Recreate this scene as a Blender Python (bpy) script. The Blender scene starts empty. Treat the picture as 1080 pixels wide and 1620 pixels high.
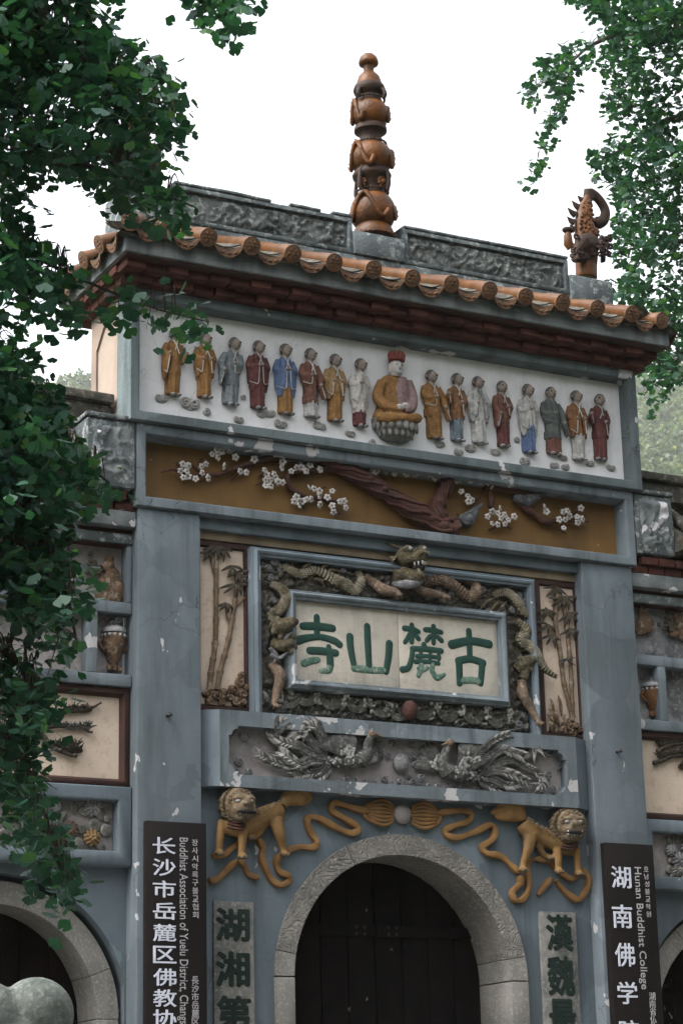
import bpy, bmesh, math, random
import numpy as np
from mathutils import Vector, Matrix, noise
from mathutils.geometry import tessellate_polygon

random.seed(7)
rng = np.random.default_rng(7)
S = bpy.context.scene
COL = S.collection
R = math.radians

# ------------------------------------------------------------------ camera
YAW, PITCH, ROLL = R(27.7444), R(16.6176), R(-1.34085)
CPOS = Vector((-9.4343, -16.82538, 0.52407))
FPX = 3482.87
_f = Vector((math.sin(YAW) * math.cos(PITCH), math.cos(YAW) * math.cos(PITCH), math.sin(PITCH)))
_r0 = Vector((math.cos(YAW), -math.sin(YAW), 0))
_u0 = _r0.cross(_f)
_r = _r0 * math.cos(ROLL) + _u0 * math.sin(ROLL)
_u = -_r0 * math.sin(ROLL) + _u0 * math.cos(ROLL)
cam = bpy.data.cameras.new('camera')
camo = bpy.data.objects.new('camera', cam)
COL.objects.link(camo)
camo.matrix_world = Matrix(((_r.x, _u.x, -_f.x, CPOS.x), (_r.y, _u.y, -_f.y, CPOS.y), (_r.z, _u.z, -_f.z, CPOS.z), (0, 0, 0, 1)))
cam.sensor_fit = 'VERTICAL'
cam.sensor_height = 36
cam.lens = FPX / 1620 * 36
cam.clip_start = 0.1
cam.clip_end = 9000
S.camera = camo

# ------------------------------------------------------------------ sky, sun, exposure
SUN_EL, SUN_AZ = R(52), R(270)          # behind thin bright cloud, to the left
w = bpy.data.worlds.new('World')
S.world = w
w.use_nodes = True
nt = w.node_tree
nt.nodes.clear()
sky = nt.nodes.new('ShaderNodeTexSky')
sky.sky_type = 'NISHITA'
sky.sun_disc = False
sky.sun_elevation = SUN_EL
sky.sun_rotation = SUN_AZ
sky.air_density = 1.0
sky.dust_density = 6.0
sky.ozone_density = 1.0
hs = nt.nodes.new('ShaderNodeHueSaturation')
hs.inputs['Saturation'].default_value = 0.22      # cloud cover: hardly any blue left
hs.inputs['Value'].default_value = 1.0
bg = nt.nodes.new('ShaderNodeBackground')
bg.inputs['Strength'].default_value = 0.15
wo = nt.nodes.new('ShaderNodeOutputWorld')
nt.links.new(sky.outputs[0], hs.inputs['Color'])
nt.links.new(hs.outputs[0], bg.inputs['Color'])
nt.links.new(bg.outputs[0], wo.inputs['Surface'])
sun = bpy.data.lights.new('sun', 'SUN')
sun.energy = 0.5
sun.angle = R(40)
sun.color = (1.0, 0.96, 0.9)
suno = bpy.data.objects.new('sun', sun)
COL.objects.link(suno)
_sd = Vector((math.sin(SUN_AZ) * math.cos(SUN_EL), math.cos(SUN_AZ) * math.cos(SUN_EL), math.sin(SUN_EL)))
suno.rotation_euler = _sd.to_track_quat('Z', 'Y').to_euler()
S.view_settings.view_transform = 'Standard'
S.view_settings.look = 'None'
S.view_settings.exposure = 2.05
S.view_settings.gamma = 1
S.view_settings.use_curve_mapping = False
S.cycles.use_denoising = True
S.cycles.max_bounces = 6
S.cycles.diffuse_bounces = 2
S.cycles.glossy_bounces = 2
S.cycles.transmission_bounces = 4
S.cycles.caustics_reflective = False
S.cycles.caustics_refractive = False

# ------------------------------------------------------------------ helpers
def at(px, py, y):
    """the place on the vertical plane at depth y that a point of the photograph lies on"""
    d = _f + _r * ((px - 540) / FPX) - _u * ((py - 810) / FPX)
    return CPOS + d * ((y - CPOS.y) / d.y)

def proj(p):
    d = Vector(p) - CPOS
    k = d.dot(_f)
    return 540 + FPX * d.dot(_r) / k, 810 - FPX * d.dot(_u) / k

PX = 0.0059     # one pixel of the photograph on the gate, in metres

def link(o, parent=None):
    COL.objects.link(o)
    if parent is not None:
        o.parent = parent
    return o

def thing(name, label, cat, group=None, kind=None, loc=None):
    o = bpy.data.objects.new(name, None)
    o.empty_display_size = 0.2
    if loc is not None:
        o.location = loc
    COL.objects.link(o)
    tag(o, label, cat, group, kind)
    return o

def tag(o, label=None, cat=None, group=None, kind=None):
    if label: o['label'] = label
    if cat: o['category'] = cat
    if group: o['group'] = group
    if kind: o['kind'] = kind
    return o

def catmull(pts, n=6):
    """smooth a polyline of tuples (any dimension)"""
    P = [np.array(p, float) for p in pts]
    if len(P) < 3:
        return [tuple(P[0] + (P[-1] - P[0]) * t) for t in np.linspace(0, 1, n + 1)]
    out = []
    for i in range(len(P) - 1):
        a, b, c, d = P[max(i - 1, 0)], P[i], P[i + 1], P[min(i + 2, len(P) - 1)]
        for k in range(n):
            t = k / n
            out.append(tuple(0.5 * ((2 * b) + (c - a) * t + (2 * a - 5 * b + 4 * c - d) * t * t + (3 * b - a - 3 * c + d) * t ** 3)))
    out.append(tuple(P[-1]))
    return out

FIN = []        # sculpted meshes to evaluate in one go

class MB:
    def __init__(s):
        s.v = []; s.f = []; s.m = []
    def add(s, vs, fs, mat=0):
        o = len(s.v)
        s.v.extend([tuple(v) for v in vs])
        s.f.extend([tuple(i + o for i in f) for f in fs])
        s.m.extend([mat] * len(fs))
        return s
    def box(s, x0, x1, y0, y1, z0, z1, mat=0):
        v = [(x, y, z) for z in (z0, z1) for y in (y0, y1) for x in (x0, x1)]
        return s.add(v, [(0, 2, 3, 1), (4, 5, 7, 6), (0, 1, 5, 4), (2, 6, 7, 3), (0, 4, 6, 2), (1, 3, 7, 5)], mat)
    def prism(s, poly, y0, y1, mat=0):
        """polygon of (x, z), front at y0, back at y1"""
        n = len(poly)
        area = sum(poly[i][0] * poly[(i + 1) % n][1] - poly[(i + 1) % n][0] * poly[i][1] for i in range(n))
        if area < 0: poly = poly[::-1]
        v = [(x, y0, z) for x, z in poly] + [(x, y1, z) for x, z in poly]
        f = []
        for t in tessellate_polygon([[Vector((x, z, 0)) for x, z in poly]]):
            f.append(tuple(t)); f.append(tuple(n + i for i in reversed(t)))
        for i in range(n):
            j = (i + 1) % n
            f.append((i, n + i, n + j, j))
        return s.add(v, f, mat)
    def plate(s, outer, hole, y0, y1, mat=0, depth=None):
        """plate of (x, z) outline with one hole; front y0, back y1"""
        n, m = len(outer), len(hole)
        vs = [(x, y0, z) for x, z in outer] + [(x, y0, z) for x, z in hole]
        f = [tuple(t) for t in tessellate_polygon([[Vector((x, z, 0)) for x, z in outer], [Vector((x, z, 0)) for x, z in hole]])]
        vs += [(x, y1, z) for x, z in outer] + [(x, y1, z) for x, z in hole]
        for i in range(n):
            j = (i + 1) % n
            f.append((i, n + m + i, n + m + j, j))
        for i in range(m):
            j = (i + 1) % m
            f.append((n + j, 2 * n + m + j, 2 * n + m + i, n + i))
        return s.add(vs, f, mat)
    def moulding(s, x0, x1, z0, z1, prof, mat=0):
        """rectangular frame: prof is a list of (inset, y)"""
        vs = []
        for d, y in prof:
            vs += [(x0 + d, y, z0 + d), (x1 - d, y, z0 + d), (x1 - d, y, z1 - d), (x0 + d, y, z1 - d)]
        f = []
        for k in range(len(prof) - 1):
            for i in range(4):
                j = (i + 1) % 4
                f.append((4 * k + i, 4 * k + j, 4 * k + 4 + j, 4 * k + 4 + i))
        return s.add(vs, f, mat)
    def tube(s, pts, rad, n=8, sy=1.0, mat=0, cap=True):
        """swept tube; sy flattens it towards the wall (y)"""
        P = [Vector(p) for p in pts]
        k = len(P)
        if not hasattr(rad, '__len__'): rad = [rad] * k
        if len(rad) != k:
            rad = np.interp(np.linspace(0, 1, k), np.linspace(0, 1, len(rad)), rad)
        vs = []
        yh = Vector((0, 1, 0)); last = Vector((1, 0, 0))
        for i in range(k):
            t = P[min(i + 1, k - 1)] - P[max(i - 1, 0)]
            if t.length < 1e-9: t = Vector((0, 0, 1))
            t.normalize()
            a = t.cross(yh)
            if a.length < 0.15: a = last - t * last.dot(t)
            a.normalize(); last = a
            b = a.cross(t)
            for q in range(n):
                th = 2 * math.pi * q / n
                vs.append(P[i] + a * (math.cos(th) * rad[i]) + b * (math.sin(th) * rad[i] * sy))
        f = []
        for i in range(k - 1):
            for q in range(n):
                r = (q + 1) % n
                f.append((i * n + q, i * n + r, (i + 1) * n + r, (i + 1) * n + q))
        if cap:
            f.append(tuple(range(n - 1, -1, -1)))
            f.append(tuple((k - 1) * n + q for q in range(n)))
        return s.add(vs, f, mat)
    def ell(s, c, r, n=14, m=8, mat=0, ang=0.0):
        """ellipsoid, turned by ang in the wall plane"""
        c = Vector(c)
        if not hasattr(r, '__len__'): r = (r, r, r)
        ca, sa = math.cos(ang), math.sin(ang)
        vs = []
        for i in range(m + 1):
            ph = math.pi * i / m
            for q in range(n):
                th = 2 * math.pi * q / n
                x, y, z = r[0] * math.sin(ph) * math.cos(th), r[1] * math.sin(ph) * math.sin(th), r[2] * math.cos(ph)
                vs.append((c.x + x * ca - z * sa, c.y + y, c.z + x * sa + z * ca))
        f = []
        for i in range(m):
            for q in range(n):
                r2 = (q + 1) % n
                f.append((i * n + q, (i + 1) * n + q, (i + 1) * n + r2, i * n + r2))
        return s.add(vs, f, mat)
    def lathe(s, prof, c, n=28, mat=0):
        c = Vector(c)
        vs = []
        for r, z in prof:
            for q in range(n):
                th = 2 * math.pi * q / n
                vs.append((c.x + r * math.cos(th), c.y + r * math.sin(th), c.z + z))
        f = []
        for i in range(len(prof) - 1):
            for q in range(n):
                r2 = (q + 1) % n
                f.append((i * n + q, i * n + r2, (i + 1) * n + r2, (i + 1) * n + q))
        f.append(tuple(range(n - 1, -1, -1)))
        f.append(tuple((len(prof) - 1) * n + q for q in range(n)))
        return s.add(vs, f, mat)
    def loft(s, rows, n=18, mat=0, rip=0.0, k=9, ph=0.0):
        """rows of (x, y, z, half width, half depth): stacked ellipses with folds"""
        vs = []
        for i, (x, y, z, a, b) in enumerate(rows):
            for q in range(n):
                th = 2 * math.pi * q / n
                e = 1 + rip * math.sin(k * th + ph + 0.25 * i)
                vs.append((x + a * e * math.cos(th), y + b * e * math.sin(th), z))
        f = []
        for i in range(len(rows) - 1):
            for q in range(n):
                r2 = (q + 1) % n
                f.append((i * n + q, i * n + r2, (i + 1) * n + r2, (i + 1) * n + q))
        f.append(tuple(range(n - 1, -1, -1)))
        f.append(tuple((len(rows) - 1) * n + q for q in range(n)))
        return s.add(vs, f, mat)
    def build(s, name, mats, parent=None, smooth=True, voxel=None, sm=4, ang=50, recalc=False):
        me = bpy.data.meshes.new(name)
        me.from_pydata(s.v, [], s.f)
        if not isinstance(mats, (list, tuple)): mats = [mats]
        for m in mats: me.materials.append(m)
        if len(mats) > 1:
            me.polygons.foreach_set('material_index', s.m)
        if recalc:
            bm = bmesh.new(); bm.from_mesh(me)
            bmesh.ops.recalc_face_normals(bm, faces=bm.faces)
            bm.to_mesh(me); bm.free()
        if smooth:
            me.polygons.foreach_set('use_smooth', [True] * len(me.polygons))
            if not voxel: me.set_sharp_from_angle(angle=R(ang))
        o = bpy.data.objects.new(name, me)
        link(o, parent)
        if voxel:
            md = o.modifiers.new('r', 'REMESH'); md.mode = 'VOXEL'; md.voxel_size = voxel; md.use_smooth_shade = True
            if sm:
                md = o.modifiers.new('s', 'SMOOTH'); md.iterations = sm; md.factor = 0.5
            FIN.append(o)
        return o

def finish_sculpts():
    dg = bpy.context.evaluated_depsgraph_get()
    new = []
    for o in FIN:
        new.append((o, bpy.data.meshes.new_from_object(o.evaluated_get(dg))))
    for o, me in new:
        mats = list(o.data.materials)
        o.modifiers.clear()
        o.data = me
        if not me.materials:
            for m in mats: me.materials.append(m)
        me.polygons.foreach_set('use_smooth', [True] * len(me.polygons))
    FIN.clear()

def slab(name, x0, x1, y0, y1, z0, z1, m, parent=None, bev=0.008, cut=0.28, jit=0.004):
    """masonry block: slightly uneven faces, worn edges"""
    if x1 < x0: x0, x1 = x1, x0
    def ticks(a, b):
        k = max(1, min(30, int(round((b - a) / cut))))
        return [a + (b - a) * i / k for i in range(k + 1)]
    xs, ys, zs = ticks(x0, x1), [y0, y1], ticks(z0, z1)
    bm = bmesh.new()
    V = {}
    def v(i, j, k):
        if (i, j, k) not in V:
            p = Vector((xs[i], ys[j], zs[k]))
            n = noise.noise_vector(p * 2.3) * jit
            V[(i, j, k)] = bm.verts.new(p + n)
        return V[(i, j, k)]
    nx, nz = len(xs) - 1, len(zs) - 1
    for i in range(nx):
        for k in range(nz):
            bm.faces.new((v(i, 0, k), v(i + 1, 0, k), v(i + 1, 0, k + 1), v(i, 0, k + 1)))
            bm.faces.new((v(i, 1, k), v(i, 1, k + 1), v(i + 1, 1, k + 1), v(i + 1, 1, k)))
    for i in range(nx):
        bm.faces.new((v(i, 0, nz), v(i + 1, 0, nz), v(i + 1, 1, nz), v(i, 1, nz)))
        bm.faces.new((v(i, 0, 0), v(i, 1, 0), v(i + 1, 1, 0), v(i + 1, 0, 0)))
    for k in range(nz):
        bm.faces.new((v(0, 0, k), v(0, 0, k + 1), v(0, 1, k + 1), v(0, 1, k)))
        bm.faces.new((v(nx, 0, k), v(nx, 1, k), v(nx, 1, k + 1), v(nx, 0, k + 1)))
    if bev:
        bm.normal_update()
        es = [e for e in bm.edges if len(e.link_faces) == 2 and e.calc_face_angle(0) > 1.0]
        bmesh.ops.bevel(bm, geom=es, offset=bev, segments=2, profile=0.5, affect='EDGES')
    me = bpy.data.meshes.new(name)
    bm.to_mesh(me); bm.free()
    me.materials.append(m)
    me.polygons.foreach_set('use_smooth', [True] * len(me.polygons))
    me.set_sharp_from_angle(angle=R(35))
    return link(bpy.data.objects.new(name, me), parent)

def share(o, name, parent, loc=(0, 0, 0), rot=(0, 0, 0), sc=(1, 1, 1), mat=None):
    c = bpy.data.objects.new(name, o.data if hasattr(o, 'data') else o)
    c.location = loc; c.rotation_euler = rot; c.scale = sc
    return link(c, parent)

def arc(cx, cz, r, a0, a1, n):
    return [(cx + r * math.cos(R(a0 + (a1 - a0) * i / n)), cz + r * math.sin(R(a0 + (a1 - a0) * i / n))) for i in range(n + 1)]

def fbm(p, o=4):
    return noise.fractal(p, 1.0, 2.0, o)

def carving(name, x0, x1, z0, z1, y, amp, m, parent, sc=5.0, res=0.02, seed=0.0, flip=False):
    """field of worn scroll carving: a real height relief"""
    nx, nz = max(2, int(abs(x1 - x0) / res)), max(2, int((z1 - z0) / res))
    vs = []
    for k in range(nz + 1):
        for i in range(nx + 1):
            x, z = x0 + (x1 - x0) * i / nx, z0 + (z1 - z0) * k / nz
            p = Vector((x * sc + seed, seed * 1.7, z * sc))
            q = noise.noise_vector(p * 0.6) * 1.3
            a = fbm(p + q, 3)
            h = (1 - min(1, abs(a) * 3.2)) ** 1.5 * 0.75 + 0.35 * (noise.noise(p * 3.1 + q * 2) * 0.5 + 0.5)
            e = min(i, nx - i, k, nz - k) / 2.5
            h *= min(1, e)
            vs.append((x, y - amp * h, z))
    w_ = nx + 1
    f = []
    for k in range(nz):
        for i in range(nx):
            q = (k * w_ + i, k * w_ + i + 1, (k + 1) * w_ + i + 1, (k + 1) * w_ + i)
            f.append(q if x1 > x0 else q[::-1])
    return MB().add(vs, f).build(name, m, parent, smooth=True, ang=180)

def curl(mb, c, r, turns=1.6, th=0.3, d=1, y=-1, a0=0.0, m=0):
    pts = []
    for i in range(int(14 * turns) + 1):
        a = a0 + d * 2 * math.pi * turns * i / (14 * turns)
        rr = r * (1 - 0.78 * i / (14 * turns))
        pts.append((c[0] + rr * math.cos(a), c[1] - 0.3 * r * (i / (14 * turns)), c[2] + rr * math.sin(a)))
    mb.tube(pts, [r * th, r * th * 0.8], 6, 0.8, m)
    return mb

# ------------------------------------------------------------------ materials
def mat(name, c1, c2=None, sc=2.5, rough=0.85, spec=0.25, bump=0.25, bsc=30, stain=None, chips=None, cracks=0.0,
        speck=None, coat=0.0, relief=None, det=5, wear=None, patch=0.0):
    m = bpy.data.materials.new(name)
    m.use_nodes = True
    t = m.node_tree
    N, L = t.nodes, t.links
    b = N['Principled BSDF']
    b.inputs['Roughness'].default_value = rough
    b.inputs['Specular IOR Level'].default_value = spec
    if coat:
        b.inputs['Coat Weight'].default_value = coat
        b.inputs['Coat Roughness'].default_value = 0.25
    geo = N.new('ShaderNodeNewGeometry')
    pos = geo.outputs['Position']
    def nz(scale, detail=det, stretch=None, rg=0.55, off=0.0):
        src = pos
        if stretch or off:
            mp = N.new('ShaderNodeMapping')
            mp.inputs['Scale'].default_value = stretch or (1, 1, 1)
            mp.inputs['Location'].default_value = (off, off * 0.7, off * 1.3)
            L.new(pos, mp.inputs['Vector']); src = mp.outputs[0]
        n = N.new('ShaderNodeTexNoise')
        n.inputs['Scale'].default_value = scale
        n.inputs['Detail'].default_value = detail
        n.inputs['Roughness'].default_value = rg
        L.new(src, n.inputs['Vector'])
        return n.outputs['Fac']
    def ramp(fac, a, bb):
        r = N.new('ShaderNodeMapRange')
        r.inputs['From Min'].default_value = a
        r.inputs['From Max'].default_value = bb
        L.new(fac, r.inputs['Value'])
        return r.outputs[0]
    def mix(fac, A, B):
        x = N.new('ShaderNodeMix'); x.data_type = 'RGBA'
        if isinstance(fac, float): x.inputs[0].default_value = fac
        else: L.new(fac, x.inputs[0])
        for k, c in ((6, A), (7, B)):
            if isinstance(c, tuple): x.inputs[k].default_value = (*c, 1)
            else: L.new(c, x.inputs[k])
        return x.outputs[2]
    def mul(a, bb):
        x = N.new('ShaderNodeMath'); x.operation = 'MULTIPLY'
        for k, c in ((0, a), (1, bb)):
            if isinstance(c, (int, float)): x.inputs[k].default_value = c
            else: L.new(c, x.inputs[k])
        return x.outputs[0]
    c2 = c2 or tuple(x * 0.7 for x in c1)
    col = mix(ramp(nz(sc), 0.33, 0.67), c1, c2)
    if patch:            # repainted patches with soft brushed borders
        pv_ = N.new('ShaderNodeTexVoronoi'); pv_.inputs['Scale'].default_value = 1.5; pv_.inputs['Randomness'].default_value = 1.0
        wv_ = N.new('ShaderNodeVectorMath'); wv_.operation = 'MULTIPLY_ADD'
        nn_ = N.new('ShaderNodeTexNoise'); nn_.inputs['Scale'].default_value = 4.0; nn_.inputs['Detail'].default_value = 4
        L.new(pos, nn_.inputs['Vector']); L.new(nn_.outputs['Color'], wv_.inputs[0]); wv_.inputs[1].default_value = (0.35, 0.1, 0.25); L.new(pos, wv_.inputs[2])
        L.new(wv_.outputs[0], pv_.inputs['Vector'])
        sp__ = N.new('ShaderNodeSeparateColor'); L.new(pv_.outputs['Color'], sp__.inputs[0])
        col = mix(mul(ramp(sp__.outputs[0], 0.35, 0.9), patch), col, tuple(min(1, x * 1.45 + 0.01) for x in c1))
        col = mix(mul(ramp(sp__.outputs[1], 0.55, 0.95), patch), col, tuple(x * 0.55 for x in c1))
    if stain:            # (colour, amount, scale): runs of dirt washed down the face
        sc_, am, ss = stain
        f = ramp(nz(ss, 6, (1, 1, 0.16), 0.6, 3.1), 0.5, 0.72)
        col = mix(mul(f, am), col, sc_)
        if ss < 4:       # narrow rain streaks
            f = mul(ramp(nz(11.0, 4, (1, 1, 0.05), 0.6, 7.7), 0.53, 0.68), ramp(nz(1.1, 2, None, 0.5, 2.2), 0.42, 0.62))
            col = mix(mul(f, am * 0.6), col, sc_)
    if speck:
        sc_, am, ss = speck
        f = ramp(nz(ss, 3, None, 0.7, 9.7), 0.52, 0.66)
        col = mix(mul(f, am), col, sc_)
    if wear:             # paint rubbed off the raised edges: (colour, amount)
        f = ramp(geo.outputs['Pointiness'], 0.515, 0.60)
        f2 = mul(f, ramp(nz(7, 4, None, 0.6, 17.0), 0.35, 0.6))
        col = mix(mul(f2, wear[1]), col, wear[0])
    height = nz(bsc, 6, None, 0.62)
    if cracks:
        v = N.new('ShaderNodeTexVoronoi'); v.feature = 'DISTANCE_TO_EDGE'
        v.inputs['Scale'].default_value = 1.3
        wv = N.new('ShaderNodeVectorMath'); wv.operation = 'MULTIPLY_ADD'
        nn = N.new('ShaderNodeTexNoise'); nn.inputs['Scale'].default_value = 3.0; nn.inputs['Detail'].default_value = 5
        L.new(pos, nn.inputs['Vector'])
        L.new(nn.outputs['Color'], wv.inputs[0]); wv.inputs[1].default_value = (0.5, 0.5, 0.5); L.new(pos, wv.inputs[2])
        L.new(wv.outputs[0], v.inputs['Vector'])
        f = N.new('ShaderNodeMapRange')
        f.inputs['From Min'].default_value = 0.0; f.inputs['From Max'].default_value = 0.006
        f.inputs['To Min'].default_value = 1; f.inputs['To Max'].default_value = 0
        L.new(v.outputs['Distance'], f.inputs['Value'])
        g = mul(f.outputs[0], ramp(nz(0.9, 2, None, 0.5, 5.5), 0.5, 0.6))
        col = mix(mul(g, cracks), col, (0.03, 0.03, 0.03))
    if chips:            # (colour, threshold, scale): paint gone, primer showing, with a real step
        cc, th, cs = chips
        fa = nz(cs, 4, (1, 1, 0.75), 0.5, 13.0)
        fb = nz(cs * 0.23, 2, None, 0.5, 21.0)
        ad = N.new('ShaderNodeMath'); ad.operation = 'MULTIPLY_ADD'
        L.new(fb, ad.inputs[0]); ad.inputs[1].default_value = 0.6; L.new(fa, ad.inputs[2])
        f = ramp(ad.outputs[0], th, th + 0.012)
        col = mix(f, col, cc)
        hh = N.new('ShaderNodeMath'); hh.operation = 'SUBTRACT'
        L.new(height, hh.inputs[0]); L.new(mul(f, 1.2), hh.inputs[1])
        height = hh.outputs[0]
    if relief:           # carved lines: (scale, strength)
        rs, ra = relief
        wv = N.new('ShaderNodeTexNoise')
        wv.inputs['Scale'].default_value = rs; wv.inputs['Distortion'].default_value = 1.6
        wv.inputs['Detail'].default_value = 1.0
        L.new(pos, wv.inputs['Vector'])
        pp = N.new('ShaderNodeMath'); pp.operation = 'PINGPONG'; pp.inputs[1].default_value = 0.06
        L.new(wv.outputs['Fac'], pp.inputs[0])
        p2 = N.new('ShaderNodeMapRange'); p2.inputs['From Min'].default_value = 0.005; p2.inputs['From Max'].default_value = 0.035
        L.new(pp.outputs[0], p2.inputs['Value'])
        hh = N.new('ShaderNodeMath'); hh.operation = 'MULTIPLY_ADD'
        L.new(p2.outputs[0], hh.inputs[0]); hh.inputs[1].default_value = ra; L.new(height, hh.inputs[2])
        height = hh.outputs[0]
    bp = N.new('ShaderNodeBump')
    bp.inputs['Strength'].default_value = bump
    bp.inputs['Distance'].default_value = 0.02
    L.new(height, bp.inputs['Height'])
    L.new(bp.outputs[0], b.inputs['Normal'])
    rr = N.new('ShaderNodeMapRange')
    rr.inputs['To Min'].default_value = max(0.05, rough - 0.12); rr.inputs['To Max'].default_value = min(1, rough + 0.12)
    L.new(nz(9, 3), rr.inputs['Value']); L.new(rr.outputs[0], b.inputs['Roughness'])
    L.new(col, b.inputs['Base Color'])
    return m

CHIP = (0.40, 0.395, 0.40)
M = {}
M['blue'] = mat('blue_grey_plaster', (0.140, 0.168, 0.188), (0.100, 0.124, 0.140), 1.6, 0.8, 0.3, 0.22, 22, ((0.058, 0.073, 0.08), 0.9, 2.2), (CHIP, 0.985, 5.5), 0.8, patch=0.45)
M['blue_clean'] = mat('blue_grey_paint', (0.128, 0.160, 0.184), (0.088, 0.114, 0.134), 2.2, 0.75, 0.3, 0.16, 26, ((0.055, 0.070, 0.08), 0.8, 2.6), (CHIP, 1.045, 6), 0.4, patch=0.4)
M['ledge'] = mat('flaking_ledge_plaster', (0.150, 0.178, 0.196), (0.095, 0.116, 0.130), 2.4, 0.85, 0.25, 0.35, 24, ((0.043, 0.053, 0.056), 0.85, 3.5), (CHIP, 0.965, 5.0), 0.9, patch=0.35)
M['worn'] = mat('weathered_grey_render', (0.115, 0.135, 0.14), (0.06, 0.072, 0.075), 3.0, 0.92, 0.2, 0.6, 30, ((0.022, 0.027, 0.026), 0.85, 3.2), None, 0.7, ((0.32, 0.34, 0.33), 0.7, 13))
M['teal'] = mat('greenish_grey_frame_paint', (0.098, 0.122, 0.127), (0.062, 0.079, 0.083), 2.4, 0.85, 0.25, 0.35, 24, ((0.03, 0.038, 0.04), 0.85, 3.5), (CHIP, 0.975, 5.0), 0.9, patch=0.3)
M['fascia'] = mat('streaked_grey_fascia', (0.21, 0.23, 0.235), (0.13, 0.148, 0.152), 3.0, 0.8, 0.3, 0.35, 28, ((0.025, 0.03, 0.031), 0.85, 4.0), None, 0.5)
M['hair'] = mat('dark_grey_shaven_head', (0.105, 0.10, 0.095), (0.06, 0.057, 0.055), 18, 0.85, 0.2, 0.2, 60)
M['scroll'] = mat('pale_grey_cloud_scroll', (0.33, 0.32, 0.305), (0.19, 0.185, 0.175), 12, 0.85, 0.25, 0.4, 50, None, None, 0, ((0.42, 0.41, 0.39), 0.5, 26))
M['carved'] = mat('weathered_carved_stone', (0.135, 0.15, 0.145), (0.055, 0.062, 0.06), 6.0, 0.92, 0.2, 0.7, 45, ((0.025, 0.028, 0.027), 0.6, 6), None, 0, ((0.36, 0.37, 0.35), 0.65, 18))
M['flaked'] = mat('flaked_carved_plaster', (0.20, 0.215, 0.215), (0.09, 0.105, 0.11), 5.0, 0.92, 0.2, 0.7, 40, ((0.03, 0.035, 0.036), 0.6, 5), ((0.50, 0.49, 0.50), 0.89, 5.5))
M['white'] = mat('white_frieze_plaster', (0.66, 0.65, 0.66), (0.57, 0.57, 0.58), 1.8, 0.85, 0.2, 0.15, 25, ((0.40, 0.40, 0.38), 0.5, 3.2), None, 0.25, ((0.45, 0.44, 0.42), 0.25, 9))
M['ochre'] = mat('ochre_panel_paint', (0.165, 0.088, 0.025), (0.105, 0.056, 0.017), 2.2, 0.75, 0.3, 0.2, 22, ((0.06, 0.035, 0.015), 0.7, 2.6), ((0.42, 0.30, 0.16), 1.05, 7), 0.3)
M['cream'] = mat('cream_panel_plaster', (0.60, 0.49, 0.40), (0.50, 0.40, 0.32), 2.2, 0.85, 0.2, 0.15, 25, ((0.25, 0.19, 0.14), 0.6, 4), None, 0.3, ((0.30, 0.21, 0.13), 0.35, 11))
M['side_cream'] = mat('darkened_side_plaster', (0.31, 0.255, 0.21), (0.24, 0.195, 0.16), 2.2, 0.85, 0.2, 0.15, 25, ((0.18, 0.145, 0.11), 0.6, 4))  # cream darkened in colour to offset the strong light on the side face
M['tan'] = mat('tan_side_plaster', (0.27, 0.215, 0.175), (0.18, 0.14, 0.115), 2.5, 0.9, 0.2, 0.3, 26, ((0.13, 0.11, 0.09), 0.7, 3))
M['board'] = mat('tan_moulding_paint', (0.22, 0.17, 0.11), (0.12, 0.09, 0.06), 3.5, 0.7, 0.3, 0.25, 26, ((0.05, 0.04, 0.03), 0.6, 4))
M['brown'] = mat('dark_brown_border', (0.050, 0.022, 0.016), (0.028, 0.014, 0.012), 5, 0.7, 0.3, 0.3, 40)
M['brick'] = mat('dark_red_brick', (0.098, 0.038, 0.029), (0.046, 0.021, 0.017), 6, 0.9, 0.15, 0.5, 50, ((0.012, 0.009, 0.008), 0.6, 5))
M['tile'] = mat('glazed_terracotta_tile', (0.112, 0.045, 0.0115), (0.058, 0.024, 0.008), 7, 0.40, 0.3, 0.15, 35, ((0.045, 0.024, 0.016), 0.6, 6), None, 0, ((0.06, 0.036, 0.025), 0.6, 14))
M['tile_end'] = mat('embossed_tile_end', (0.130, 0.058, 0.020), (0.060, 0.027, 0.012), 16, 0.55, 0.35, 0.9, 85, None, None, 0, ((0.20, 0.112, 0.045), 0.5, 55))
M['old_tile'] = mat('mossy_old_tile', (0.085, 0.075, 0.06), (0.035, 0.036, 0.03), 6, 0.9, 0.2, 0.6, 40, ((0.02, 0.02, 0.018), 0.6, 4), None, 0, ((0.24, 0.22, 0.19), 0.5, 12))
M['bronze'] = mat('brown_glazed_ceramic', (0.125, 0.042, 0.0065), (0.045, 0.018, 0.0045), 6, 0.4, 0.16, 0.5, 30, ((0.03, 0.015, 0.009), 0.7, 5), None, 0, ((0.045, 0.028, 0.014), 0.5, 11), coat=0.04)
M['bronze_dark'] = mat('dark_glazed_ceramic', (0.034, 0.018, 0.011), (0.016, 0.010, 0.008), 8, 0.6, 0.15, 0.4, 40)
M['stone'] = mat('grey_granite', (0.235, 0.225, 0.205), (0.165, 0.16, 0.148), 3.0, 0.9, 0.2, 0.55, 60, ((0.09, 0.088, 0.08), 0.6, 3), None, 0, ((0.36, 0.35, 0.32), 0.6, 40))
M['stone_carved'] = mat('carved_granite', (0.225, 0.213, 0.192), (0.15, 0.144, 0.132), 3.0, 0.9, 0.2, 0.7, 55, ((0.09, 0.086, 0.078), 0.6, 3), None, 0, ((0.35, 0.335, 0.30), 0.6, 36), relief=(5.0, 0.8))
M['pale_stone'] = mat('pale_mossy_stone', (0.155, 0.168, 0.155), (0.082, 0.096, 0.086), 6, 0.9, 0.2, 1.0, 16, ((0.045, 0.058, 0.05), 0.8, 6), None, 0, ((0.26, 0.27, 0.25), 0.5, 24))
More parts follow.
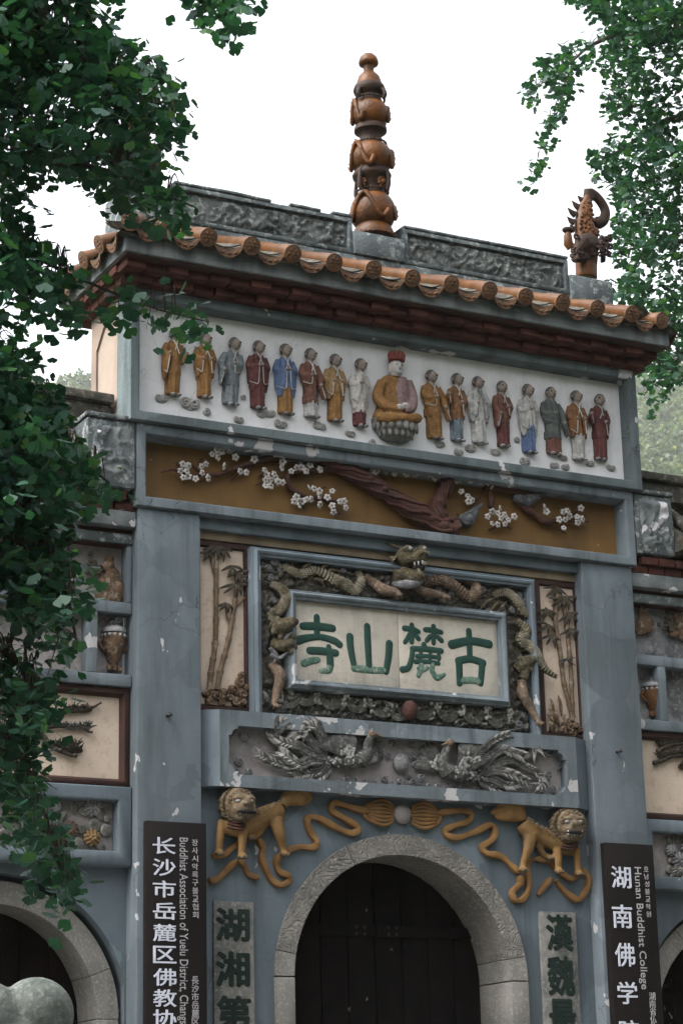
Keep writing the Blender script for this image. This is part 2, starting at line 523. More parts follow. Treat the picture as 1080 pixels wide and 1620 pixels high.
M['gold'] = mat('ochre_relief_paint', (0.215, 0.122, 0.040), (0.130, 0.074, 0.027), 6, 0.7, 0.3, 0.45, 40, ((0.05, 0.03, 0.016), 0.75, 5), ((0.36, 0.29, 0.21), 1.09, 12))
M['ribbon'] = mat('ochre_ribbon_paint', (0.235, 0.128, 0.045), (0.16, 0.085, 0.031), 6, 0.7, 0.3, 0.3, 40, ((0.07, 0.042, 0.022), 0.6, 5), ((0.40, 0.35, 0.29), 1.11, 12))
M['mane'] = mat('mossy_brown_mane', (0.15, 0.105, 0.06), (0.075, 0.055, 0.035), 9, 0.8, 0.25, 0.6, 45, None, None, 0, ((0.28, 0.26, 0.20), 0.5, 20))
M['dragon'] = mat('olive_dragon_scales', (0.095, 0.073, 0.032), (0.042, 0.035, 0.019), 8, 0.65, 0.35, 0.9, 55, None, None, 0, ((0.24, 0.21, 0.14), 0.6, 24), relief=(16, 0.7), wear=((0.42, 0.38, 0.28), 0.8))
M['flesh'] = mat('pinkish_claw_paint', (0.205, 0.14, 0.096), (0.11, 0.075, 0.052), 9, 0.7, 0.3, 0.8, 50, None, None, 0, ((0.38, 0.32, 0.25), 0.5, 24), relief=(18, 0.5))
M['cloud'] = mat('grey_cloud_relief', (0.17, 0.17, 0.175), (0.07, 0.07, 0.075), 9, 0.85, 0.25, 0.5, 50, None, None, 0, ((0.36, 0.36, 0.36), 0.5, 22), wear=((0.5, 0.5, 0.5), 0.6))
M['feather'] = mat('grey_feather_relief', (0.090, 0.089, 0.082), (0.032, 0.033, 0.031), 9, 0.8, 0.3, 0.8, 50, None, None, 0, ((0.26, 0.26, 0.25), 0.5, 24), wear=((0.50, 0.50, 0.485), 0.55))
M['pinkgrey'] = mat('pinkish_grey_ground', (0.31, 0.28, 0.275), (0.19, 0.175, 0.172), 4, 0.9, 0.2, 0.5, 35, ((0.07, 0.07, 0.07), 0.5, 4), None, 0, ((0.40, 0.375, 0.37), 0.4, 14))
M['bandback'] = mat('dark_plaque_ground', (0.085, 0.082, 0.072), (0.04, 0.042, 0.04), 4, 0.9, 0.2, 0.6, 40)
M['dragon_ground'] = mat('worn_cloud_carving', (0.105, 0.094, 0.07), (0.045, 0.043, 0.04), 7, 0.85, 0.25, 0.8, 50, None, None, 0, ((0.26, 0.25, 0.225), 0.55, 22))
M['wave'] = mat('carved_wave_relief', (0.085, 0.082, 0.068), (0.04, 0.04, 0.035), 7, 0.85, 0.25, 0.7, 50, None, None, 0, ((0.28, 0.27, 0.235), 0.55, 24), wear=((0.42, 0.41, 0.37), 0.8))
M['plate'] = mat('stained_plaque_plaster', (0.55, 0.50, 0.43), (0.44, 0.405, 0.345), 2.2, 0.85, 0.2, 0.3, 30, ((0.16, 0.16, 0.14), 0.6, 3.5), None, 0.6, ((0.30, 0.28, 0.24), 0.4, 8))
M['green'] = mat('faded_green_paint', (0.012, 0.042, 0.032), (0.020, 0.062, 0.048), 4, 0.75, 0.25, 0.35, 40, ((0.03, 0.045, 0.035), 0.4, 5))
M['green_worn'] = mat('worn_green_paint', (0.022, 0.085, 0.06), (0.12, 0.19, 0.145), 9, 0.75, 0.25, 0.35, 40, None, None, 0, ((0.34, 0.34, 0.28), 0.75, 22))
M['seal'] = mat('dark_green_inscription', (0.008, 0.018, 0.014), (0.016, 0.028, 0.023), 12, 0.8, 0.2, 0.3, 50)
M['slabstone'] = mat('mottled_inscription_slab', (0.215, 0.205, 0.19), (0.10, 0.105, 0.10), 6, 0.85, 0.25, 0.4, 45, ((0.05, 0.06, 0.055), 0.6, 4), None, 0, ((0.34, 0.33, 0.31), 0.5, 30))
M['signblack'] = mat('dark_brown_lacquer_board', (0.0105, 0.0078, 0.0072), (0.008, 0.006, 0.006), 3, 0.6, 0.18, 0.04, 30)
M['lettering'] = mat('pale_lettering', (0.62, 0.64, 0.72), (0.52, 0.54, 0.62), 8, 0.5, 0.3, 0.05, 30)
M['lettering_thin'] = mat('grey_lettering', (0.40, 0.39, 0.40), (0.34, 0.33, 0.34), 8, 0.5, 0.3, 0.05, 30)
M['wood'] = mat('black_weathered_door', (0.0062, 0.0048, 0.0042), (0.0035, 0.003, 0.003), 5, 0.8, 0.12, 0.5, 40, ((0.013, 0.005, 0.004), 0.6, 2.5), ((0.18, 0.18, 0.18), 1.06, 9))
M['plum'] = mat('red_brown_branch_paint', (0.066, 0.024, 0.016), (0.034, 0.015, 0.011), 7, 0.75, 0.3, 0.9, 28, ((0.02, 0.012, 0.01), 0.5, 5))
M['petal'] = mat('off_white_petal', (0.44, 0.42, 0.40), (0.30, 0.285, 0.265), 15, 0.75, 0.3, 0.2, 60)
M['petal_eye'] = mat('blossom_centre', (0.16, 0.09, 0.06), None, 15, 0.8)
M['bird'] = mat('slate_bird_paint', (0.070, 0.076, 0.078), (0.03, 0.033, 0.035), 12, 0.75, 0.3, 0.5, 60, None, None, 0, ((0.26, 0.26, 0.25), 0.4, 26))
M['bamboo'] = mat('brown_bamboo_relief', (0.17, 0.115, 0.07), (0.085, 0.055, 0.035), 8, 0.75, 0.3, 0.5, 45, None, None, 0, ((0.38, 0.32, 0.25), 0.5, 16))
M['bamboo_leaf'] = mat('dark_bamboo_leaf', (0.062, 0.050, 0.034), (0.035, 0.030, 0.022), 9, 0.75, 0.3, 0.5, 50)
M['rock'] = mat('brown_rock_relief', (0.16, 0.10, 0.06), (0.06, 0.04, 0.028), 10, 0.85, 0.2, 0.7, 40, None, None, 0, ((0.44, 0.36, 0.28), 0.5, 16))
M['skin'] = mat('brownish_face_paint', (0.25, 0.205, 0.172), (0.16, 0.135, 0.118), 20, 0.8, 0.25, 0.2, 60)
M['pale_face'] = mat('white_face_paint', (0.44, 0.42, 0.405), (0.34, 0.325, 0.31), 20, 0.7, 0.3, 0.1, 60)
M['dark'] = mat('dark_feature_paint', (0.018, 0.016, 0.016), None, 10, 0.8)
M['iron'] = mat('black_iron', (0.015, 0.015, 0.016), None, 10, 0.5, 0.5)
M['bark'] = mat('grey_ginkgo_bark', (0.075, 0.06, 0.048), (0.035, 0.03, 0.026), 8, 0.95, 0.15, 1.0, 22)
M['paving'] = mat('dark_paving', (0.115, 0.112, 0.105), (0.075, 0.074, 0.07), 1.5, 0.85, 0.25, 0.3, 30, None, None, 0, ((0.05, 0.05, 0.047), 0.5, 9))
M['earth'] = mat('ground_earth', (0.10, 0.095, 0.07), (0.06, 0.065, 0.04), 0.3, 0.95, 0.1, 0.4, 8)
_ROBE = {'ochre': (0.215, 0.108, 0.033), 'orange': (0.175, 0.083, 0.034), 'grey': (0.145, 0.165, 0.175), 'maroon': (0.090, 0.028, 0.025), 'blue': (0.085, 0.128, 0.235),
         'brown': (0.135, 0.060, 0.042), 'tan': (0.26, 0.165, 0.075), 'white': (0.50, 0.475, 0.43), 'green': (0.075, 0.088, 0.080), 'silver': (0.36, 0.355, 0.34), 'slate': (0.13, 0.16, 0.19), 'rose': (0.20, 0.135, 0.125), 'crown': (0.19, 0.052, 0.034), 'lotus': (0.20, 0.195, 0.18)}
for k_, c_ in _ROBE.items():
    M['robe_' + k_] = mat(k_ + '_robe_paint', c_, tuple(x * 0.62 for x in c_), 12, 0.75, 0.3, 0.55, 38, (tuple(x * 0.4 for x in c_), 0.55, 9), None, 0, (tuple(min(0.6, x * 1.6 + 0.03) for x in c_), 0.4, 30))

def leaf_mat(name, c1, c2, tr):
    m = bpy.data.materials.new(name); m.use_nodes = True
    t = m.node_tree; N, L = t.nodes, t.links
    N.clear()
    geo = N.new('ShaderNodeNewGeometry')
    n = N.new('ShaderNodeTexNoise'); n.inputs['Scale'].default_value = 2.3; n.inputs['Detail'].default_value = 3
    L.new(geo.outputs['Position'], n.inputs['Vector'])
    n2 = N.new('ShaderNodeTexWhiteNoise'); n2.noise_dimensions = '1D'
    L.new(geo.outputs['Random Per Island'], n2.inputs['W'])
    oi = N.new('ShaderNodeObjectInfo')
    ad = N.new('ShaderNodeMath'); ad.operation = 'ADD'
    L.new(n2.outputs['Value'], ad.inputs[0]); L.new(oi.outputs['Random'], ad.inputs[1])
    fr = N.new('ShaderNodeMath'); fr.operation = 'FRACT'; L.new(ad.outputs[0], fr.inputs[0])
    ml = N.new('ShaderNodeMath'); ml.operation = 'MULTIPLY_ADD'
    L.new(fr.outputs[0], ml.inputs[0]); ml.inputs[1].default_value = 0.6
    L.new(n.outputs['Fac'], ml.inputs[2])
    mr = N.new('ShaderNodeMapRange'); mr.inputs['From Min'].default_value = 0.35; mr.inputs['From Max'].default_value = 1.1
    L.new(ml.outputs[0], mr.inputs['Value'])
    mx = N.new('ShaderNodeMix'); mx.data_type = 'RGBA'
    L.new(mr.outputs[0], mx.inputs[0]); mx.inputs[6].default_value = (*c1, 1); mx.inputs[7].default_value = (*c2, 1)
    gt_ = N.new('ShaderNodeMapRange'); gt_.inputs['From Min'].default_value = 0.86; gt_.inputs['From Max'].default_value = 0.97
    L.new(fr.outputs[0], gt_.inputs['Value'])
    my = N.new('ShaderNodeMix'); my.data_type = 'RGBA'
    L.new(gt_.outputs[0], my.inputs[0]); L.new(mx.outputs[2], my.inputs[6]); my.inputs[7].default_value = (c2[0] * 1.9, c2[1] * 1.5, c2[2] * 0.75, 1)
    mx = my
    p = N.new('ShaderNodeBsdfPrincipled'); p.inputs['Roughness'].default_value = 0.5; p.inputs['Specular IOR Level'].default_value = 0.35
    L.new(mx.outputs[2], p.inputs['Base Color'])
    tl = N.new('ShaderNodeBsdfTranslucent')
    br = N.new('ShaderNodeMix'); br.data_type = 'RGBA'; br.blend_type = 'MULTIPLY'; br.inputs[0].default_value = 1
    L.new(mx.outputs[2], br.inputs[6]); br.inputs[7].default_value = (1.5, 1.7, 0.7, 1)
    L.new(br.outputs[2], tl.inputs['Color'])
    ms = N.new('ShaderNodeMixShader'); ms.inputs[0].default_value = tr
    L.new(p.outputs[0], ms.inputs[1]); L.new(tl.outputs[0], ms.inputs[2])
    o = N.new('ShaderNodeOutputMaterial'); L.new(ms.outputs[0], o.inputs['Surface'])
    return m
M['leaf'] = leaf_mat('ginkgo_leaf', (0.009, 0.040, 0.030), (0.024, 0.082, 0.050), 0.28)
M['leaf_lit'] = leaf_mat('ginkgo_leaf_lit', (0.008, 0.036, 0.025), (0.022, 0.074, 0.040), 0.26)  # lit copy of the ginkgo leaf for the far tree, later toned darker
M['wood_leaf'] = leaf_mat('hillside_leaf', (0.03, 0.06, 0.024), (0.075, 0.11, 0.04), 0.3)

# ================================================================== the setting
g = MB().add([(-4000, -4000, -1.1), (4000, -4000, -1.1), (4000, 4000, -1.1), (-4000, 4000, -1.1)], [(0, 1, 2, 3)]).build('ground', M['earth'], smooth=False)
tag(g, kind='structure')
court = MB().add([(-24, -26, -1.09), (24, -26, -1.09), (24, -1.6, -1.09), (-24, -1.6, -1.09)], [(0, 1, 2, 3)]).build('courtyard', M['paving'], smooth=False)
tag(court, kind='structure')
ter = slab('terrace', -9, 9, -1.5, 6, -1.08, -0.2, M['stone'], cut=3)
tag(ter, kind='structure')
for k_ in range(5):
    st = slab('step', -3.2, 3.2, -1.5 - 0.32 * (5 - k_), -1.502 - 0.32 * (4 - k_), -1.085, -1.08 + 0.147 * (k_ + 1), M['stone'], cut=2)
    tag(st, kind='structure')

# ================================================================== central gate bay
gate = thing('temple_gate', 'tall blue-grey central bay of the temple gate, with arched door and tiled roof', 'gate', loc=(0, 0, -0.2))
GZ = 0.2
def G(o):          # children of the gate are built in world coordinates; its Empty stands at the foot of the gate
    o.location = (o.location.x, o.location.y, o.location.z + GZ)
    return o

for s_ in (-1, 1):
    G(slab('pillar', s_ * 1.971, s_ * 2.55, 0, 0.7, -0.2, 6.012, M['blue'], gate, 0.012))
# iron hook with its hole on each pillar
for hx, hz in ((-2.281, 4.207), (2.253, 4.192)):
    hk = MB()
    hk.tube([(hx, 0.01, hz), (hx, -0.05, hz), (hx + 0.012, -0.062, hz + 0.012)], [0.022, 0.02, 0.02], 10)
    G(hk.build('iron_pipe', M['iron'], gate))

# --- lower wall with the arch
AZ = 2.09
outer = [(-1.969, -0.2), (-1.24, -0.2)] + [(-1.24, AZ)] + arc(0, AZ, 1.24, 180, 0, 40)[1:-1] + [(1.24, AZ), (1.24, -0.2), (1.969, -0.2), (1.969, 3.66), (-1.969, 3.66)]
G(MB().prism(outer, 0.16, 0.7).build('arch_wall', M['blue_clean'], gate, ang=30))
def vouss(cx, cz, r0, r1, a0, a1, y0, y1, name, m, parent, gap=0.12, n=14):
    p = arc(cx, cz, r1, a0 + gap, a1 - gap, n) + arc(cx, cz, r0, a1 - gap * r1 / r0, a0 + gap * r1 / r0, n)
    o = MB().prism(p, y0, y1).build(name, m, parent, ang=30)
    bv = o.modifiers.new('b', 'BEVEL'); bv.width = 0.004; bv.segments = 2; bv.limit_method = 'ANGLE'; bv.angle_limit = R(40)
    return o
for a0, a1 in ((10, 63), (63, 116), (116, 170)):
    G(vouss(0, AZ, 1.066, 1.245, a0, a1, 0.12, 0.69, 'arch_stone', M['stone_carved'], gate))
for s_ in (-1, 1):
    a = (0, 10) if s_ > 0 else (170, 180)
    G(vouss(0, AZ, 1.066, 1.245, a[0], a[1], 0.121, 0.69, 'arch_stone', M['stone'], gate))
    zs = [2.086, 1.62, 0.9, 0.3, -0.2]
    for k_ in range(4):
        G(slab('jamb_stone', s_ * 1.066, s_ * 1.245, 0.12 + 0.002 * k_, 0.69, zs[k_ + 1] + 0.003, zs[k_] - 0.003, M['stone'], gate, 0.006))
# --- door leaves of planks
dz = MB()
for s_ in (-1, 1):
    dl = bpy.data.objects.new('door', None); link(dl, gate); G(dl)
    for k_ in range(4):
        x0 = s_ * (0.008 + 0.268 * k_); x1 = s_ * (0.008 + 0.268 * (k_ + 1) - 0.01)
        zt = AZ + math.sqrt(max(0.02, 1.10 ** 2 - min(abs(x0), abs(x1)) ** 2))
        slab('plank', x0, x1, 0.665 + 0.003 * ((k_ * 7) % 3), 0.72, -0.2, zt, M['wood'], dl, 0.006, 0.3, 0.003)
    slab('cross_rail', s_ * 0.01, s_ * 1.07, 0.635, 0.664, 2.50, 2.60, M['wood'], dl, 0.006)
    slab('cross_rail', s_ * 0.01, s_ * 1.07, 0.635, 0.664, 1.3, 1.4, M['wood'], dl, 0.006)
    for sx in (0.12, 0.2):
        for sz in (2.52, 2.58):
            MB().ell((s_ * sx, 0.633, sz), (0.016, 0.012, 0.016), 8, 5).build('stud', M['iron'], dl)
G(slab('door_backing', -1.3, 1.3, 0.73, 0.8, -0.2, 3.5, M['wood'], gate))

# --- relief slab above the arch (phoenixes): chamfered ends, notched recess
def notched(x0, x1, z0, z1, c):
    def cor(cx, cz, a):
        return [(cx + c * math.cos(R(t)), cz + c * math.sin(R(t))) for t in a]
    e = 0.025
    p = []
    p += [(x0, z0 + c + e)] + [(x0 + e, z0 + c + e)] + [(x0 + e + c * (1 - math.cos(R(t))) , z0 + e + c * (1 - math.sin(R(t)))) for t in (0, 30, 60, 90)] + [(x0 + c + e, z0)]
    q = [(x1 - (x - x0), z) for x, z in p][::-1]
    tq = [(x, z1 - (z - z0)) for x, z in q][::-1]
    tp = [(x, z1 - (z - z0)) for x, z in p][::-1]
    return p + q + tq + tp
hole = notched(-1.715, 1.69, 3.752, 4.172, 0.06)
G(MB().plate([(-1.80, 3.645), (1.80, 3.645), (1.80, 4.303), (-1.80, 4.303)], hole, 0.0, 0.165).build('relief_slab', M['ledge'], gate, smooth=False))
for s_ in (-1, 1):
    ch = MB()
    v = [(s_ * 1.80, 0.0), (s_ * 1.968, 0.095), (s_ * 1.968, 0.17), (s_ * 1.80, 0.17)]
    if s_ < 0: v = v[::-1]
    ch.add([(x, y, z) for z in (3.646, 4.302) for x, y in v], [(0, 1, 5, 4), (1, 2, 6, 5), (2, 3, 7, 6), (3, 0, 4, 7), (4, 5, 6, 7), (3, 2, 1, 0)])
    G(ch.build('slab_return', M['blue_clean'], gate, smooth=False))
G(slab('recess_ground', -1.76, 1.74, 0.115, 0.168, 3.70, 4.22, M['pinkgrey'], gate, 0))

# --- middle wall behind plaque and bamboo
G(slab('middle_wall', -1.970, 1.970, 0.185, 0.7, 3.66, 6.01, M['brown'], gate, 0))
for s_, x0, x1 in ((-1, -1.905, -1.492), (1, 1.585, 1.962)):
    G(slab('cream_panel', x0, x1, 0.158, 0.186, 4.372, 5.79, M['cream'], gate, 0.004))
    G(MB().moulding(x0 - 0.06, x1 + 0.06, 4.305, 5.83, [(0, 0.19), (0, 0.135), (0.02, 0.125), (0.05, 0.13), (0.062, 0.16)]).build('panel_border', M['brown'], gate))
mp = MB()
mp.box(-1.97, 1.97, 0.115, 0.19, 5.832, 5.905)
G(mp.build('tan_moulding', M['board'], gate, smooth=False))
G(slab('beam', -1.97, 1.97, 0.06, 0.19, 5.908, 6.011, M['blue_clean'], gate, 0.01))

# --- plum panel
PRO = lambda y, d, w1=0.09: [(0, 0.2), (0, y + 0.012), (0.008, y), (w1 - 0.012, y), (w1, y + 0.012), (w1 + 0.012, d)]
G(MB().moulding(-2.588, 2.588, 6.014, 6.763, PRO(-0.045, 0.15, 0.092)).build('plum_frame', M['ledge'], gate))
G(slab('plum_ground', -2.52, 2.52, 0.14, 0.3, 6.07, 6.72, M['ochre'], gate, 0))
G(slab('plum_core', -2.57, 2.57, 0.31, 0.82, 6.02, 6.76, M['blue'], gate, 0))
for s_ in (-1, 1):
    G(slab('plum_side', s_ * 2.53, s_ * 2.575, 0.205, 0.308, 6.02, 6.758, M['blue'], gate, 0))
# --- frieze block
G(MB().moulding(-2.673, 2.673, 6.767, 8.005, PRO(-0.10, 0.068, 0.092)).build('frieze_frame', M['teal'], gate))
G(slab('frieze_ground', -2.60, 2.60, 0.06, 0.2, 6.84, 7.93, M['white'], gate, 0))
G(slab('frieze_core', -2.648, 2.648, 0.205, 0.84, 6.78, 8.0, M['tan'], gate, 0))
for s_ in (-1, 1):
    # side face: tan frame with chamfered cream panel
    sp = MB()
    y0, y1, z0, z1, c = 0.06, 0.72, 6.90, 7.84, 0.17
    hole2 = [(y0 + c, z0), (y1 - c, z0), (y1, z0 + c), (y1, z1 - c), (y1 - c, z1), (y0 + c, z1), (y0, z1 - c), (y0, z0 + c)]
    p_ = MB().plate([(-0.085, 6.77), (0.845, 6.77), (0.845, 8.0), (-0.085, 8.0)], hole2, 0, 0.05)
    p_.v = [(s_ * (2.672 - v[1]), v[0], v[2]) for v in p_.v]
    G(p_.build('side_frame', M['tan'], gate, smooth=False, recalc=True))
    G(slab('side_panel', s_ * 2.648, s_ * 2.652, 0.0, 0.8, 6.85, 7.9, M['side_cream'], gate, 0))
# --- cornice: band, two corbelled courses of brick, fascia
nb = 27
proto = None
for row, (yf, z0, hh) in enumerate(((-0.215, 8.008, 0.078), (-0.33, 8.088, 0.070))):
    for k_ in range(nb + row):
        wdt = 5.42 / nb
        x = -2.71 + wdt * (k_ + 0.5 - 0.5 * row) + rng.normal(0, 0.004)
        sc = (1, 1, hh / 0.078)
        yy = yf + (0.035 if (k_ % 2) else 0.0) + rng.normal(0, 0.006)
        if proto is None:
            proto = slab('brick', -wdt * 0.47, wdt * 0.47, 0, 0.2, 0, 0.078, M['brick'], gate, 0.006, 0.3, 0.003)
            proto.location = (x, yy, z0)
            G(proto)
        else:
            G(share(proto, 'brick', gate, (x, yy, z0), (0, 0, rng.normal(0, 0.03)), sc))
    for s_ in (-1, 1):
        for k_ in range(6):
            G(share(proto, 'brick', gate, (s_ * (2.76 + 0.07 * row), -0.05 + 0.2 * k_, z0), (0, 0, s_ * R(90)), (1, 1, hh / 0.078)))
G(slab('brick_backing', -2.70, 2.70, -0.12, 0.93, 8.0065, 8.159, M['brick'], gate, 0))
G(slab('soffit', -2.84, 2.84, -0.40, 1.00, 8.160, 8.175, M['brown'], gate, 0))
G(slab('fascia', -2.862, 2.862, -0.43, 1.04, 8.177, 8.325, M['fascia'], gate, 0.012))

# --- roof
roof = MB()
E0 = [(-2.93, -0.50, 8.318), (2.93, -0.50, 8.318), (2.93, 1.12, 8.318), (-2.93, 1.12, 8.318)]
E1 = [(-2.55, 0.18, 8.62), (2.55, 0.18, 8.62), (2.55, 0.56, 8.62), (-2.55, 0.56, 8.62)]
roof.add(E0 + E1, [(0, 1, 5, 4), (1, 2, 6, 5), (2, 3, 7, 6), (3, 0, 4, 7), (4, 5, 6, 7), (3, 2, 1, 0)])
ro = G(roof.build('roof', M['old_tile'], gate, smooth=False))
def barrel(n=10):
    """half-round cover tiles in two lengths with a disc at the end; axis along +y, eave at y=0"""
    mb = MB()
    for (a, b, r0, r1) in ((0.0, 0.27, 0.078, 0.075), (0.26, 0.56, 0.068, 0.066), (0.55, 0.86, 0.066, 0.064)):
        mb.tube([(0, a, 0), (0, a + 0.012, 0), (0, b, 0)], [r0, r0 + 0.001, r1], 16)
    mb.tube([(0, -0.012, 0), (0, 0.018, 0)], [0.083, 0.083], 20, mat=1)
    mb.tube([(0, -0.017, 0), (0, -0.012, 0)], [0.060, 0.064], 20, mat=1)
    for q in range(6):
        th = R(60 * q)
        mb.ell((0.036 * math.cos(th), -0.018, 0.036 * math.sin(th)), (0.018, 0.008, 0.012), 8, 5, 1, th)
    mb.ell((0, -0.018, 0), (0.016, 0.009, 0.016), 8, 5, 1)
    return mb
def drip():
    """drip tile: curved pan with a hanging pointed lip"""
    mb = MB()
    n = 10
    pts_t, pts_b = [], []
    for i in range(n + 1):
        u = -1 + 2 * i / n
        pts_t.append((0.142 * u, 0.050 * u * u - 0.052))
        zb = -0.052 - 0.072 * (1 - abs(u) ** 2.6) + 0.050 * u * u
        pts_b.append((0.142 * u, min(zb, pts_t[-1][1] - 0.004)))
    vs, fs = [], []
    for lay, yo in ((0, 0.0), (1, 0.02)):
        for (x, z), (x2, z2) in zip(pts_t, pts_b):
            vs.append((x, yo, z)); vs.append((x2, yo - 0.035 * (z - z2) / 0.1, z2))
    m_ = 2 * (n + 1)
    for i in range(n):
        a = 2 * i
        fs.append((a, a + 1, a + 3, a + 2))
        fs.append((m_ + a, m_ + a + 2, m_ + a + 3, m_ + a + 1))
        fs.append((a + 1, m_ + a + 1, m_ + a + 3, a + 3))
        fs.append((a, a + 2, m_ + a + 2, m_ + a))
    mb.add(vs, fs, 1)
    # stacked pans behind the lip
    for k in range(2):
        v2, f2 = [], []
        for i in range(n + 1):
            u = -1 + 2 * i / n
            z = 0.045 * u * u - 0.052 + 0.018 * k
            y = 0.02 + 0.05 * k
            v2 += [(0.15 * u, y, z), (0.15 * u, y, z + 0.012), (0.15 * u, 0.8, z + 0.05)]
        for i in range(n):
            a = 3 * i
            f2 += [(a, a + 3, a + 4, a + 1), (a + 1, a + 4, a + 5, a + 2)]
        mb.add(v2, f2, 0)
    for u in (-0.45, 0, 0.45):
        mb.ell((0.13 * u, -0.016, -0.086 + 0.02 * abs(u)), (0.024, 0.010, 0.011), 8, 5, 1, u)
    return mb
SL = math.atan2(0.30, 0.66)
tx = [-2.86, -2.52, -2.135, -1.715, -1.311, -0.899, -0.492, -0.084, 0.330, 0.727, 1.131, 1.535, 1.937, 2.335, 2.70]
tp_ = None; dp_ = None
def sag(x): return 8.352 + 0.012 * abs(x) ** 1.4 * 0.8
for i, x in enumerate(tx):
    kw = dict(loc=(x, -0.56 + rng.normal(0, 0.008), sag(x) + rng.normal(0, 0.005)), rot=(SL + rng.normal(0, 0.015), rng.normal(0, 0.02), rng.normal(0, 0.025)))
    if i == 0: kw['rot'] = (SL, 0, R(-28))
    if i == len(tx) - 1: kw['rot'] = (SL * 0.7, 0, R(12))
    if tp_ is None:
        tp_ = barrel().build('roof_tile', [M['tile'], M['tile_end']], ro)
        tp_.location = kw['loc']; tp_.rotation_euler = kw['rot']
    else:
        share(tp_, 'roof_tile', ro, **kw)
for i in range(len(tx) - 1):
    x = (tx[i] + tx[i + 1]) / 2
    sc = (tx[i + 1] - tx[i]) / 0.405
    kw = dict(loc=(x, -0.53 + rng.normal(0, 0.006), sag(x) - 0.012 + rng.normal(0, 0.006)), rot=(SL * 0.85, rng.normal(0, 0.03), rng.normal(0, 0.03)), sc=(sc, 1, 1))
    if dp_ is None:
        dp_ = drip().build('drip_tile', [M['old_tile'], M['tile_end']], ro)
        dp_.location = kw['loc']; dp_.rotation_euler = kw['rot']; dp_.scale = kw['sc']
    else:
        share(dp_, 'drip_tile', ro, **kw)
for s_ in (-1, 1):
    for k_, y in enumerate((-0.12, 0.26, 0.64, 1.0)):
        share(tp_, 'roof_tile', ro, (s_ * 2.98, y, 8.33), (SL, 0, -s_ * R(-90) if s_ > 0 else R(-90)), (1, 0.62, 1))
    for y in (-0.31, 0.07, 0.45, 0.82):
        share(dp_, 'drip_tile', ro, (s_ * 2.95, y, 8.315), (SL * 0.85, 0, R(90) if s_ > 0 else R(-90)), (0.93, 0.6, 1))
    share(tp_, 'roof_tile', ro, (s_ * 2.98, 1.2, 8.33), (SL, 0, R(50) * s_ + R(90) * s_), (1, 0.8, 1))

# --- ridge wall with carved panels and pedestals
G(slab('ridge_wall', -2.66, 2.66, 0.20, 0.54, 8.40, 8.842, M['worn'], gate, 0.015))
for s_, x0, x1 in ((-1, -2.13, -0.292), (1, 0.268, 2.145)):
    rd = G(slab('ridge_panel', x0, x1, 0.252, 0.50, 8.845, 9.20, M['worn'], gate, 0.01))
    G(MB().moulding(x0 - 0.004, x1 + 0.004, 8.846, 9.215, [(0, 0.51), (0, 0.205), (0.012, 0.195), (0.045, 0.197), (0.052, 0.25)]).build('ridge_frame', M['worn'], gate))
    G(carving('ridge_carving', x0 + 0.05, x1 - 0.05, 8.895, 9.165, 0.245, 0.055, M['carved'], gate, 6.0, 0.016, 3.3 * s_ + 9))
# broken caps along the left panel
for a, b, dzc in ((-2.13, -1.15, 0.0), (-0.95, -0.62, 0.0), (-0.5, -0.292, 0.006)):
    G(slab('ridge_cap', a, b, 0.185, 0.52, 9.216 + dzc, 9.245 + dzc, M['worn'], gate, 0.01, 0.12, 0.014))
G(slab('ridge_cap', 0.262, 2.15, 0.185, 0.52, 9.216, 9.247, M['worn'], gate, 0.012, 0.2, 0.006))
G(slab('finial_pedestal', -0.288, 0.264, 0.17, 0.57, 8.843, 9.085, M['worn'], gate, 0.012))
for s_ in (-1, 1):
    G(slab('ridge_pedestal', s_ * 2.152, s_ * 2.66, 0.175, 0.565, 8.70, 9.055, M['worn'], gate, 0.012))

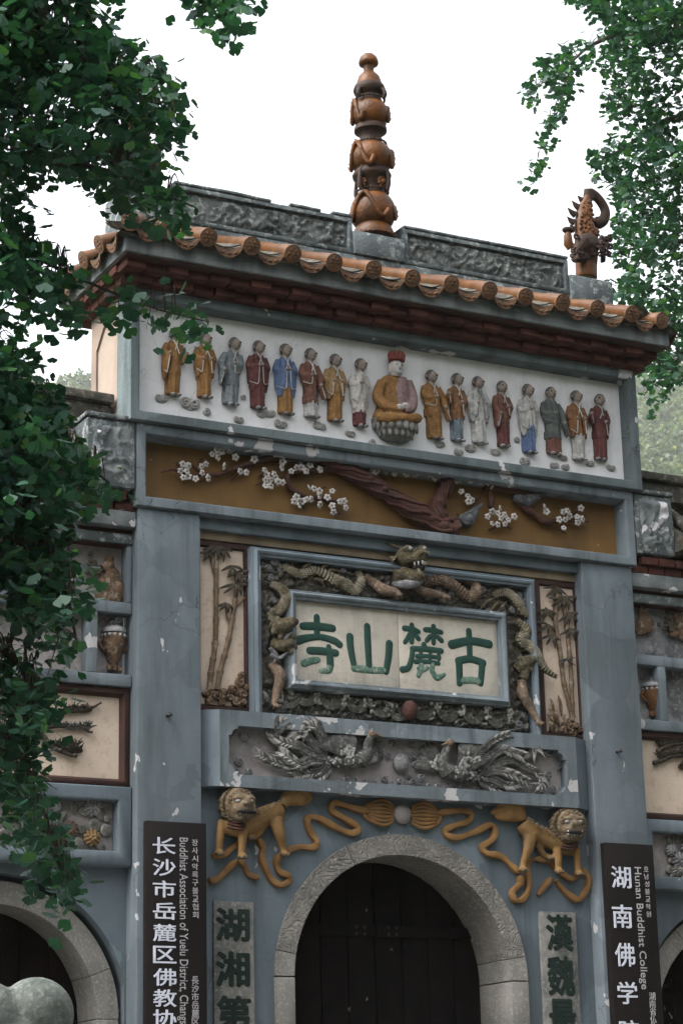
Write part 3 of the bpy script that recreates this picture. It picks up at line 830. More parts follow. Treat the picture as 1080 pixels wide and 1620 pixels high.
# ================================================================== wing bays
def wing(s_, label):
    t = thing('wing_wall', label, 'wall', 'side bays of the gate', loc=(s_ * 3.66, 0.3, -0.2))
    def W(o):
        o.location = (o.location.x - s_ * 3.66, o.location.y - 0.3, o.location.z + 0.2); return o
    X0, X1, cx, cz = 2.552, 4.80, 3.66, 1.736
    rg = random.Random(5 + s_)
    # wall with arch opening
    o_ = [(s_ * X0, -0.2), (s_ * (cx - 1.14), -0.2)] + [(s_ * (cx - 1.14), cz)] + [(s_ * x, z) for x, z in arc(cx, cz, 1.14, 180, 0, 36)[1:-1]] + [(s_ * (cx + 1.14), cz), (s_ * (cx + 1.14), -0.2), (s_ * (X1 + 0.4), -0.2), (s_ * (X1 + 0.4), 3.0), (s_ * X0, 3.0)]
    W(MB().prism(o_, 0.23, 0.7).build('arch_wall', M['blue_clean'], t, ang=30))
    for a0, a1 in ((0, 22), (22, 74), (74, 126), (126, 158), (158, 180)):
        W(vouss(s_ * cx, cz, 0.90, 1.085, a0, a1, 0.315, 0.78, 'arch_stone', M['stone'], t))
    for q in (-1, 1):
        for k_, (za, zb) in enumerate(((-0.2, 0.5), (0.505, 1.15), (1.155, 1.733))):
            a, b = s_ * cx + q * 0.90, s_ * cx + q * 1.085
            W(slab('jamb_stone', min(a, b), max(a, b), 0.316, 0.78, za, zb, M['stone'], t, 0.006))
    for k_ in range(7):
        xa = s_ * cx - 0.9 + 0.257 * k_
        zt = cz + math.sqrt(max(0.03, 0.9 - min(abs(xa - s_ * cx), abs(xa + 0.25 - s_ * cx)) ** 2))
        W(slab('door_plank', xa, xa + 0.25, 0.76, 0.80, -0.2, zt, M['wood'], t, 0.005))
    W(slab('door_backing', s_ * (cx - 1.1), s_ * (cx + 1.1), 0.81, 0.9, -0.2, 2.9, M['wood'], t, 0))
    # flower box
    fx0, fx1 = sorted((s_ * 2.556, s_ * 4.77))
    W(MB().moulding(fx0, fx1, 2.952, 3.606, [(0, 0.3), (0, 0.11), (0.01, 0.10), (0.105, 0.10), (0.118, 0.11), (0.122, 0.25)]).build('flower_frame', M['blue_clean'], t))
    W(slab('flower_ground', fx0 + 0.08, fx1 - 0.08, 0.235, 0.3, 3.0, 3.56, M['pinkgrey'], t, 0))
    # cream panel with brown border
    W(slab('cream_panel', fx0 + 0.03, fx1 - 0.03, 0.215, 0.3, 3.66, 4.40, M['cream'], t, 0))
    W(MB().moulding(fx0, fx1, 3.612, 4.452, [(0, 0.3), (0, 0.16), (0.012, 0.15), (0.048, 0.152), (0.062, 0.175), (0.075, 0.217)]).build('panel_border', M['brown'], t))
    # niches
    W(slab('niche_ground', fx0 + 0.02, fx1 - 0.02, 0.27, 0.32, 4.50, 5.72, M['cloud'] if s_ > 0 else M['pinkgrey'], t, 0))
    W(slab('niche_bar', fx0, fx1, 0.115, 0.27, 4.458, 4.560, M['ledge'], t, 0.008))
    W(slab('niche_bar', fx0, fx1, 0.12, 0.27, 5.092, 5.190, M['ledge'], t, 0.008))
    for xa, xb in ((2.867, 2.958), (4.36, 4.45)):
        W(slab('niche_post', s_ * xa, s_ * xb, 0.118, 0.268, 4.562, 5.090, M['ledge'], t, 0.008))
    for xa, xb in ((2.556, 2.60), (4.70, 4.77)):
        W(slab('niche_post', s_ * xa, s_ * xb, 0.122, 0.268, 5.193, 5.70, M['blue'], t, 0.008))
    # cornices
    W(slab('cornice_band', fx0, fx1, 0.10, 0.3, 5.702, 5.790, M['worn'], t, 0.01))
    W(slab('cornice_band', fx0, fx1, 0.03, 0.3, 5.835, 5.975, M['flaked'], t, 0.012, 0.15, 0.006))
    W(slab('cornice_core', fx0, fx1, 0.14, 0.7, 5.70, 6.5, M['brown'], t, 0))
    pb = None
    for row in range(2):
        for k_ in range(11):
            x = s_ * (2.66 + 0.2 * k_ + 0.1 * row)
            if pb is None:
                pb = slab('brick', -0.092, 0.092, 0, 0.12, 0, 0.075, M['brick'], t, 0.006, 0.3, 0.003)
                pb.location = (x, 0.03, 5.978); W(pb)
            else:
                W(share(pb, 'brick', t, (x, 0.03 - 0.05 * row, 5.978 + 0.08 * row), (0, 0, rg.gauss(0, 0.02))))
    # projecting carved end block
    bx0, bx1 = sorted((s_ * 2.60, s_ * 3.045))
    W(slab('end_block', bx0, bx1, -0.05, 0.42, 6.15, 6.755, M['worn'], t, 0.02, 0.15, 0.01))
    W(carving('block_carving', bx0 + 0.05, bx1 - 0.05, 6.21, 6.70, -0.048, 0.045, M['flaked'], t, 6.5, 0.018, 21 * s_ + 40))
    W(slab('block_cap', s_ * 2.60, s_ * 3.06, -0.075, 0.45, 6.758, 6.80, M['worn'], t, 0.012, 0.12, 0.01))
    # old roof and its coping
    rf = MB()
    r0, r1 = s_ * 3.05, s_ * 5.0
    v = [(r0, -0.22, 6.28), (r1, -0.22, 6.28), (r1, 0.34, 6.72), (r0, 0.34, 6.72), (r0, -0.20, 6.20), (r1, -0.20, 6.20), (r1, 0.9, 6.2), (r0, 0.9, 6.2), (r1, 0.7, 6.72), (r0, 0.7, 6.72)]
    rf.add(v, [(0, 1, 2, 3), (4, 5, 1, 0), (7, 6, 5, 4), (3, 2, 8, 9), (9, 8, 6, 7), (0, 3, 9, 7, 4), (1, 5, 6, 8, 2)])
    rr_ = W(rf.build('roof', M['old_tile'], t, smooth=False, recalc=True))
    for k_ in range(7):
        c = share(OLD_T, 'roof_tile', rr_, (s_ * (3.16 + 0.27 * k_), -0.27, 6.33), (R(38), 0, 0), (0.8, 0.72, 0.8))
        c = share(OLD_D, 'drip_tile', rr_, (s_ * (3.295 + 0.27 * k_), -0.25, 6.30), (R(32), 0, 0), (0.66, 0.5, 0.8))
    W(slab('coping', s_ * 2.68, s_ * 5.0, 0.28, 0.66, 6.83, 7.02, M['old_tile'], t, 0.02, 0.15, 0.02))
    W(slab('coping_cap', s_ * 2.68, s_ * 5.0, 0.22, 0.72, 7.023, 7.11, M['old_tile'], t, 0.02, 0.13, 0.02))
    W(slab('outer_pillar', s_ * 4.82, s_ * 5.3, 0.0, 0.7, -0.2, 6.15, M['blue'], t, 0.012))
    return t
_b = barrel().build('roof_tile', [M['old_tile'], M['old_tile']])
_d = drip().build('drip_tile', [M['old_tile'], M['old_tile']])
OLD_T, OLD_D = _b.data, _d.data
bpy.data.objects.remove(_b); bpy.data.objects.remove(_d)
wing(-1, 'side bay of the gate half hidden behind hanging ginkgo leaves, left of the doorway')
wing(1, 'side bay of the gate cut off by the right edge of the photo')

# ================================================================== roof ornaments
def pz(px, py, y): return at(px, py, y).z
fin = thing('roof_finial', 'tall brown glazed gourd-shaped finial on the middle of the roof ridge', 'finial', loc=(0, 0.37, 9.085))
FY = 0.37
fx = 0.03
def fpart(name, prof, m, n=28, extra=None):
    """prof in pixels: (half width, y in the photograph)"""
    mb = MB()
    pr = [(hw * 0.0062, pz(590, py, FY) - 9.085) for hw, py in prof]
    mb.lathe(sorted(pr, key=lambda q: q[1]) if extra is None else pr, (fx, 0, 0), n)
    return mb.build(name, m, fin, ang=60)
def ballprof(hw, y0, y1, k=10, top=0.35, bot=0.45):
    out = []
    for i in range(k + 1):
        t = -1 + 2 * i / k
        c = math.sqrt(max(0, 1 - (t * 0.94) ** 2))
        out.append((hw * (c * 0.85 + 0.15), y1 + (y0 - y1) * (t + 1) / 2))
    return out
fpart('gourd', ballprof(36, 307, 366), M['bronze'])
fpart('base', [(33, 377), (33, 372), (30, 364), (25, 358), (22, 352)], M['bronze'])
fpart('neck', [(22, 310), (19, 305), (19, 296), (24, 288), (30, 283), (31, 279), (28, 274), (25, 270)], M['bronze_dark'])
fpart('gourd', ballprof(34, 228, 276), M['bronze'])
fpart('neck', [(20, 232), (18, 226), (17, 216), (20, 213), (26, 210), (26, 205), (23, 201)], M['bronze_dark'])
fpart('gourd', ballprof(29, 160, 204), M['bronze'])
fpart('neck', [(21, 165), (19, 160), (18, 154), (24, 150), (26, 145), (24, 139), (20, 136)], M['bronze_dark'])
fpart('dome', [(21, 139), (20, 133), (17, 124), (11, 118), (8.5, 116)], M['bronze'])
fpart('neck', [(9, 118), (8, 113), (9, 107), (10, 104)], M['bronze'])
fpart('knob', [(10, 107), (15.5, 104), (16, 100), (14, 94), (9, 89), (3, 87.5)], M['bronze'])
# beaded rims, winged brackets and rosettes round the gourds
for hw, py in ((23.5, 161), (24, 230), (25, 306), (30, 352)):
    mb = MB(); z = pz(590, py, FY) - 9.085
    for q in range(30):
        a = 2 * math.pi * q / 30
        mb.ell((fx + hw * 0.0062 * math.cos(a), hw * 0.0062 * math.sin(a), z), (0.014, 0.014, 0.012), 7, 5)
    mb.build('beaded_rim', M['bronze_dark'], fin)
for (hw, y0, y1) in ((29, 147, 165), (31, 270, 310)):
    for q in range(4):
        a = R(45 + 90 * q - 20)
        mb = MB()
        pts = []
        for t in np.linspace(0, 1, 9):
            py = y0 + (y1 - y0) * t
            r = (hw - 5 + 6 * math.sin(t * math.pi * 0.9) + 3 * t) * PX
            pts.append((fx + r * math.cos(a), r * math.sin(a), pz(590, py, FY) - 9.085))
        mb.tube(pts, [0.012, 0.022, 0.02, 0.025, 0.018], 8)
        mb.build('bracket', M['bronze_dark'], fin)
for a_, py in ((-75, 296), (-160, 297), (20, 299)):
    mb = MB(); z = pz(590, py, FY) - 9.085; a = R(a_)
    c = Vector((fx + 25 * PX * math.cos(a), 25 * PX * math.sin(a), z))
    for q in range(9):
        b = 2 * math.pi * q / 9
        mb.ell(c + Vector((-math.sin(a) * 0.045 * math.cos(b), math.cos(a) * 0.045 * math.cos(b), 0.045 * math.sin(b))), 0.018, 7, 5)
    mb.ell(c, 0.036, 10, 6)
    mb.build('rosette', M['bronze'], fin)
# dragons wound over the two lower gourds
for (hw, ya, yb, a0, a1) in ((36, 316, 354, -215, -75), (36, 320, 350, -60, 60), (34, 234, 272, -220, -110), (34, 236, 270, -60, 40), (29, 166, 198, -220, -140), (29, 168, 196, -50, 30)):
    mb = MB(); pts = []
    for t in np.linspace(0, 1, 24):
        a = R(a0 + (a1 - a0) * t)
        py = ya + (yb - ya) * (0.5 + 0.5 * math.sin(t * 9))
        tt = (py - (ya + yb) / 2) / 40
        r = hw * 0.0062 * (1.0 - 0.25 * tt * tt)
        pts.append((fx + r * math.cos(a), r * math.sin(a), pz(590, py, FY) - 9.085))
    mb.tube(pts, [0.01, 0.022, 0.026, 0.022, 0.03], 8)
    for p in pts[2::2]:
        d = Vector((p[0] - fx, p[1], 0)).normalized()
        mb.tube([Vector(p), Vector(p) + d * 0.035 + Vector((0, 0, 0.02))], [0.014, 0.002], 6)
    mb.build('coiled_dragon', M['bronze'], fin, ang=80)

def ridge_beast(s_, label):
    """dragon-fish ridge ornament; outline traced on the right-hand one, mirrored for the left"""
    yb = 0.37
    base = at(925, 440, yb)
    t = thing('ridge_ornament', label, 'roof ornament', 'dragon ornaments on the ridge ends', loc=(s_ * 2.40, yb, 9.055))
    def q(cx, cy, dy=0.0):      # crop pixel of the enlarged view -> local
        p = at(870 + cx / 9.818, 290 + cy / 9.818, yb)
        return Vector((s_ * (p.x - 2.40), dy, p.z - 9.055))
    body = MB()
    body.tube([q(560, 1480), q(555, 1300), q(560, 1100), q(560, 950), q(555, 800), q(520, 620), q(525, 430), q(570, 250), q(600, 150)], [0.118, 0.118, 0.125, 0.13, 0.13, 0.108, 0.085, 0.055, 0.035], 12, 0.85)
    body.ell(q(470, 1050, -0.06), (0.12, 0.10, 0.09))
    body.build('body', M['bronze'], t, voxel=0.014)
    hd = MB()      # gaping head low on the front
    hd.tube([q(560, 960, -0.05), q(420, 1000, -0.10), q(320, 1120, -0.12)], [0.12, 0.10, 0.05], 10, 0.9)
    hd.tube([q(540, 1130, -0.05), q(400, 1200, -0.10), q(290, 1260, -0.12)], [0.07, 0.06, 0.03], 10, 0.9)
    hd.ell(q(520, 1010, -0.13), (0.05, 0.04, 0.05)); hd.ell(q(690, 1000, -0.10), (0.05, 0.05, 0.05))
    for k in range(6):
        a = R(20 + 50 * k)
        hd.tube([q(620, 1060, -0.10), q(620 + 120 * math.cos(a), 1060 - 120 * math.sin(a), -0.10)], [0.04, 0.012], 7)
    hd.build('head', M['bronze_dark'], t, voxel=0.012, sm=2)
    rr = random.Random(31)
    mn = MB()      # curled mane and scroll work round the lower half
    for k in range(26):
        cx_, cy_ = rr.uniform(270, 790), rr.uniform(880, 1230)
        curl(mn, q(cx_, cy_, -0.13 - 0.03 * rr.random()), rr.uniform(0.025, 0.045), 1.2, 0.36, rr.choice((1, -1)), a0=rr.random() * 6)
    for k in range(9):
        cy_ = 900 + 40 * k
        for ed, dx in ((300 if k > 2 else 380, -60), (770, 60)):
            mn.tube([q(ed - dx * 0.6, cy_, -0.06), q(ed, cy_ + 10, -0.07), q(ed + dx * rr.uniform(0.3, 1), cy_ - rr.uniform(-20, 30), -0.05)], [0.035, 0.028, 0.006], 7)
    mn.build('mane', M['bronze_dark'], t, ang=80)
    sc_ = MB()     # scales on the body
    for k in range(70):
        v_ = rr.uniform(300, 860); w2 = np.interp(v_, [250, 430, 620, 860], [55, 105, 150, 190])
        c_ = np.interp(v_, [250, 430, 620, 860], [575, 525, 520, 555]); u_ = rr.uniform(-0.9, 0.9)
        sc_.ell(q(c_ + u_ * w2, v_, -np.interp(v_, [250, 430, 620, 860], [0.045, 0.07, 0.09, 0.11]) * math.sqrt(1 - u_ * u_ * 0.9)), (0.016, 0.012, 0.02), 7, 5, 0, rr.random())
    sc_.build('scales', M['bronze'], t)
    tail = MB()
    tail.tube(catmull([q(600, 130), q(680, 180), q(780, 290), q(850, 430), q(830, 560), q(750, 620), q(680, 640)], 5), [0.05, 0.055, 0.055, 0.055, 0.06, 0.065, 0.05], 9, 0.8)
    tail.tube([q(590, 100), q(600, 260)], [0.055, 0.06], 8, 0.8)
    tail.tube([q(760, 880), q(850, 930), q(930, 990)], [0.07, 0.05, 0.015], 8, 0.8)
    for (ax, ay, bx, by) in ((770, 560, 690, 520), (860, 420, 890, 400), (880, 560, 900, 590), (810, 300, 830, 270)):
        tail.tube([q(ax, ay), q(bx, by)], [0.04, 0.008], 7, 0.8)
    tail.build('tail', M['bronze_dark'], t, voxel=0.012, sm=2)
    for (ax, ay, bx, by) in ((500, 240, 420, 190), (420, 340, 330, 265), (360, 450, 265, 375), (340, 570, 258, 515), (350, 680, 300, 640), (540, 200, 530, 110)):
        MB().tube([q(ax + 25, ay + 40), q((ax + bx) / 2 + 12, (ay + by) / 2 + 34), q(bx, by)], [0.045, 0.032, 0.004], 8, 0.6).build('dorsal_fin', M['bronze_dark'], t)
    h = MB()       # little rider figure / hilt at the shoulder
    h.tube([q(300, 1010, -0.03), q(255, 960, -0.03), q(245, 830, -0.03), q(245, 770, -0.03)], [0.05, 0.05, 0.042, 0.03], 9)
    h.build('hilt', M['bronze'], t)
    hh = MB()
    hh.ell(q(245, 745, -0.03), (0.065, 0.05, 0.035))
    for dx in (-70, -25, 20, 60):
        hh.tube([q(245 + dx * 0.6, 750, -0.03), q(245 + dx, 690 + abs(dx) * 0.4, -0.03)], [0.022, 0.006], 6)
    hh.build('hilt_top', M['bronze_dark'], t)
    return t
ridge_beast(1, 'brown glazed dragon-fish ornament on the right end of the ridge, sky around it')
ridge_beast(-1, 'brown glazed dragon-fish ornament on the left end of the ridge, hidden among leaves')

# ================================================================== frieze: monks, seated figure, clouds
YF = 0.06
def monk(i, hx, hy, x0, x1, yb, robe, skirt, split, trim, face, label, sleeves):
    base = at((x0 + x1) / 2, yb, YF)
    top = at(hx, hy - 10, YF)
    H = top.z - base.z
    xl, xr = at(x0, (hy + yb) / 2, YF).x, at(x1, (hy + yb) / 2, YF).x
    W_ = xr - xl; cx = (xl + xr) / 2
    hcx = at(hx, hy, YF).x
    t = thing('monk_figure', label, 'relief figure', 'standing monks on the white frieze', loc=(cx, YF, base.z))
    rr = random.Random(100 + i)
    lean = (hcx - cx)
    D = 0.085
    bw = min(W_ * 0.31, 0.096)          # body half width
    def X(v): return lean * (0.25 + 0.75 * v)
    rob = MB()
    zs = split
    tab = [(0.00, 0.86), (0.05, 0.95), (0.2, 0.93), (0.40, 0.95), (0.55, 1.0), (0.68, 1.05), (0.75, 1.0), (0.795, 0.72), (0.825, 0.40)]
    rows = lambda a, b: [(X(v), 0.0, v * H, bw * np.interp(v, [q[0] for q in tab], [q[1] for q in tab]), D * (0.72 + 0.28 * math.sin(math.pi * min(1, v + 0.15)))) for v in np.linspace(a, b, 10)]
    rob.loft(rows(split, 0.83), 30, 0, 0.085, 9, rr.random() * 6)
    rob.loft([(X(split) , 0.0, split * H - 0.012, bw * 1.08, D * 0.98), (X(split + .1), 0.0, (split + 0.1) * H, bw * 1.04, D)], 26, 0, 0.06, 8, 1)
    rob.build('robe', M['robe_' + robe], t, voxel=0.0075, sm=2)
    sk = MB()
    sk.loft(rows(0.0, split + 0.02), 30, 0, 0.12, 9, rr.random() * 6)
    sk.loft([(X(0), -0.004, -0.004, bw * 0.95, D * 0.8), (X(0), -0.004, 0.03, bw * 1.0, D * 0.82)], 26, 0, 0.1, 9, 2)
    sk.build('skirt', M['robe_' + skirt], t, voxel=0.0075, sm=2)
    # sleeves with hanging cloth
    for s_, (wx, wv, hang, flare) in zip((-1, 1), sleeves):
        sl = MB()
        sh = Vector((X(0.74) + s_ * bw * 0.80, -0.02, 0.755 * H))
        el = Vector((s_ * min(W_ * 0.40, bw * 1.2) + X(0.55) * 0.5, -0.035, 0.60 * H))
        wr = Vector((wx * W_, -D - 0.004, wv * H))
        sl.tube(catmull([sh, el, wr], 5), [0.036, 0.038, 0.028], 9, 0.9)
        if hang:
            n = 7
            pts_a = [el.lerp(wr, u) for u in np.linspace(0, 1, n)]
            for u, p in zip(np.linspace(0, 1, n), pts_a):
                ln = 1.45 * hang * H * (0.55 + 0.45 * math.sin(math.pi * min(1, u * 0.9 + 0.1)))
                q = p + Vector((flare * W_ * (0.4 + 0.6 * u), 0.012, -ln))
                sl.tube([p, p.lerp(q, 0.5) + Vector((0, -0.006 * math.sin(u * 9), 0)), q], [0.026, 0.022, 0.013], 7, 0.75)
        sl.build('sleeve', M['robe_' + robe], t, voxel=0.0075, sm=2)
        if trim and hang:
            tb = MB()
            e0 = el + Vector((flare * W_ * 0.4, -0.012, -1.4 * hang * H * 0.62)); e1 = wr + Vector((flare * W_, 0.0, -1.4 * hang * H * 0.72))
            md = (e0 + e1) / 2 + Vector((0, -0.02, -0.02 * H))
            tb.tube(catmull([wr + Vector((flare * W_ * 0.2, -0.02, -0.02)), e1 + Vector((0, -0.012, 0)), md, e0], 5), 0.0042, 6)
            tb.build('sleeve_trim', M['robe_' + trim], t)
    # crossed collar
    cb = MB()
    nk = 0.815 * H
    f0 = 1 if face >= 0 else -1
    cb.tube(catmull([(X(0.8) - bw * 0.33, -D * 0.62, nk), (X(0.7) - bw * 0.05 * f0, -D * 0.99, 0.73 * H), (X(0.6) + bw * 0.40 * f0, -D * 1.02, 0.60 * H)], 5), 0.0058, 6)
    cb.tube(catmull([(X(0.8) + bw * 0.33, -D * 0.62, nk), (X(0.7) + bw * 0.05 * f0, -D * 1.0, 0.735 * H), (X(0.6) - bw * 0.15 * f0, -D * 1.03, 0.64 * H)], 5), 0.0058, 6)
    cb.build('collar', M['robe_' + (trim or 'silver')], t)
    for s_, (wx, wv, hang, flare) in zip((-1, 1), sleeves):
        hn = MB(); hn.ell((wx * W_, -D - 0.018, wv * H + 0.004), (0.018, 0.018, 0.016), 9, 6)
        hn.build('hand', M['skin'], t)
    # head: skull, brow, nose, ears, chin
    hr = 0.050
    hz = at(hx, hy, YF).z - base.z
    hd = MB()
    hxx = lean
    fy = -0.05
    tx_ = face * 0.014
    hd.ell((hxx + tx_ * 0.3, fy - 0.006, hz - hr * 0.08), (hr * 0.93, hr * 1.0, hr * 1.14), 16, 11)
    hd.ell((hxx + tx_, fy - hr * 0.55, hz - hr * 0.55), (hr * 0.56, hr * 0.5, hr * 0.55))
    hd.ell((hxx + tx_, fy - hr * 0.80, hz + hr * 0.30), (hr * 0.58, hr * 0.22, hr * 0.16))
    hd.tube([(hxx + tx_, fy - hr * 0.95, hz + hr * 0.2), (hxx + tx_ * 1.2, fy - hr * 1.16, hz - hr * 0.18)], [hr * 0.12, hr * 0.19], 7)
    for s_ in (-1, 1):
        hd.ell((hxx + s_ * hr * 0.98 - tx_ * 0.4, fy, hz - hr * 0.05), (hr * 0.16, hr * 0.22, hr * 0.36))
        hd.ell((hxx + tx_ + s_ * hr * 0.5, fy - hr * 0.72, hz - hr * 0.25), (hr * 0.2, hr * 0.2, hr * 0.2))
    hd.tube([(X(0.8), -0.03, 0.79 * H), (hxx, fy + 0.01, hz - hr * 0.6)], [0.04, 0.028], 9)
    hd.build('head', M['skin'], t, voxel=0.006, sm=1)
    hc = MB()
    hc.ell((hxx - tx_ * 0.25, fy + 0.010, hz + hr * 0.22), (hr * 1.03, hr * 1.06, hr * 1.12), 18, 12)
    hc.build('shaven_crown', M['hair'], t)
    for s_ in (-1, 1):
        ft = MB(); ft.ell((hxx + tx_ * 1.1 + s_ * hr * 0.36, fy - hr * 0.90, hz + hr * 0.08), (hr * 0.28, hr * 0.14, hr * 0.19), 8, 6)
        ft.build('eye', M['dark'], t)
    ft = MB(); ft.ell((hxx + tx_ * 1.1, fy - hr * 1.03, hz - hr * 0.60), (hr * 0.24, hr * 0.06, hr * 0.07), 8, 6)
    ft.build('mouth', M['dark'], t)
    for s_ in (-1, 1):
        fe = MB(); fe.ell((X(0) + s_ * bw * 0.42 + face * 0.02, -0.05, -0.002), (0.026, 0.035, 0.014), 9, 6)
        fe.build('foot', M['cloud'], t)
    return t
SL_A = ((-0.18, 0.56, 0.20, -0.05), (0.16, 0.57, 0.20, 0.05))
SL_L = ((-0.30, 0.46, 0.20, -0.14), (0.10, 0.58, 0.12, 0.03))
SL_R = ((-0.10, 0.58, 0.12, -0.02), (0.28, 0.44, 0.18, 0.18))
SL_C = ((-0.06, 0.60, 0.26, -0.06), (0.06, 0.61, 0.26, 0.06))
SL_O = ((-0.20, 0.58, 0.28, -0.12), (0.50, 0.60, 0.10, -0.08))
SL_P = ((-0.52, 0.64, 0.08, 0.06), (0.14, 0.54, 0.18, 0.06))
MONKS = [
    (274.6, 532, 251, 289, 626, 'ochre', 'ochre', 0.30, 'white', 1, 'leftmost standing monk, orange robe with white chest, arm held out to the right', SL_O),
    (322, 540, 303, 339, 630, 'ochre', 'ochre', 0.28, 'white', 1, 'monk in ochre robe with pale inner sleeve, second from left', SL_A),
    (368, 547, 340, 380, 641, 'grey', 'grey', 0.28, 'silver', 1, 'monk in plain blue-grey robe with a wide sleeve flaring left', SL_L),
    (406, 552, 387, 424, 647, 'maroon', 'maroon', 0.30, 'silver', 1, 'dark red robed monk with pale trimmed sleeves, fourth from left', SL_C),
    (448.5, 557, 430, 468, 656, 'blue', 'ochre', 0.36, 'silver', 1, 'monk in bright blue robe over an ochre skirt', SL_C),
    (487.6, 564, 472, 508, 661, 'brown', 'silver', 0.20, 'white', 1, 'monk in reddish brown robe with whitish hem, sixth from left', SL_R),
    (527, 573, 508, 545, 667, 'tan', 'ochre', 0.42, 'white', 1, 'monk in tan cloak with pale open sleeves, seventh from left', SL_A),
    (566.7, 580, 549, 581, 675, 'white', 'maroon', 0.20, 'silver', 1, 'white robed monk with dark red hem, just left of the seated figure', SL_C),
    (678, 598, 666, 705, 695, 'ochre', 'ochre', 0.32, 'silver', 1, 'monk in ochre robe with sleeve swinging right, beside the seated figure', SL_R),
    (719, 603, 703, 734, 698, 'orange', 'slate', 0.30, 'white', 1, 'monk with rust brown cloak slung over blue-grey skirt', SL_P),
    (751.6, 608, 736, 773, 702, 'silver', 'silver', 0.32, 'grey', 1, 'monk in pale grey robe, third to the right of the seated figure', SL_A),
    (789.7, 615, 777, 808, 707, 'brown', 'maroon', 0.35, 'silver', 0, 'monk in plain dark red robe with hands hidden in a sleeve, right half', SL_L),
    (830.6, 620, 816, 849, 717, 'silver', 'blue', 0.38, 'white', 1, 'monk in pale grey robe above a blue skirt', SL_C),
    (866.7, 624.5, 854, 892, 719, 'green', 'brown', 0.22, 'grey', 0, 'monk in dark green-grey robe with brown hem and sleeve swinging right', SL_R),
    (906.7, 630, 894, 927, 728, 'orange', 'silver', 0.34, 'white', 1, 'rust brown robed monk above pale grey skirt, second from right', SL_A),
    (943.7, 635.5, 928, 961, 728, 'maroon', 'maroon', 0.32, 'silver', -1, 'rightmost standing monk, dark red robe, arm held out to the left', SL_P),
]
for i_, a_ in enumerate(MONKS):
    monk(i_, *a_)

# seated figure on the lotus
sb = at(622, 700, YF)
bud = thing('seated_figure', 'large seated robed figure with red crown on a lotus seat, middle of frieze', 'relief figure', loc=(sb.x, YF, sb.z))
def sp_(px, py, dy=0.0):
    p = at(px, py, YF); return Vector((p.x - sb.x, dy, p.z - sb.z))
lot = MB()
lot.loft([(sp_(622.5, py).x, 0, sp_(622.5, py).z, hw * 0.0064, hw * 0.0046) for hw, py in ((12, 702), (23, 697), (32, 686), (37, 674), (37.5, 669), (35, 667))], 40)
lot.build('lotus_seat', M['robe_lotus'], bud)
for row, (n, py, hw, sc) in enumerate(((9, 679, 36.5, 1.0), (8, 690, 29, 0.85))):
    for k_ in range(n):
        a = R(-172 + 164 * (k_ + 0.5 * row) / (n - 0.0 + (0.0 if row == 0 else 0.3)))
        c = sp_(622.5, py)
        MB().ell((c.x + math.cos(a) * hw * 0.0062, math.sin(a) * hw * 0.0046, c.z), (0.036 * sc * max(0.4, abs(math.sin(a))), 0.022, 0.048 * sc), 10, 7).build('petal', M['robe_lotus'], bud)
bd = MB()
bd.loft([(sp_(px, py).x, 0, sp_(px, py).z, hw * 0.0064, dp) for px, hw, py, dp in ((622, 35, 671, 0.13), (622, 35.5, 664, 0.14), (621.5, 31, 655, 0.135), (621, 27, 645, 0.12), (621, 25.5, 630, 0.11), (621, 24.5, 615, 0.105), (620.5, 22, 604, 0.09), (620, 15, 598, 0.07), (620, 9, 595, 0.05))], 36, 0, 0.02, 9)
bd.tube(catmull([sp_(600, 607, -0.05), sp_(592, 632, -0.07), sp_(604, 652, -0.14), sp_(622, 656, -0.17)], 5), [0.05, 0.055, 0.05, 0.035], 10)
bd.tube(catmull([sp_(590, 664, -0.08), sp_(606, 669, -0.15), sp_(630, 668, -0.16)], 5), [0.05, 0.05, 0.04], 10)
bd.tube(catmull([sp_(655, 666, -0.08), sp_(640, 669, -0.14), sp_(622, 670, -0.15)], 5), [0.045, 0.05, 0.04], 10)
bd.build('robe', M['robe_ochre'], bud, voxel=0.009, sm=3)
sh = MB()
sh.loft([(sp_(px, py).x, -0.012, sp_(px, py).z, hw * 0.0064, dp) for px, hw, py, dp in ((632, 13, 662, 0.145), (630, 15, 650, 0.135), (628, 16.5, 635, 0.122), (627, 16.5, 620, 0.115), (629, 14, 608, 0.10), (631, 9, 600, 0.075))], 36, 0, 0.05, 14)
sh.tube(catmull([sp_(640, 606, -0.05), sp_(647, 630, -0.06), sp_(640, 652, -0.13), sp_(624, 657, -0.17)], 5), [0.045, 0.05, 0.048, 0.032], 10)
sh.build('patchwork_shawl', M['robe_rose'], bud, voxel=0.009, sm=2)
for px_, py_, r_x in ((626, 650, 0.036), (617, 652, 0.034)):
    hb = MB()
    hb.ell(sp_(px_, py_, -0.185), (r_x, 0.025, 0.02))
    for k_ in range(4): hb.tube([sp_(px_ - 4 + 2.4 * k_, py_, -0.20), sp_(px_ - 3 + 2.4 * k_, py_ + 5, -0.195)], [0.008, 0.006], 6)
    hb.build('hand', M['pale_face'], bud)
fh = MB(); c = sp_(620, 585, -0.075)
fh.ell(c, (0.062, 0.062, 0.082), 18, 12); fh.ell(c + Vector((0.008, -0.03, -0.05)), (0.035, 0.03, 0.03))
fh.tube([c + Vector((0.008, -0.06, 0.01)), c + Vector((0.009, -0.074, -0.018))], [0.007, 0.012], 7)
for s_ in (-1, 1): fh.ell(c + Vector((s_ * 0.062, 0.01, -0.02)), (0.014, 0.016, 0.05))
fh.tube([sp_(620, 598, -0.05), c], [0.05, 0.035], 10)
fh.build('head', M['pale_face'], bud, voxel=0.007, sm=1)
for s_ in (-1, 1): MB().ell(c + Vector((0.008 + s_ * 0.024, -0.056, 0.008)), (0.014, 0.006, 0.005), 8, 6).build('eye', M['dark'], bud)
fe = MB()
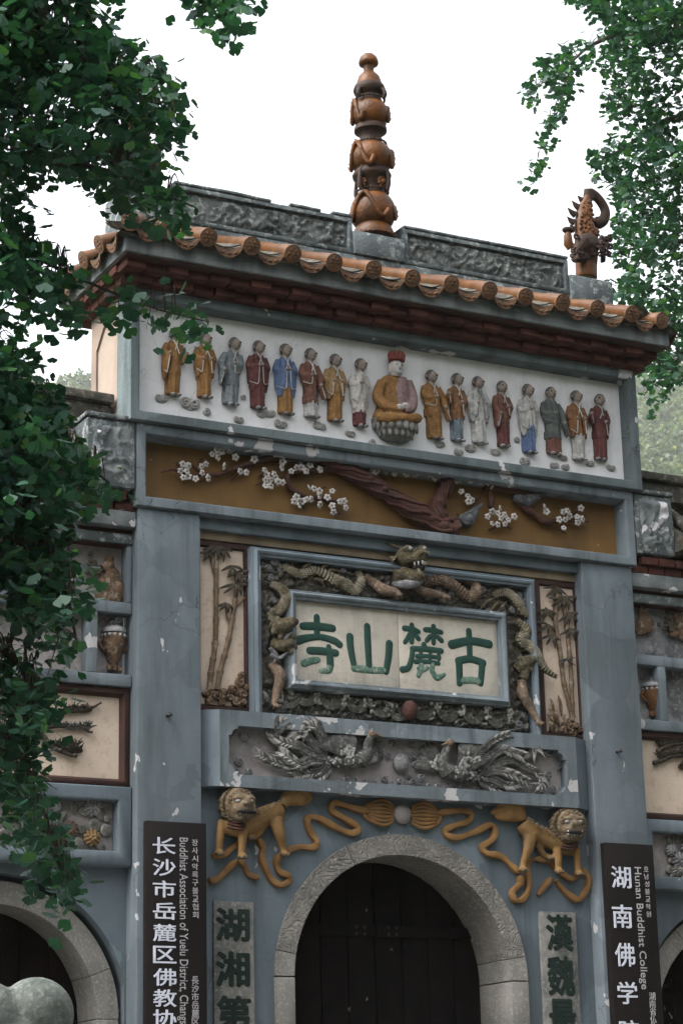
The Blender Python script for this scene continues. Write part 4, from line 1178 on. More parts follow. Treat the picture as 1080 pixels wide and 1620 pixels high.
fe.ell(c + Vector((0.009, -0.061, -0.038)), (0.012, 0.005, 0.005), 8, 6)
fe.build('mouth', M['dark'], bud)
cr = MB()
cr.loft([(c.x, c.y + 0.01, c.z + dz_, hw, hw * 0.95) for hw, dz_ in ((0.060, 0.05), (0.063, 0.065), (0.068, 0.095), (0.070, 0.12), (0.05, 0.125))], 24)
for k_ in range(7):
    a = R(-170 + 160 * k_ / 6)
    cr.tube([(c.x + 0.062 * math.cos(a), c.y + 0.062 * math.sin(a), c.z + 0.06), (c.x + 0.072 * math.cos(a), c.y + 0.07 * math.sin(a), c.z + 0.115), (c.x + 0.073 * math.cos(a), c.y + 0.07 * math.sin(a), c.z + 0.145)], [0.024, 0.022, 0.004], 7)
cr.build('crown', M['robe_crown'], bud)

CL = [(255, 631, 10), (300, 640, 14), (327, 653, 7), (385, 629, 5), (377, 665, 8), (413, 656, 8), (426, 655, 9), (443, 672, 10), (502, 674, 9), (510, 676, 7), (553, 687, 8), (588, 701, 7),
      (695, 704, 8), (724, 716, 8), (743, 710, 10), (783, 716, 9), (817, 697, 6), (829, 731, 10), (875, 737, 8), (889, 725, 8), (893, 740, 8), (932, 734, 8), (965, 741, 8)]
for i_, (px, py, r) in enumerate(CL):
    mb = MB(); p = at(px, py, YF); rr = r * PX
    mb.ell((0, 0.0, 0), (rr, 0.014, rr * 0.72), 14, 8)
    n = 2 if r >= 8 else 1
    for k_ in range(n):
        curl(mb, ((k_ - 0.5 * (n - 1)) * rr * 1.0, -0.012, 0.1 * rr), rr * (0.58 if n > 1 else 0.8), 1.7, 0.24, 1 if (i_ + k_) % 2 else -1, a0=i_)
    o = mb.build('cloud_scroll', M['scroll'], gate, ang=70)
    o.location = (p.x, YF, p.z); G(o)

# ================================================================== plum branch panel
YP = 0.14
plum = thing('plum_branch', 'dark red plum branch relief with white blossoms on the ochre panel', 'relief', loc=(0, YP, 6.1))
def lp(px, py, dy=0.0, y=YP, base=(0, YP, 6.1)):
    p = at(px, py, y); return Vector((p.x - base[0], dy + y - base[1], p.z - base[2]))
def branch(pts, r, name='branch', dy=-0.05, sy=0.9, m='plum', knots=0):
    mb = MB()
    P = catmull([tuple(lp(x, y, dy)) for x, y in pts], 6)
    rad = np.interp(np.linspace(0, 1, len(P)), np.linspace(0, 1, len(r)), [q * PX for q in r])
    rad = [q * (1 + 0.28 * noise.noise(Vector(p) * 13)) for q, p in zip(rad, P)]
    P = [Vector(p) + Vector((noise.noise(Vector(p) * 9) * 0.012, 0, noise.noise(Vector(p) * 9 + Vector((7, 0, 0))) * 0.012)) for p in P]
    mb.tube(P, rad, 10, sy)
    if knots:            # twisted bark ridges
        for k in range(6):
            ph = k * 1.05; rp = []
            for i, (p, q) in enumerate(zip(P, rad)):
                t_ = (P[min(i + 1, len(P) - 1)] - P[max(i - 1, 0)]).normalized(); a_ = t_.cross(Vector((0, 1, 0)))
                th = ph + 0.16 * i + 0.5 * noise.noise(p * 5)
                rp.append(p + a_ * math.cos(th) * q * 0.97 + Vector((0, 1, 0)) * math.sin(th) * q * sy * 0.97)
            mb.tube(rp, [q * 0.2 for q in rad], 6)
    for k in range(knots):
        q = random.randrange(len(P))
        mb.ell(P[q] + Vector((0, -rad[q] * 0.5, 0)), (rad[q] * 0.6, rad[q] * 0.6, rad[q] * 0.5), 8, 6)
    return mb.build(name, M[m], plum, ang=80)
branch([(712, 846), (690, 838), (650, 811), (608, 786), (580, 766), (542, 747), (511, 732), (480, 722)], [24, 18, 15, 14, 13.5, 12, 10, 8], dy=-0.07, knots=8)
branch([(694, 836), (687, 812), (690, 793), (703, 766), (712, 752)], [17, 12, 11, 11, 10], dy=-0.06, knots=3)
branch([(530, 742), (500, 745), (470, 748), (452, 755), (449, 764), (457, 777), (480, 789), (511, 793), (540, 797)], [9, 6, 5, 5, 5, 5, 4, 3, 2])
branch([(500, 728), (450, 725), (418, 729), (384, 738), (356, 748), (332, 756), (313, 754), (290, 752), (270, 746), (252, 749)], [7, 6, 5, 4.5, 4, 3.5, 3, 2.5, 2, 1.2])
branch([(771, 772), (772, 790), (772, 806)], [6, 5, 4])
branch([(760, 770), (790, 776), (830, 785), (850, 790)], [9, 8, 6, 3])
branch([(812, 792), (828, 808), (842, 818), (853, 826), (872, 826), (895, 826), (927, 828)], [6, 7, 7, 6, 4, 3, 1.5])
for tw in ([(300, 732), (308, 745), (318, 755)], [(316, 728), (312, 742)], [(276, 734), (284, 746)], [(372, 752), (362, 760)], [(404, 730), (392, 746), (378, 752)], [(420, 748), (405, 756)], [(432, 752), (412, 766), (402, 770)],
           [(455, 770), (470, 798), (480, 808)], [(511, 793), (526, 808), (536, 815)], [(498, 790), (506, 776), (514, 772)], [(740, 800), (752, 790), (762, 778)], [(784, 835), (800, 825), (812, 815)], [(853, 826), (870, 836), (892, 846)], [(880, 826), (905, 812), (915, 806)], [(770, 840), (790, 832), (805, 838)]):
    branch(tw, [2.2, 1.8, 1.0], 'twig', -0.035)
def blossom_mesh():
    mb = MB()
    for k in range(5):
        a = R(90 + 72 * k)
        mb.ell((0.019 * math.cos(a), 0, 0.019 * math.sin(a)), (0.0165, 0.010, 0.0145), 9, 6, 0, a)
    mb.ell((0, -0.009, 0), (0.0085, 0.006, 0.0085), 7, 5, 1)
    return mb
BL5 = [(213, 152), (237, 158), (205, 178), (230, 180), (216, 205), (238, 200), (266, 210), (290, 160), (308, 150), (293, 187), (315, 208), (333, 110), (357, 122), (428, 122), (380, 160), (447, 180), (470, 185), (505, 130), (545, 175), (550, 215), (572, 212), (583, 192), (548, 240), (570, 238), (600, 222), (618, 225), (605, 112), (628, 118), (620, 140), (615, 165), (652, 180), (672, 165), (692, 163), (712, 178), (730, 155), (770, 172), (725, 245), (745, 250), (770, 258), (768, 278), (800, 285), (675, 285), (668, 300), (685, 318), (700, 300), (718, 292), (735, 292), (768, 315), (818, 260), (820, 318), (848, 303), (868, 300), (873, 328), (825, 345), (870, 150), (855, 140), (980, 180), (1000, 178), (372, 98), (350, 95), (590, 108), (556, 192), (590, 205)]
BL6 = [(12, 110), (80, 115), (120, 115), (198, 118), (215, 130), (258, 130), (290, 140), (305, 135), (308, 175), (330, 190), (332, 210), (345, 205), (372, 142), (408, 158), (440, 232), (410, 245), (395, 262), (412, 285), (432, 288), (440, 268), (455, 255), (468, 272), (455, 287), (485, 262), (430, 250), (590, 228), (597, 245), (640, 272), (660, 272), (655, 300), (655, 245), (677, 260), (700, 262), (718, 270), (705, 280), (715, 232), (668, 243), (50, 108), (150, 118), (280, 128), (395, 145)]
bl = None
for (cx, cy), (ox, oy, sc) in [(p, (200, 680, 2.571)) for p in BL5] + [(p, (580, 700, 2.16)) for p in BL6]:
    l_ = lp(ox + cx / sc, oy + cy / sc, -0.075 - 0.02 * random.random())
    kw = dict(loc=l_, rot=(random.gauss(0, 0.3), random.random() * 6, random.gauss(0, 0.3)), sc=(random.uniform(0.85, 1.15),) * 3)
    if bl is None:
        bl = blossom_mesh().build('blossom', [M['petal'], M['petal_eye']], plum)
        bl.location = kw['loc']; bl.rotation_euler = kw['rot']
    else:
        share(bl, 'blossom', plum, **kw)
def bird(pts, rr, beak, label, legs):
    b0 = at(pts[0][0], pts[0][1], YP)
    t = thing('bird_figure', label, 'relief bird', 'small birds on the plum branch', loc=(b0.x, YP, b0.z))
    def q(x, y, dy=-0.07): return lp(x, y, dy, base=(b0.x, YP, b0.z))
    mb = MB(); mb.tube(catmull([tuple(q(*p)) for p in pts], 5), [r * PX for r in rr], 10, 0.9)
    mb.build('body', M['bird'], t, voxel=0.008, sm=2)
    MB().tube([q(*beak[0]), q(*beak[1])], [0.010, 0.002], 6).build('beak', M['dark'], t)
    wg = MB()
    for k in range(5):
        u = 0.3 + 0.1 * k
        a, b = Vector(pts[1]), Vector(pts[-2])
        wg.tube([q(*(a.lerp(b, u - 0.2)), -0.115), q(*(a.lerp(b, u + 0.25) + Vector((2, 3 + k)).xy), -0.10)], [0.018, 0.006], 6, 0.5)
    wg.build('wing', M['bird'], t)
    return t
bird([(721, 818), (724, 822), (732, 826), (740, 818), (748, 808), (757, 801)], [5, 9, 13, 10, 5, 2], ((719, 817), (714, 818)), 'small grey bird perched at the foot of the plum trunk, tail raised', None)
bird([(806, 792), (812, 792), (824, 796), (834, 793), (846, 787), (858, 784)], [5, 8, 10, 9, 5, 2], ((803, 791), (798, 793)), 'grey bird perched among the plum twigs in the right half of the panel', None)

# ================================================================== bamboo reliefs
def bamboo(stalks, leaves, rocks, extra, label, x0, x1):
    YB = 0.158
    b0 = at((x0 + x1) / 2, 1110, YB)
    t = thing('bamboo_relief', label, 'relief', 'bamboo panels beside the plaque', loc=(b0.x, YB, b0.z))
    def q(x, y, dy=-0.02): 
        p = at(x, y, YB); return Vector((p.x - b0.x, dy, p.z - b0.z))
    for pts, r in stalks:
        st = MB()
        P = catmull([tuple(q(*p)) for p in pts], 6)
        n = len(P)
        rad = [r * PX * (1 - 0.25 * i / n) for i in range(n)]
        seg = 5
        for i in range(0, n - 1, seg):
            a = P[i:i + seg + 1]
            if len(a) < 2: continue
            k = len(a)
            st.tube(a, [rad[i] * (1.22 if j in (0, k - 1) else 0.95) for j in range(k)], 9, 0.9)
        st.build('stalk', M['bamboo'], t)
    rr = random.Random(int(x0))
    for (x, y, n, ln, spread, down) in leaves:
        for k in range(n):
            a = R(down + spread * (k / max(1, n - 1) - 0.5) * 2 + rr.gauss(0, 6))
            L_ = 1.2 * ln * rr.uniform(0.8, 1.15)
            tip = (x + L_ * math.cos(a), y - L_ * math.sin(a))
            mid = (x + L_ * 0.5 * math.cos(a) + rr.gauss(0, 0.6), y - L_ * 0.5 * math.sin(a))
            MB().tube(catmull([tuple(q(x, y, -0.03)), tuple(q(*mid, -0.045 - 0.01 * rr.random())), tuple(q(*tip, -0.028))], 4), [0.005, 0.013, 0.016, 0.011, 0.002], 7, 0.45).build('leaf', M['bamboo_leaf'], t)
    rk = MB()
    for (x, y, r) in rocks:
        rk.ell(q(x, y, -0.01), (r * PX, 0.035, r * PX * 0.8), 10, 7, 0, rr.random() * 3)
        curl(rk, q(x, y, -0.045), r * PX * 0.8, 1.2, 0.2, 1 if rr.random() > 0.5 else -1, a0=rr.random() * 6)
    rk.build('rocks', M['rock'], t, ang=70)
    for fn in extra: fn(t, q)
bamboo([([(330, 1092), (333, 1060), (337, 1035), (340, 999), (340.5, 944), (341, 900), (341.5, 875)], 4.6), ([(342, 1092), (348, 1058), (356, 1029), (364, 993), (369.6, 956), (372.6, 932), (373, 908)], 4.4),
        ([(364, 993), (357, 975), (356, 958)], 1.8), ([(371, 962), (380, 952), (386, 946)], 1.8), ([(340, 915), (335, 900), (334, 890)], 1.8)],
       [(338, 866, 7, 19, 75, 270), (330, 872, 3, 16, 40, 235), (349, 868, 3, 18, 30, 300), (364, 896, 4, 17, 60, 275), (374, 905, 5, 20, 70, 280), (370, 925, 5, 20, 75, 265), (356, 955, 4, 15, 60, 260), (382, 912, 3, 16, 40, 300)],
       [(326, 1098, 8), (340, 1102, 8), (354, 1098, 9), (368, 1092, 9), (378, 1080, 9), (383, 1100, 8), (330, 1110, 8), (350, 1111, 8), (372, 1110, 9), (384, 1112, 6), (362, 1104, 7), (380, 1068, 5), (388, 1088, 6)], [],
       'bamboo relief with two stalks and rocks on the cream panel left of the plaque', 318, 390)
def grass(t, q):
    g_ = MB()
    for (ax, ay, bx, by) in ((868, 1105, 872, 1128), (880, 1100, 884, 1128), (866, 1122, 876, 1140), (862, 1130, 874, 1146), (892, 1130, 882, 1150), (898, 1136, 884, 1152), (872, 1118, 880, 1146), (864, 1142, 874, 1152)):
        g_.tube(catmull([tuple(q(bx + 2, by + 6)), tuple(q((ax + bx) / 2 - 1, (ay + by) / 2, -0.05)), tuple(q(ax, ay, -0.02))], 4), [0.008, 0.02, 0.016, 0.002], 7, 0.4)
    g_.build('grass_tuft', M['rock'], t)
def sprig(t, q):
    g_ = MB()
    for (ax, ay, bx, by) in ((888, 1045, 878, 1047), (888, 1045, 906, 1042), (892, 1046, 905, 1055), (890, 1046, 880, 1052)):
        g_.tube([q(ax, ay, -0.06), q(bx, by, -0.05)], [0.012, 0.003], 6)
    g_.build('perched_bird', M['feather'], t)
bamboo([([(878, 930), (877, 950), (876.5, 987), (884, 1035), (889, 1078), (898, 1115), (903, 1140)], 4.6), ([(888, 945), (890, 962), (896, 1011), (901, 1069), (902.5, 1109), (905, 1135)], 4.2), ([(877, 985), (868, 970), (860, 962)], 1.8), ([(880, 1005), (870, 994), (862, 988)], 1.8)],
       [(874, 930, 5, 18, 80, 265), (860, 965, 5, 17, 70, 265), (862, 988, 4, 17, 70, 250), (868, 1005, 4, 18, 60, 265), (890, 945, 5, 20, 60, 285), (896, 970, 5, 20, 60, 280), (898, 995, 4, 18, 60, 275), (880, 950, 4, 16, 60, 240)],
       [(898, 1150, 8), (908, 1148, 7), (886, 1156, 8), (902, 1160, 8), (914, 1156, 6), (872, 1154, 7)], [grass, sprig],
       'bamboo relief with dark leaves and grass tuft on cream panel right of plaque', 855, 918)

# ================================================================== name plaque
plq = thing('name_plaque', 'framed pale name plaque with four green characters and a dragon border', 'plaque', loc=(0, 0.1, 4.23))
def Q(o):
    o.location = (o.location.x, o.location.y - 0.1, o.location.z - 4.23); return o
Q(slab('band_ground', -1.44, 1.44, 0.13, 0.186, 4.25, 5.775, M['bandback'], plq, 0))
MOULD = lambda y: [(0, 0.184), (0, y + 0.03), (0.006, y + 0.022), (0.016, y + 0.022), (0.024, y + 0.004), (0.038, y - 0.012), (0.056, y - 0.004), (0.066, y + 0.015), (0.076, y + 0.018), (0.084, y + 0.022), (0.088, 0.132)]
Q(MB().moulding(-1.464, 1.464, 4.229, 5.792, MOULD(0.015)).build('outer_frame', M['blue_clean'], plq, ang=40))
Q(MB().moulding(-1.128, 1.128, 4.546, 5.435, MOULD(0.005)).build('inner_frame', M['ledge'], plq, ang=40))
Q(slab('plate', -1.07, 0.0, 0.075, 0.129, 4.60, 5.38, M['plate'], plq, 0.004))
Q(slab('plate', 0.006, 1.07, 0.076, 0.129, 4.60, 5.38, M['plate'], plq, 0.004))
for k_, (x0, x1, z0, z1) in enumerate(((-1.376, 1.376, 5.437, 5.703), (-1.376, 1.376, 4.318, 4.544), (-1.376, -1.13, 4.546, 5.435), (1.13, 1.376, 4.546, 5.435))):
    Q(carving('scroll_carving', x0, x1, z0, z1, 0.128, 0.075, M['wave'] if k_ == 1 else M['dragon_ground'], plq, 8.0, 0.016, 5.0 + 11 * k_))
# brushed characters: strokes traced from the enlarged view (crop 460,960 scale 3.176)
def stroke(pts, wd, parent, y=0.074, m='green', name='stroke'):
    P = [at(460 + x / 3.1765, 960 + yy / 3.1765, y) for x, yy in pts]
    P = [Vector(p) for p in catmull([tuple(p) for p in P], 6)] if len(P) > 2 else P
    mb = MB(); n = len(P)
    rad = np.interp(np.linspace(0, 1, n), np.linspace(0, 1, len(wd)), [q / 3.1765 / 2 * PX * 1.05 for q in wd])
    a, b = P[0], P[-1]
    mb.tube(P, rad, 10, 0.22)
    mb.ell(a, (rad[0], rad[0] * 0.22, rad[0]), 10, 6); mb.ell(b, (rad[-1], rad[-1] * 0.22, rad[-1]), 10, 6)
    return mb
CH = [
 ('si', [([(60, 97), (130, 98), (210, 108)], [36, 40, 36], 0), ([(130, 52), (131, 100), (131, 150)], [32, 32, 30], 0), ([(38, 168), (90, 155), (150, 152), (215, 170), (245, 190)], [44, 34, 30, 36, 34], 0),
         ([(95, 220), (150, 222), (225, 232)], [36, 38, 36], 0), ([(190, 200), (196, 250), (198, 290)], [26, 36, 38], 0), ([(198, 285), (190, 318), (150, 322)], [36, 34, 22], 1), ([(65, 285), (100, 272), (135, 266)], [34, 34, 30], 1)]),
 ('shan', [([(383, 98), (386, 180), (393, 300)], [34, 36, 32], 0), ([(296, 150), (300, 210), (318, 300)], [38, 36, 30], 0), ([(494, 185), (490, 250), (478, 325)], [38, 36, 32], 0), ([(318, 308), (400, 318), (478, 320)], [36, 34, 32], 1)]),
 ('lu', [([(570, 108), (610, 112), (640, 125)], [28, 28, 24], 0), ([(607, 92), (608, 130), (606, 175)], [26, 26, 26], 0), ([(596, 140), (585, 160), (572, 178)], [26, 24, 22], 0), ([(625, 140), (640, 160)], [24, 26], 0), ([(675, 115), (715, 118), (755, 128)], [26, 28, 24], 0), ([(716, 98), (716, 140), (716, 182)], [26, 26, 24], 0), ([(700, 148), (682, 168)], [24, 24], 0), ([(735, 150), (756, 170)], [24, 26], 0),
         ([(668, 190), (668, 210)], [28, 26], 0), ([(608, 210), (680, 212), (755, 222)], [26, 28, 28], 0), ([(612, 212), (605, 260), (590, 305), (560, 315)], [28, 26, 30, 32], 0), ([(632, 248), (690, 248), (745, 256)], [22, 20, 22], 0), ([(742, 222), (742, 262)], [22, 22], 0), ([(652, 215), (650, 262)], [20, 20], 0), ([(700, 218), (698, 262)], [20, 20], 0), ([(625, 275), (690, 276), (740, 284)], [24, 22, 24], 0),
         ([(655, 290), (650, 320), (640, 345)], [28, 26, 24], 1), ([(640, 310), (665, 318), (685, 306)], [20, 20, 20], 1), ([(712, 288), (710, 325), (735, 355), (770, 340)], [28, 28, 34, 18], 1)]),
 ('gu', [([(808, 190), (900, 172), (995, 188)], [46, 40, 42], 0), ([(893, 122), (896, 190), (898, 262)], [32, 32, 30], 0), ([(840, 272), (900, 262), (965, 282)], [38, 36, 36], 0), ([(844, 280), (846, 340), (846, 385)], [38, 36, 32], 0), ([(960, 285), (956, 340), (952, 385)], [36, 34, 32], 0), ([(850, 372), (900, 368), (950, 375)], [34, 34, 34], 1)]),
]
for nm, sts in CH:
    par = bpy.data.objects.new('character', None); link(par, plq)
    for pts, wd, fa in sts:
        mb = stroke(pts, wd, par)
        mb.v = [(v[0], v[1] - 0.1, v[2] - 4.23) for v in mb.v]
        mb.build('stroke', M['green_worn'] if fa else M['green'], par, ang=80)
# dragons in the border band
YD = 0.13
def D(px, py, dy=-0.05): 
    p = at(px, py, YD); return Vector((p.x, YD - 0.1 + dy, p.z - 4.23))
def dragon(name, pts, rr, m='dragon', sy=0.9, vox=0.011, spikes=True):
    mb = MB()
    P = [Vector(p) for p in catmull([tuple(D(*p)) for p in pts], 6)]
    rad = np.interp(np.linspace(0, 1, len(P)), np.linspace(0, 1, len(rr)), [q * PX * 0.84 for q in rr])
    mb.tube(P, rad, 10, sy)
    if spikes:
        for i in range(2, len(P) - 2, 2):
            t = (P[i + 1] - P[i - 1]).normalized(); a = t.cross(Vector((0, 1, 0)))
            mb.tube([P[i] + a * rad[i] * 0.7, P[i] + a * rad[i] * 1.5 + Vector((0, -0.01, 0))], [rad[i] * 0.35, 0.003], 6)
    sc = MB()
    for i in range(1, len(P) - 1):
        t = (P[i + 1] - P[i - 1]).normalized(); a = t.cross(Vector((0, 1, 0)))
        for k in range(-2, 3):
            th = 0.42 * k + (0.21 if i % 2 else 0)
            sc.ell(P[i] + a * math.sin(th) * rad[i] * 1.0 + Vector((0, -1, 0)) * math.cos(th) * rad[i] * sy * 1.0, (rad[i] * 0.30, 0.010, rad[i] * 0.24), 7, 4, 0, math.atan2(t.z, t.x))
    sc.build('dragon_scales', M[m], plq)
    return mb.build(name, M[m], plq, voxel=vox, sm=1)
dragon('dragon_coil', [(436, 896, -0.03), (452, 905, -0.06), (470, 912, -0.05), (492, 905, -0.05), (520, 920, -0.06), (540, 930, -0.07), (556, 938, -0.05), (566, 920, -0.06), (560, 905, -0.04)], [4, 8, 9, 8, 11, 12, 10, 8, 5])
dragon('dragon_coil', [(424, 925, -0.03), (438, 935, -0.06), (446, 950, -0.07), (438, 966, -0.06), (424, 976, -0.04), (430, 986, -0.06)], [6, 10, 12, 11, 9, 8])
dragon('dragon_coil', [(600, 935, -0.05), (584, 925, -0.06), (574, 912, -0.04)], [9, 9, 5], 'flesh')
dragon('dragon_coil', [(660, 925, -0.05), (690, 920, -0.06), (712, 930, -0.06), (735, 948, -0.06), (748, 938, -0.06), (744, 925, -0.05), (730, 922, -0.04)], [10, 12, 10, 10, 10, 7, 4], 'flesh')
dragon('dragon_coil', [(775, 945, -0.04), (792, 940, -0.06), (808, 952, -0.06), (820, 970, -0.06), (834, 980, -0.05)], [6, 9, 10, 9, 6])
dragon('dragon_coil', [(812, 985, -0.04), (826, 1000, -0.06), (816, 1016, -0.06), (830, 1026, -0.06), (842, 1040, -0.07), (850, 1058, -0.08), (872, 1075, -0.09)], [7, 10, 11, 12, 10, 8, 4])
# hair / mane strands near the top corners
for (a, b, c) in (((470, 908), (480, 898), (492, 890)), ((480, 915), (496, 910), (508, 922)), ((490, 918), (502, 922), (510, 936)), ((500, 905), (515, 895), (534, 897)), ((505, 912), (520, 905), (536, 908)), ((500, 925), (512, 918), (526, 922)), ((775, 950), (764, 955), (752, 968)), ((785, 955), (775, 962), (768, 974)), ((795, 955), (786, 965), (782, 976))):
    mb = MB(); mb.tube(catmull([tuple(D(*a, -0.05)), tuple(D(*b, -0.075)), tuple(D(*c, -0.06))], 5), [0.012, 0.02, 0.014, 0.003], 7, 0.8); mb.build('mane_strand', M['dragon'], plq)
# central head leaning out over the frame
hd = bpy.data.objects.new('dragon_head', None); link(hd, plq)
def H(px, py, dy): return D(px, py, dy)
mb = MB()
mb.ell(H(633, 888, -0.14), (0.125, 0.12, 0.10)); mb.ell(H(640, 893, -0.24), (0.085, 0.09, 0.06)); mb.ell(H(641, 888, -0.30), (0.06, 0.04, 0.04))
for s_ in (-1, 1):
    mb.ell(H(637 + s_ * 12, 878, -0.23), (0.045, 0.04, 0.035)); mb.ell(H(642 + s_ * 6, 889, -0.335), (0.022, 0.02, 0.02))
    mb.tube([H(633 + s_ * 20, 892, -0.14), H(633 + s_ * 27, 886, -0.12)], [0.05, 0.01], 7)
mb.tube([H(628, 905, -0.10), H(630, 925, -0.06)], [0.10, 0.10], 10)
mb.build('skull', M['dragon'], hd, voxel=0.011, sm=1)
mb = MB()
mb.tube(catmull([tuple(H(624, 912, -0.12)), tuple(H(636, 922, -0.22)), tuple(H(643, 917, -0.29))], 4), [0.07, 0.07, 0.05], 9, 1.0)
mb.build('jaw', M['dragon'], hd, voxel=0.011, sm=1)
mb = MB()
mb.ell(H(642, 908, -0.24), (0.06, 0.05, 0.045)); mb.build('mouth', M['dark'], hd)
for k_ in range(5):
    u = -1 + 0.5 * k_
    MB().tube([H(641 + 9 * u, 900 + abs(u), -0.315 + 0.04 * abs(u)), H(641 + 8.5 * u, 906, -0.315 + 0.04 * abs(u))], [0.010, 0.003], 6).build('tooth', M['pale_face'], hd)
for s_ in (-1, 1):
    MB().ell(H(638 + s_ * 11, 879, -0.262), (0.022, 0.016, 0.018)).build('eye', M['cloud'], hd)
for pts in ([(624, 874, -0.14), (612, 868, -0.12), (602, 862, -0.08)], [(645, 878, -0.14), (651, 870, -0.12), (654, 866, -0.09)]):
    MB().tube([H(*p) for p in pts], [0.022, 0.016, 0.004], 7).build('horn', M['dragon'], hd)
MB().tube(catmull([tuple(H(612, 928, -0.10)), tuple(H(626, 932, -0.20)), tuple(H(640, 930, -0.25)), tuple(H(650, 922, -0.2))], 4), [0.02, 0.045, 0.045, 0.015], 8, 0.6).build('beard', M['cloud'], hd)
def claw_leg(name, pts, rr, cl):
    mb = MB()
    mb.tube(catmull([tuple(D(*p)) for p in pts], 5), [r * PX for r in rr], 10, 0.9)
    ex, ey, ed = pts[-1]
    for (dx, dy) in cl:
        mb.tube([D(ex, ey, ed), D(ex + dx * 0.55, ey + dy * 0.4, ed - 0.03), D(ex + dx, ey + dy, ed)], [rr[-1] * PX * 0.75, rr[-1] * PX * 0.5, 0.004], 7)
    mb.build(name, M['flesh'], plq, voxel=0.010, sm=1)
claw_leg('dragon_leg', [(588, 926, -0.06), (596, 938, -0.13), (612, 942, -0.14), (618, 946, -0.14)], [8, 9, 7, 6], [(6, 5), (1, 7), (-5, 6)])
claw_leg('dragon_leg', [(650, 930, -0.06), (655, 940, -0.14), (675, 945, -0.15), (690, 949, -0.15)], [7, 7, 6, 5], [(10, 6), (5, 10), (-3, 9)])
claw_leg('dragon_leg', [(425, 1052, -0.05), (436, 1072, -0.09), (432, 1095, -0.08), (424, 1118, -0.12)], [8, 10, 7, 4], [(-3, 10), (5, 12), (14, 10)])
claw_leg('dragon_leg', [(820, 1080, -0.06), (818, 1100, -0.09), (830, 1122, -0.09), (840, 1145, -0.12)], [8, 10, 7, 4], [(-6, 12), (2, 15), (10, 10), (-10, 6)])
# second head on the left, gaping upwards; horned one on the right
mb = MB()
mb.tube(catmull([tuple(D(424, 990, -0.05)), tuple(D(436, 996, -0.10)), tuple(D(450, 990, -0.12)), tuple(D(462, 988, -0.12))], 4), [0.05, 0.08, 0.06, 0.02], 10)
mb.tube(catmull([tuple(D(426, 1020, -0.05)), tuple(D(438, 1026, -0.10)), tuple(D(450, 1022, -0.11)), tuple(D(460, 1032, -0.11))], 4), [0.05, 0.06, 0.05, 0.02], 10)
for x, y in ((430, 985), (440, 1002), (424, 1004), (455, 1012), (450, 1035), (434, 1012)):
    mb.ell(D(x, y, -0.12), (0.03, 0.03, 0.03))
mb.build('side_dragon_head', M['dragon'], plq, voxel=0.010, sm=1)
for pts in ([(420, 1040), (432, 1046), (446, 1036)], [(418, 1030), (428, 1042), (424, 1052)], [(436, 1022), (446, 1010), (456, 1004)]):
    MB().tube(catmull([tuple(D(*p, -0.12)) for p in pts], 4), [0.018, 0.022, 0.006], 7).build('whisker', M['cloud'], plq)
mb = MB()
mb.tube(catmull([tuple(D(812, 1062, -0.05)), tuple(D(824, 1050, -0.10)), tuple(D(838, 1048, -0.10))], 4), [0.06, 0.06, 0.03], 10)
mb.tube([D(824, 1050, -0.08), D(820, 1076, -0.08)], [0.05, 0.05], 9)
for x, y in ((814, 1046), (828, 1062), (820, 1075)):
    mb.ell(D(x, y, -0.10), (0.035, 0.035, 0.03))
mb.build('side_dragon_head', M['dragon'], plq, voxel=0.010, sm=1)
# cloud scrolls round the band, waves along the bottom
rr_ = random.Random(3)
for (x, y, r) in ((421, 900, 7), (432, 891, 8), (441, 903, 7), (424, 915, 7), (448, 897, 6), (430, 952, 6), (421, 965, 5), (527, 934, 7), (540, 904, 6), (640, 930, 5), (690, 935, 7), (700, 925, 8), (712, 940, 7), (704, 946, 6), (722, 935, 6), (716, 922, 6), (790, 968, 7), (805, 966, 6), (815, 945, 8), (826, 955, 8), (834, 965, 6), (760, 935, 6), (448, 1118, 7), (440, 1108, 6), (455, 1105, 6), (836, 1090, 6), (838, 1105, 5), (815, 1148, 9), (800, 1140, 9), (825, 1135, 7), (452, 908, 5), (768, 968, 6), (570, 930, 5)):
    mb = MB(); p = D(x, y, -0.02)
    mb.ell(p, (r * PX * 0.9, 0.03, r * PX * 0.8), 10, 7)
    curl(mb, p + Vector((0, -0.03, 0)), r * PX * 0.8, 1.4, 0.25, rr_.choice((1, -1)), a0=rr_.random() * 6)
    mb.build('cloud_scroll', M['cloud'], plq, ang=70)
def wcrest(cx, cy, w_, d, name='wave_crest'):
    mb = MB()
    for k in range(7):
        a = 1 - 0.125 * k
        mb.tube(catmull([tuple(D(cx - d * w_ * 0.5 * a, cy - 12 * a, -0.03)), tuple(D(cx - d * w_ * 0.25 * a, cy + 8 * a, -0.05)), tuple(D(cx + d * w_ * 0.1 * a, cy + 12 * a, -0.055)), tuple(D(cx + d * w_ * 0.4 * a, cy + 2 * a, -0.06)), tuple(D(cx + d * w_ * 0.46 * a, cy - 12 * a, -0.05))], 4), [0.005, 0.0095, 0.0095, 0.007, 0.004], 6, 1.0)
    for k in range(12):
        x, y = cx - d * w_ * 0.5 + rr_.gauss(0, 3), cy - 12 + rr_.uniform(-4, 16)
        mb.ell(D(x, y, -0.06), (rr_.uniform(0.01, 0.022), 0.02, rr_.uniform(0.012, 0.024)), 7, 5)
        mb.tube([D(x, y, -0.06), D(x + rr_.gauss(0, 5), y - rr_.uniform(4, 9), -0.065)], [0.012, 0.003], 6)
    return mb.build(name, M['wave'], plq, ang=80)
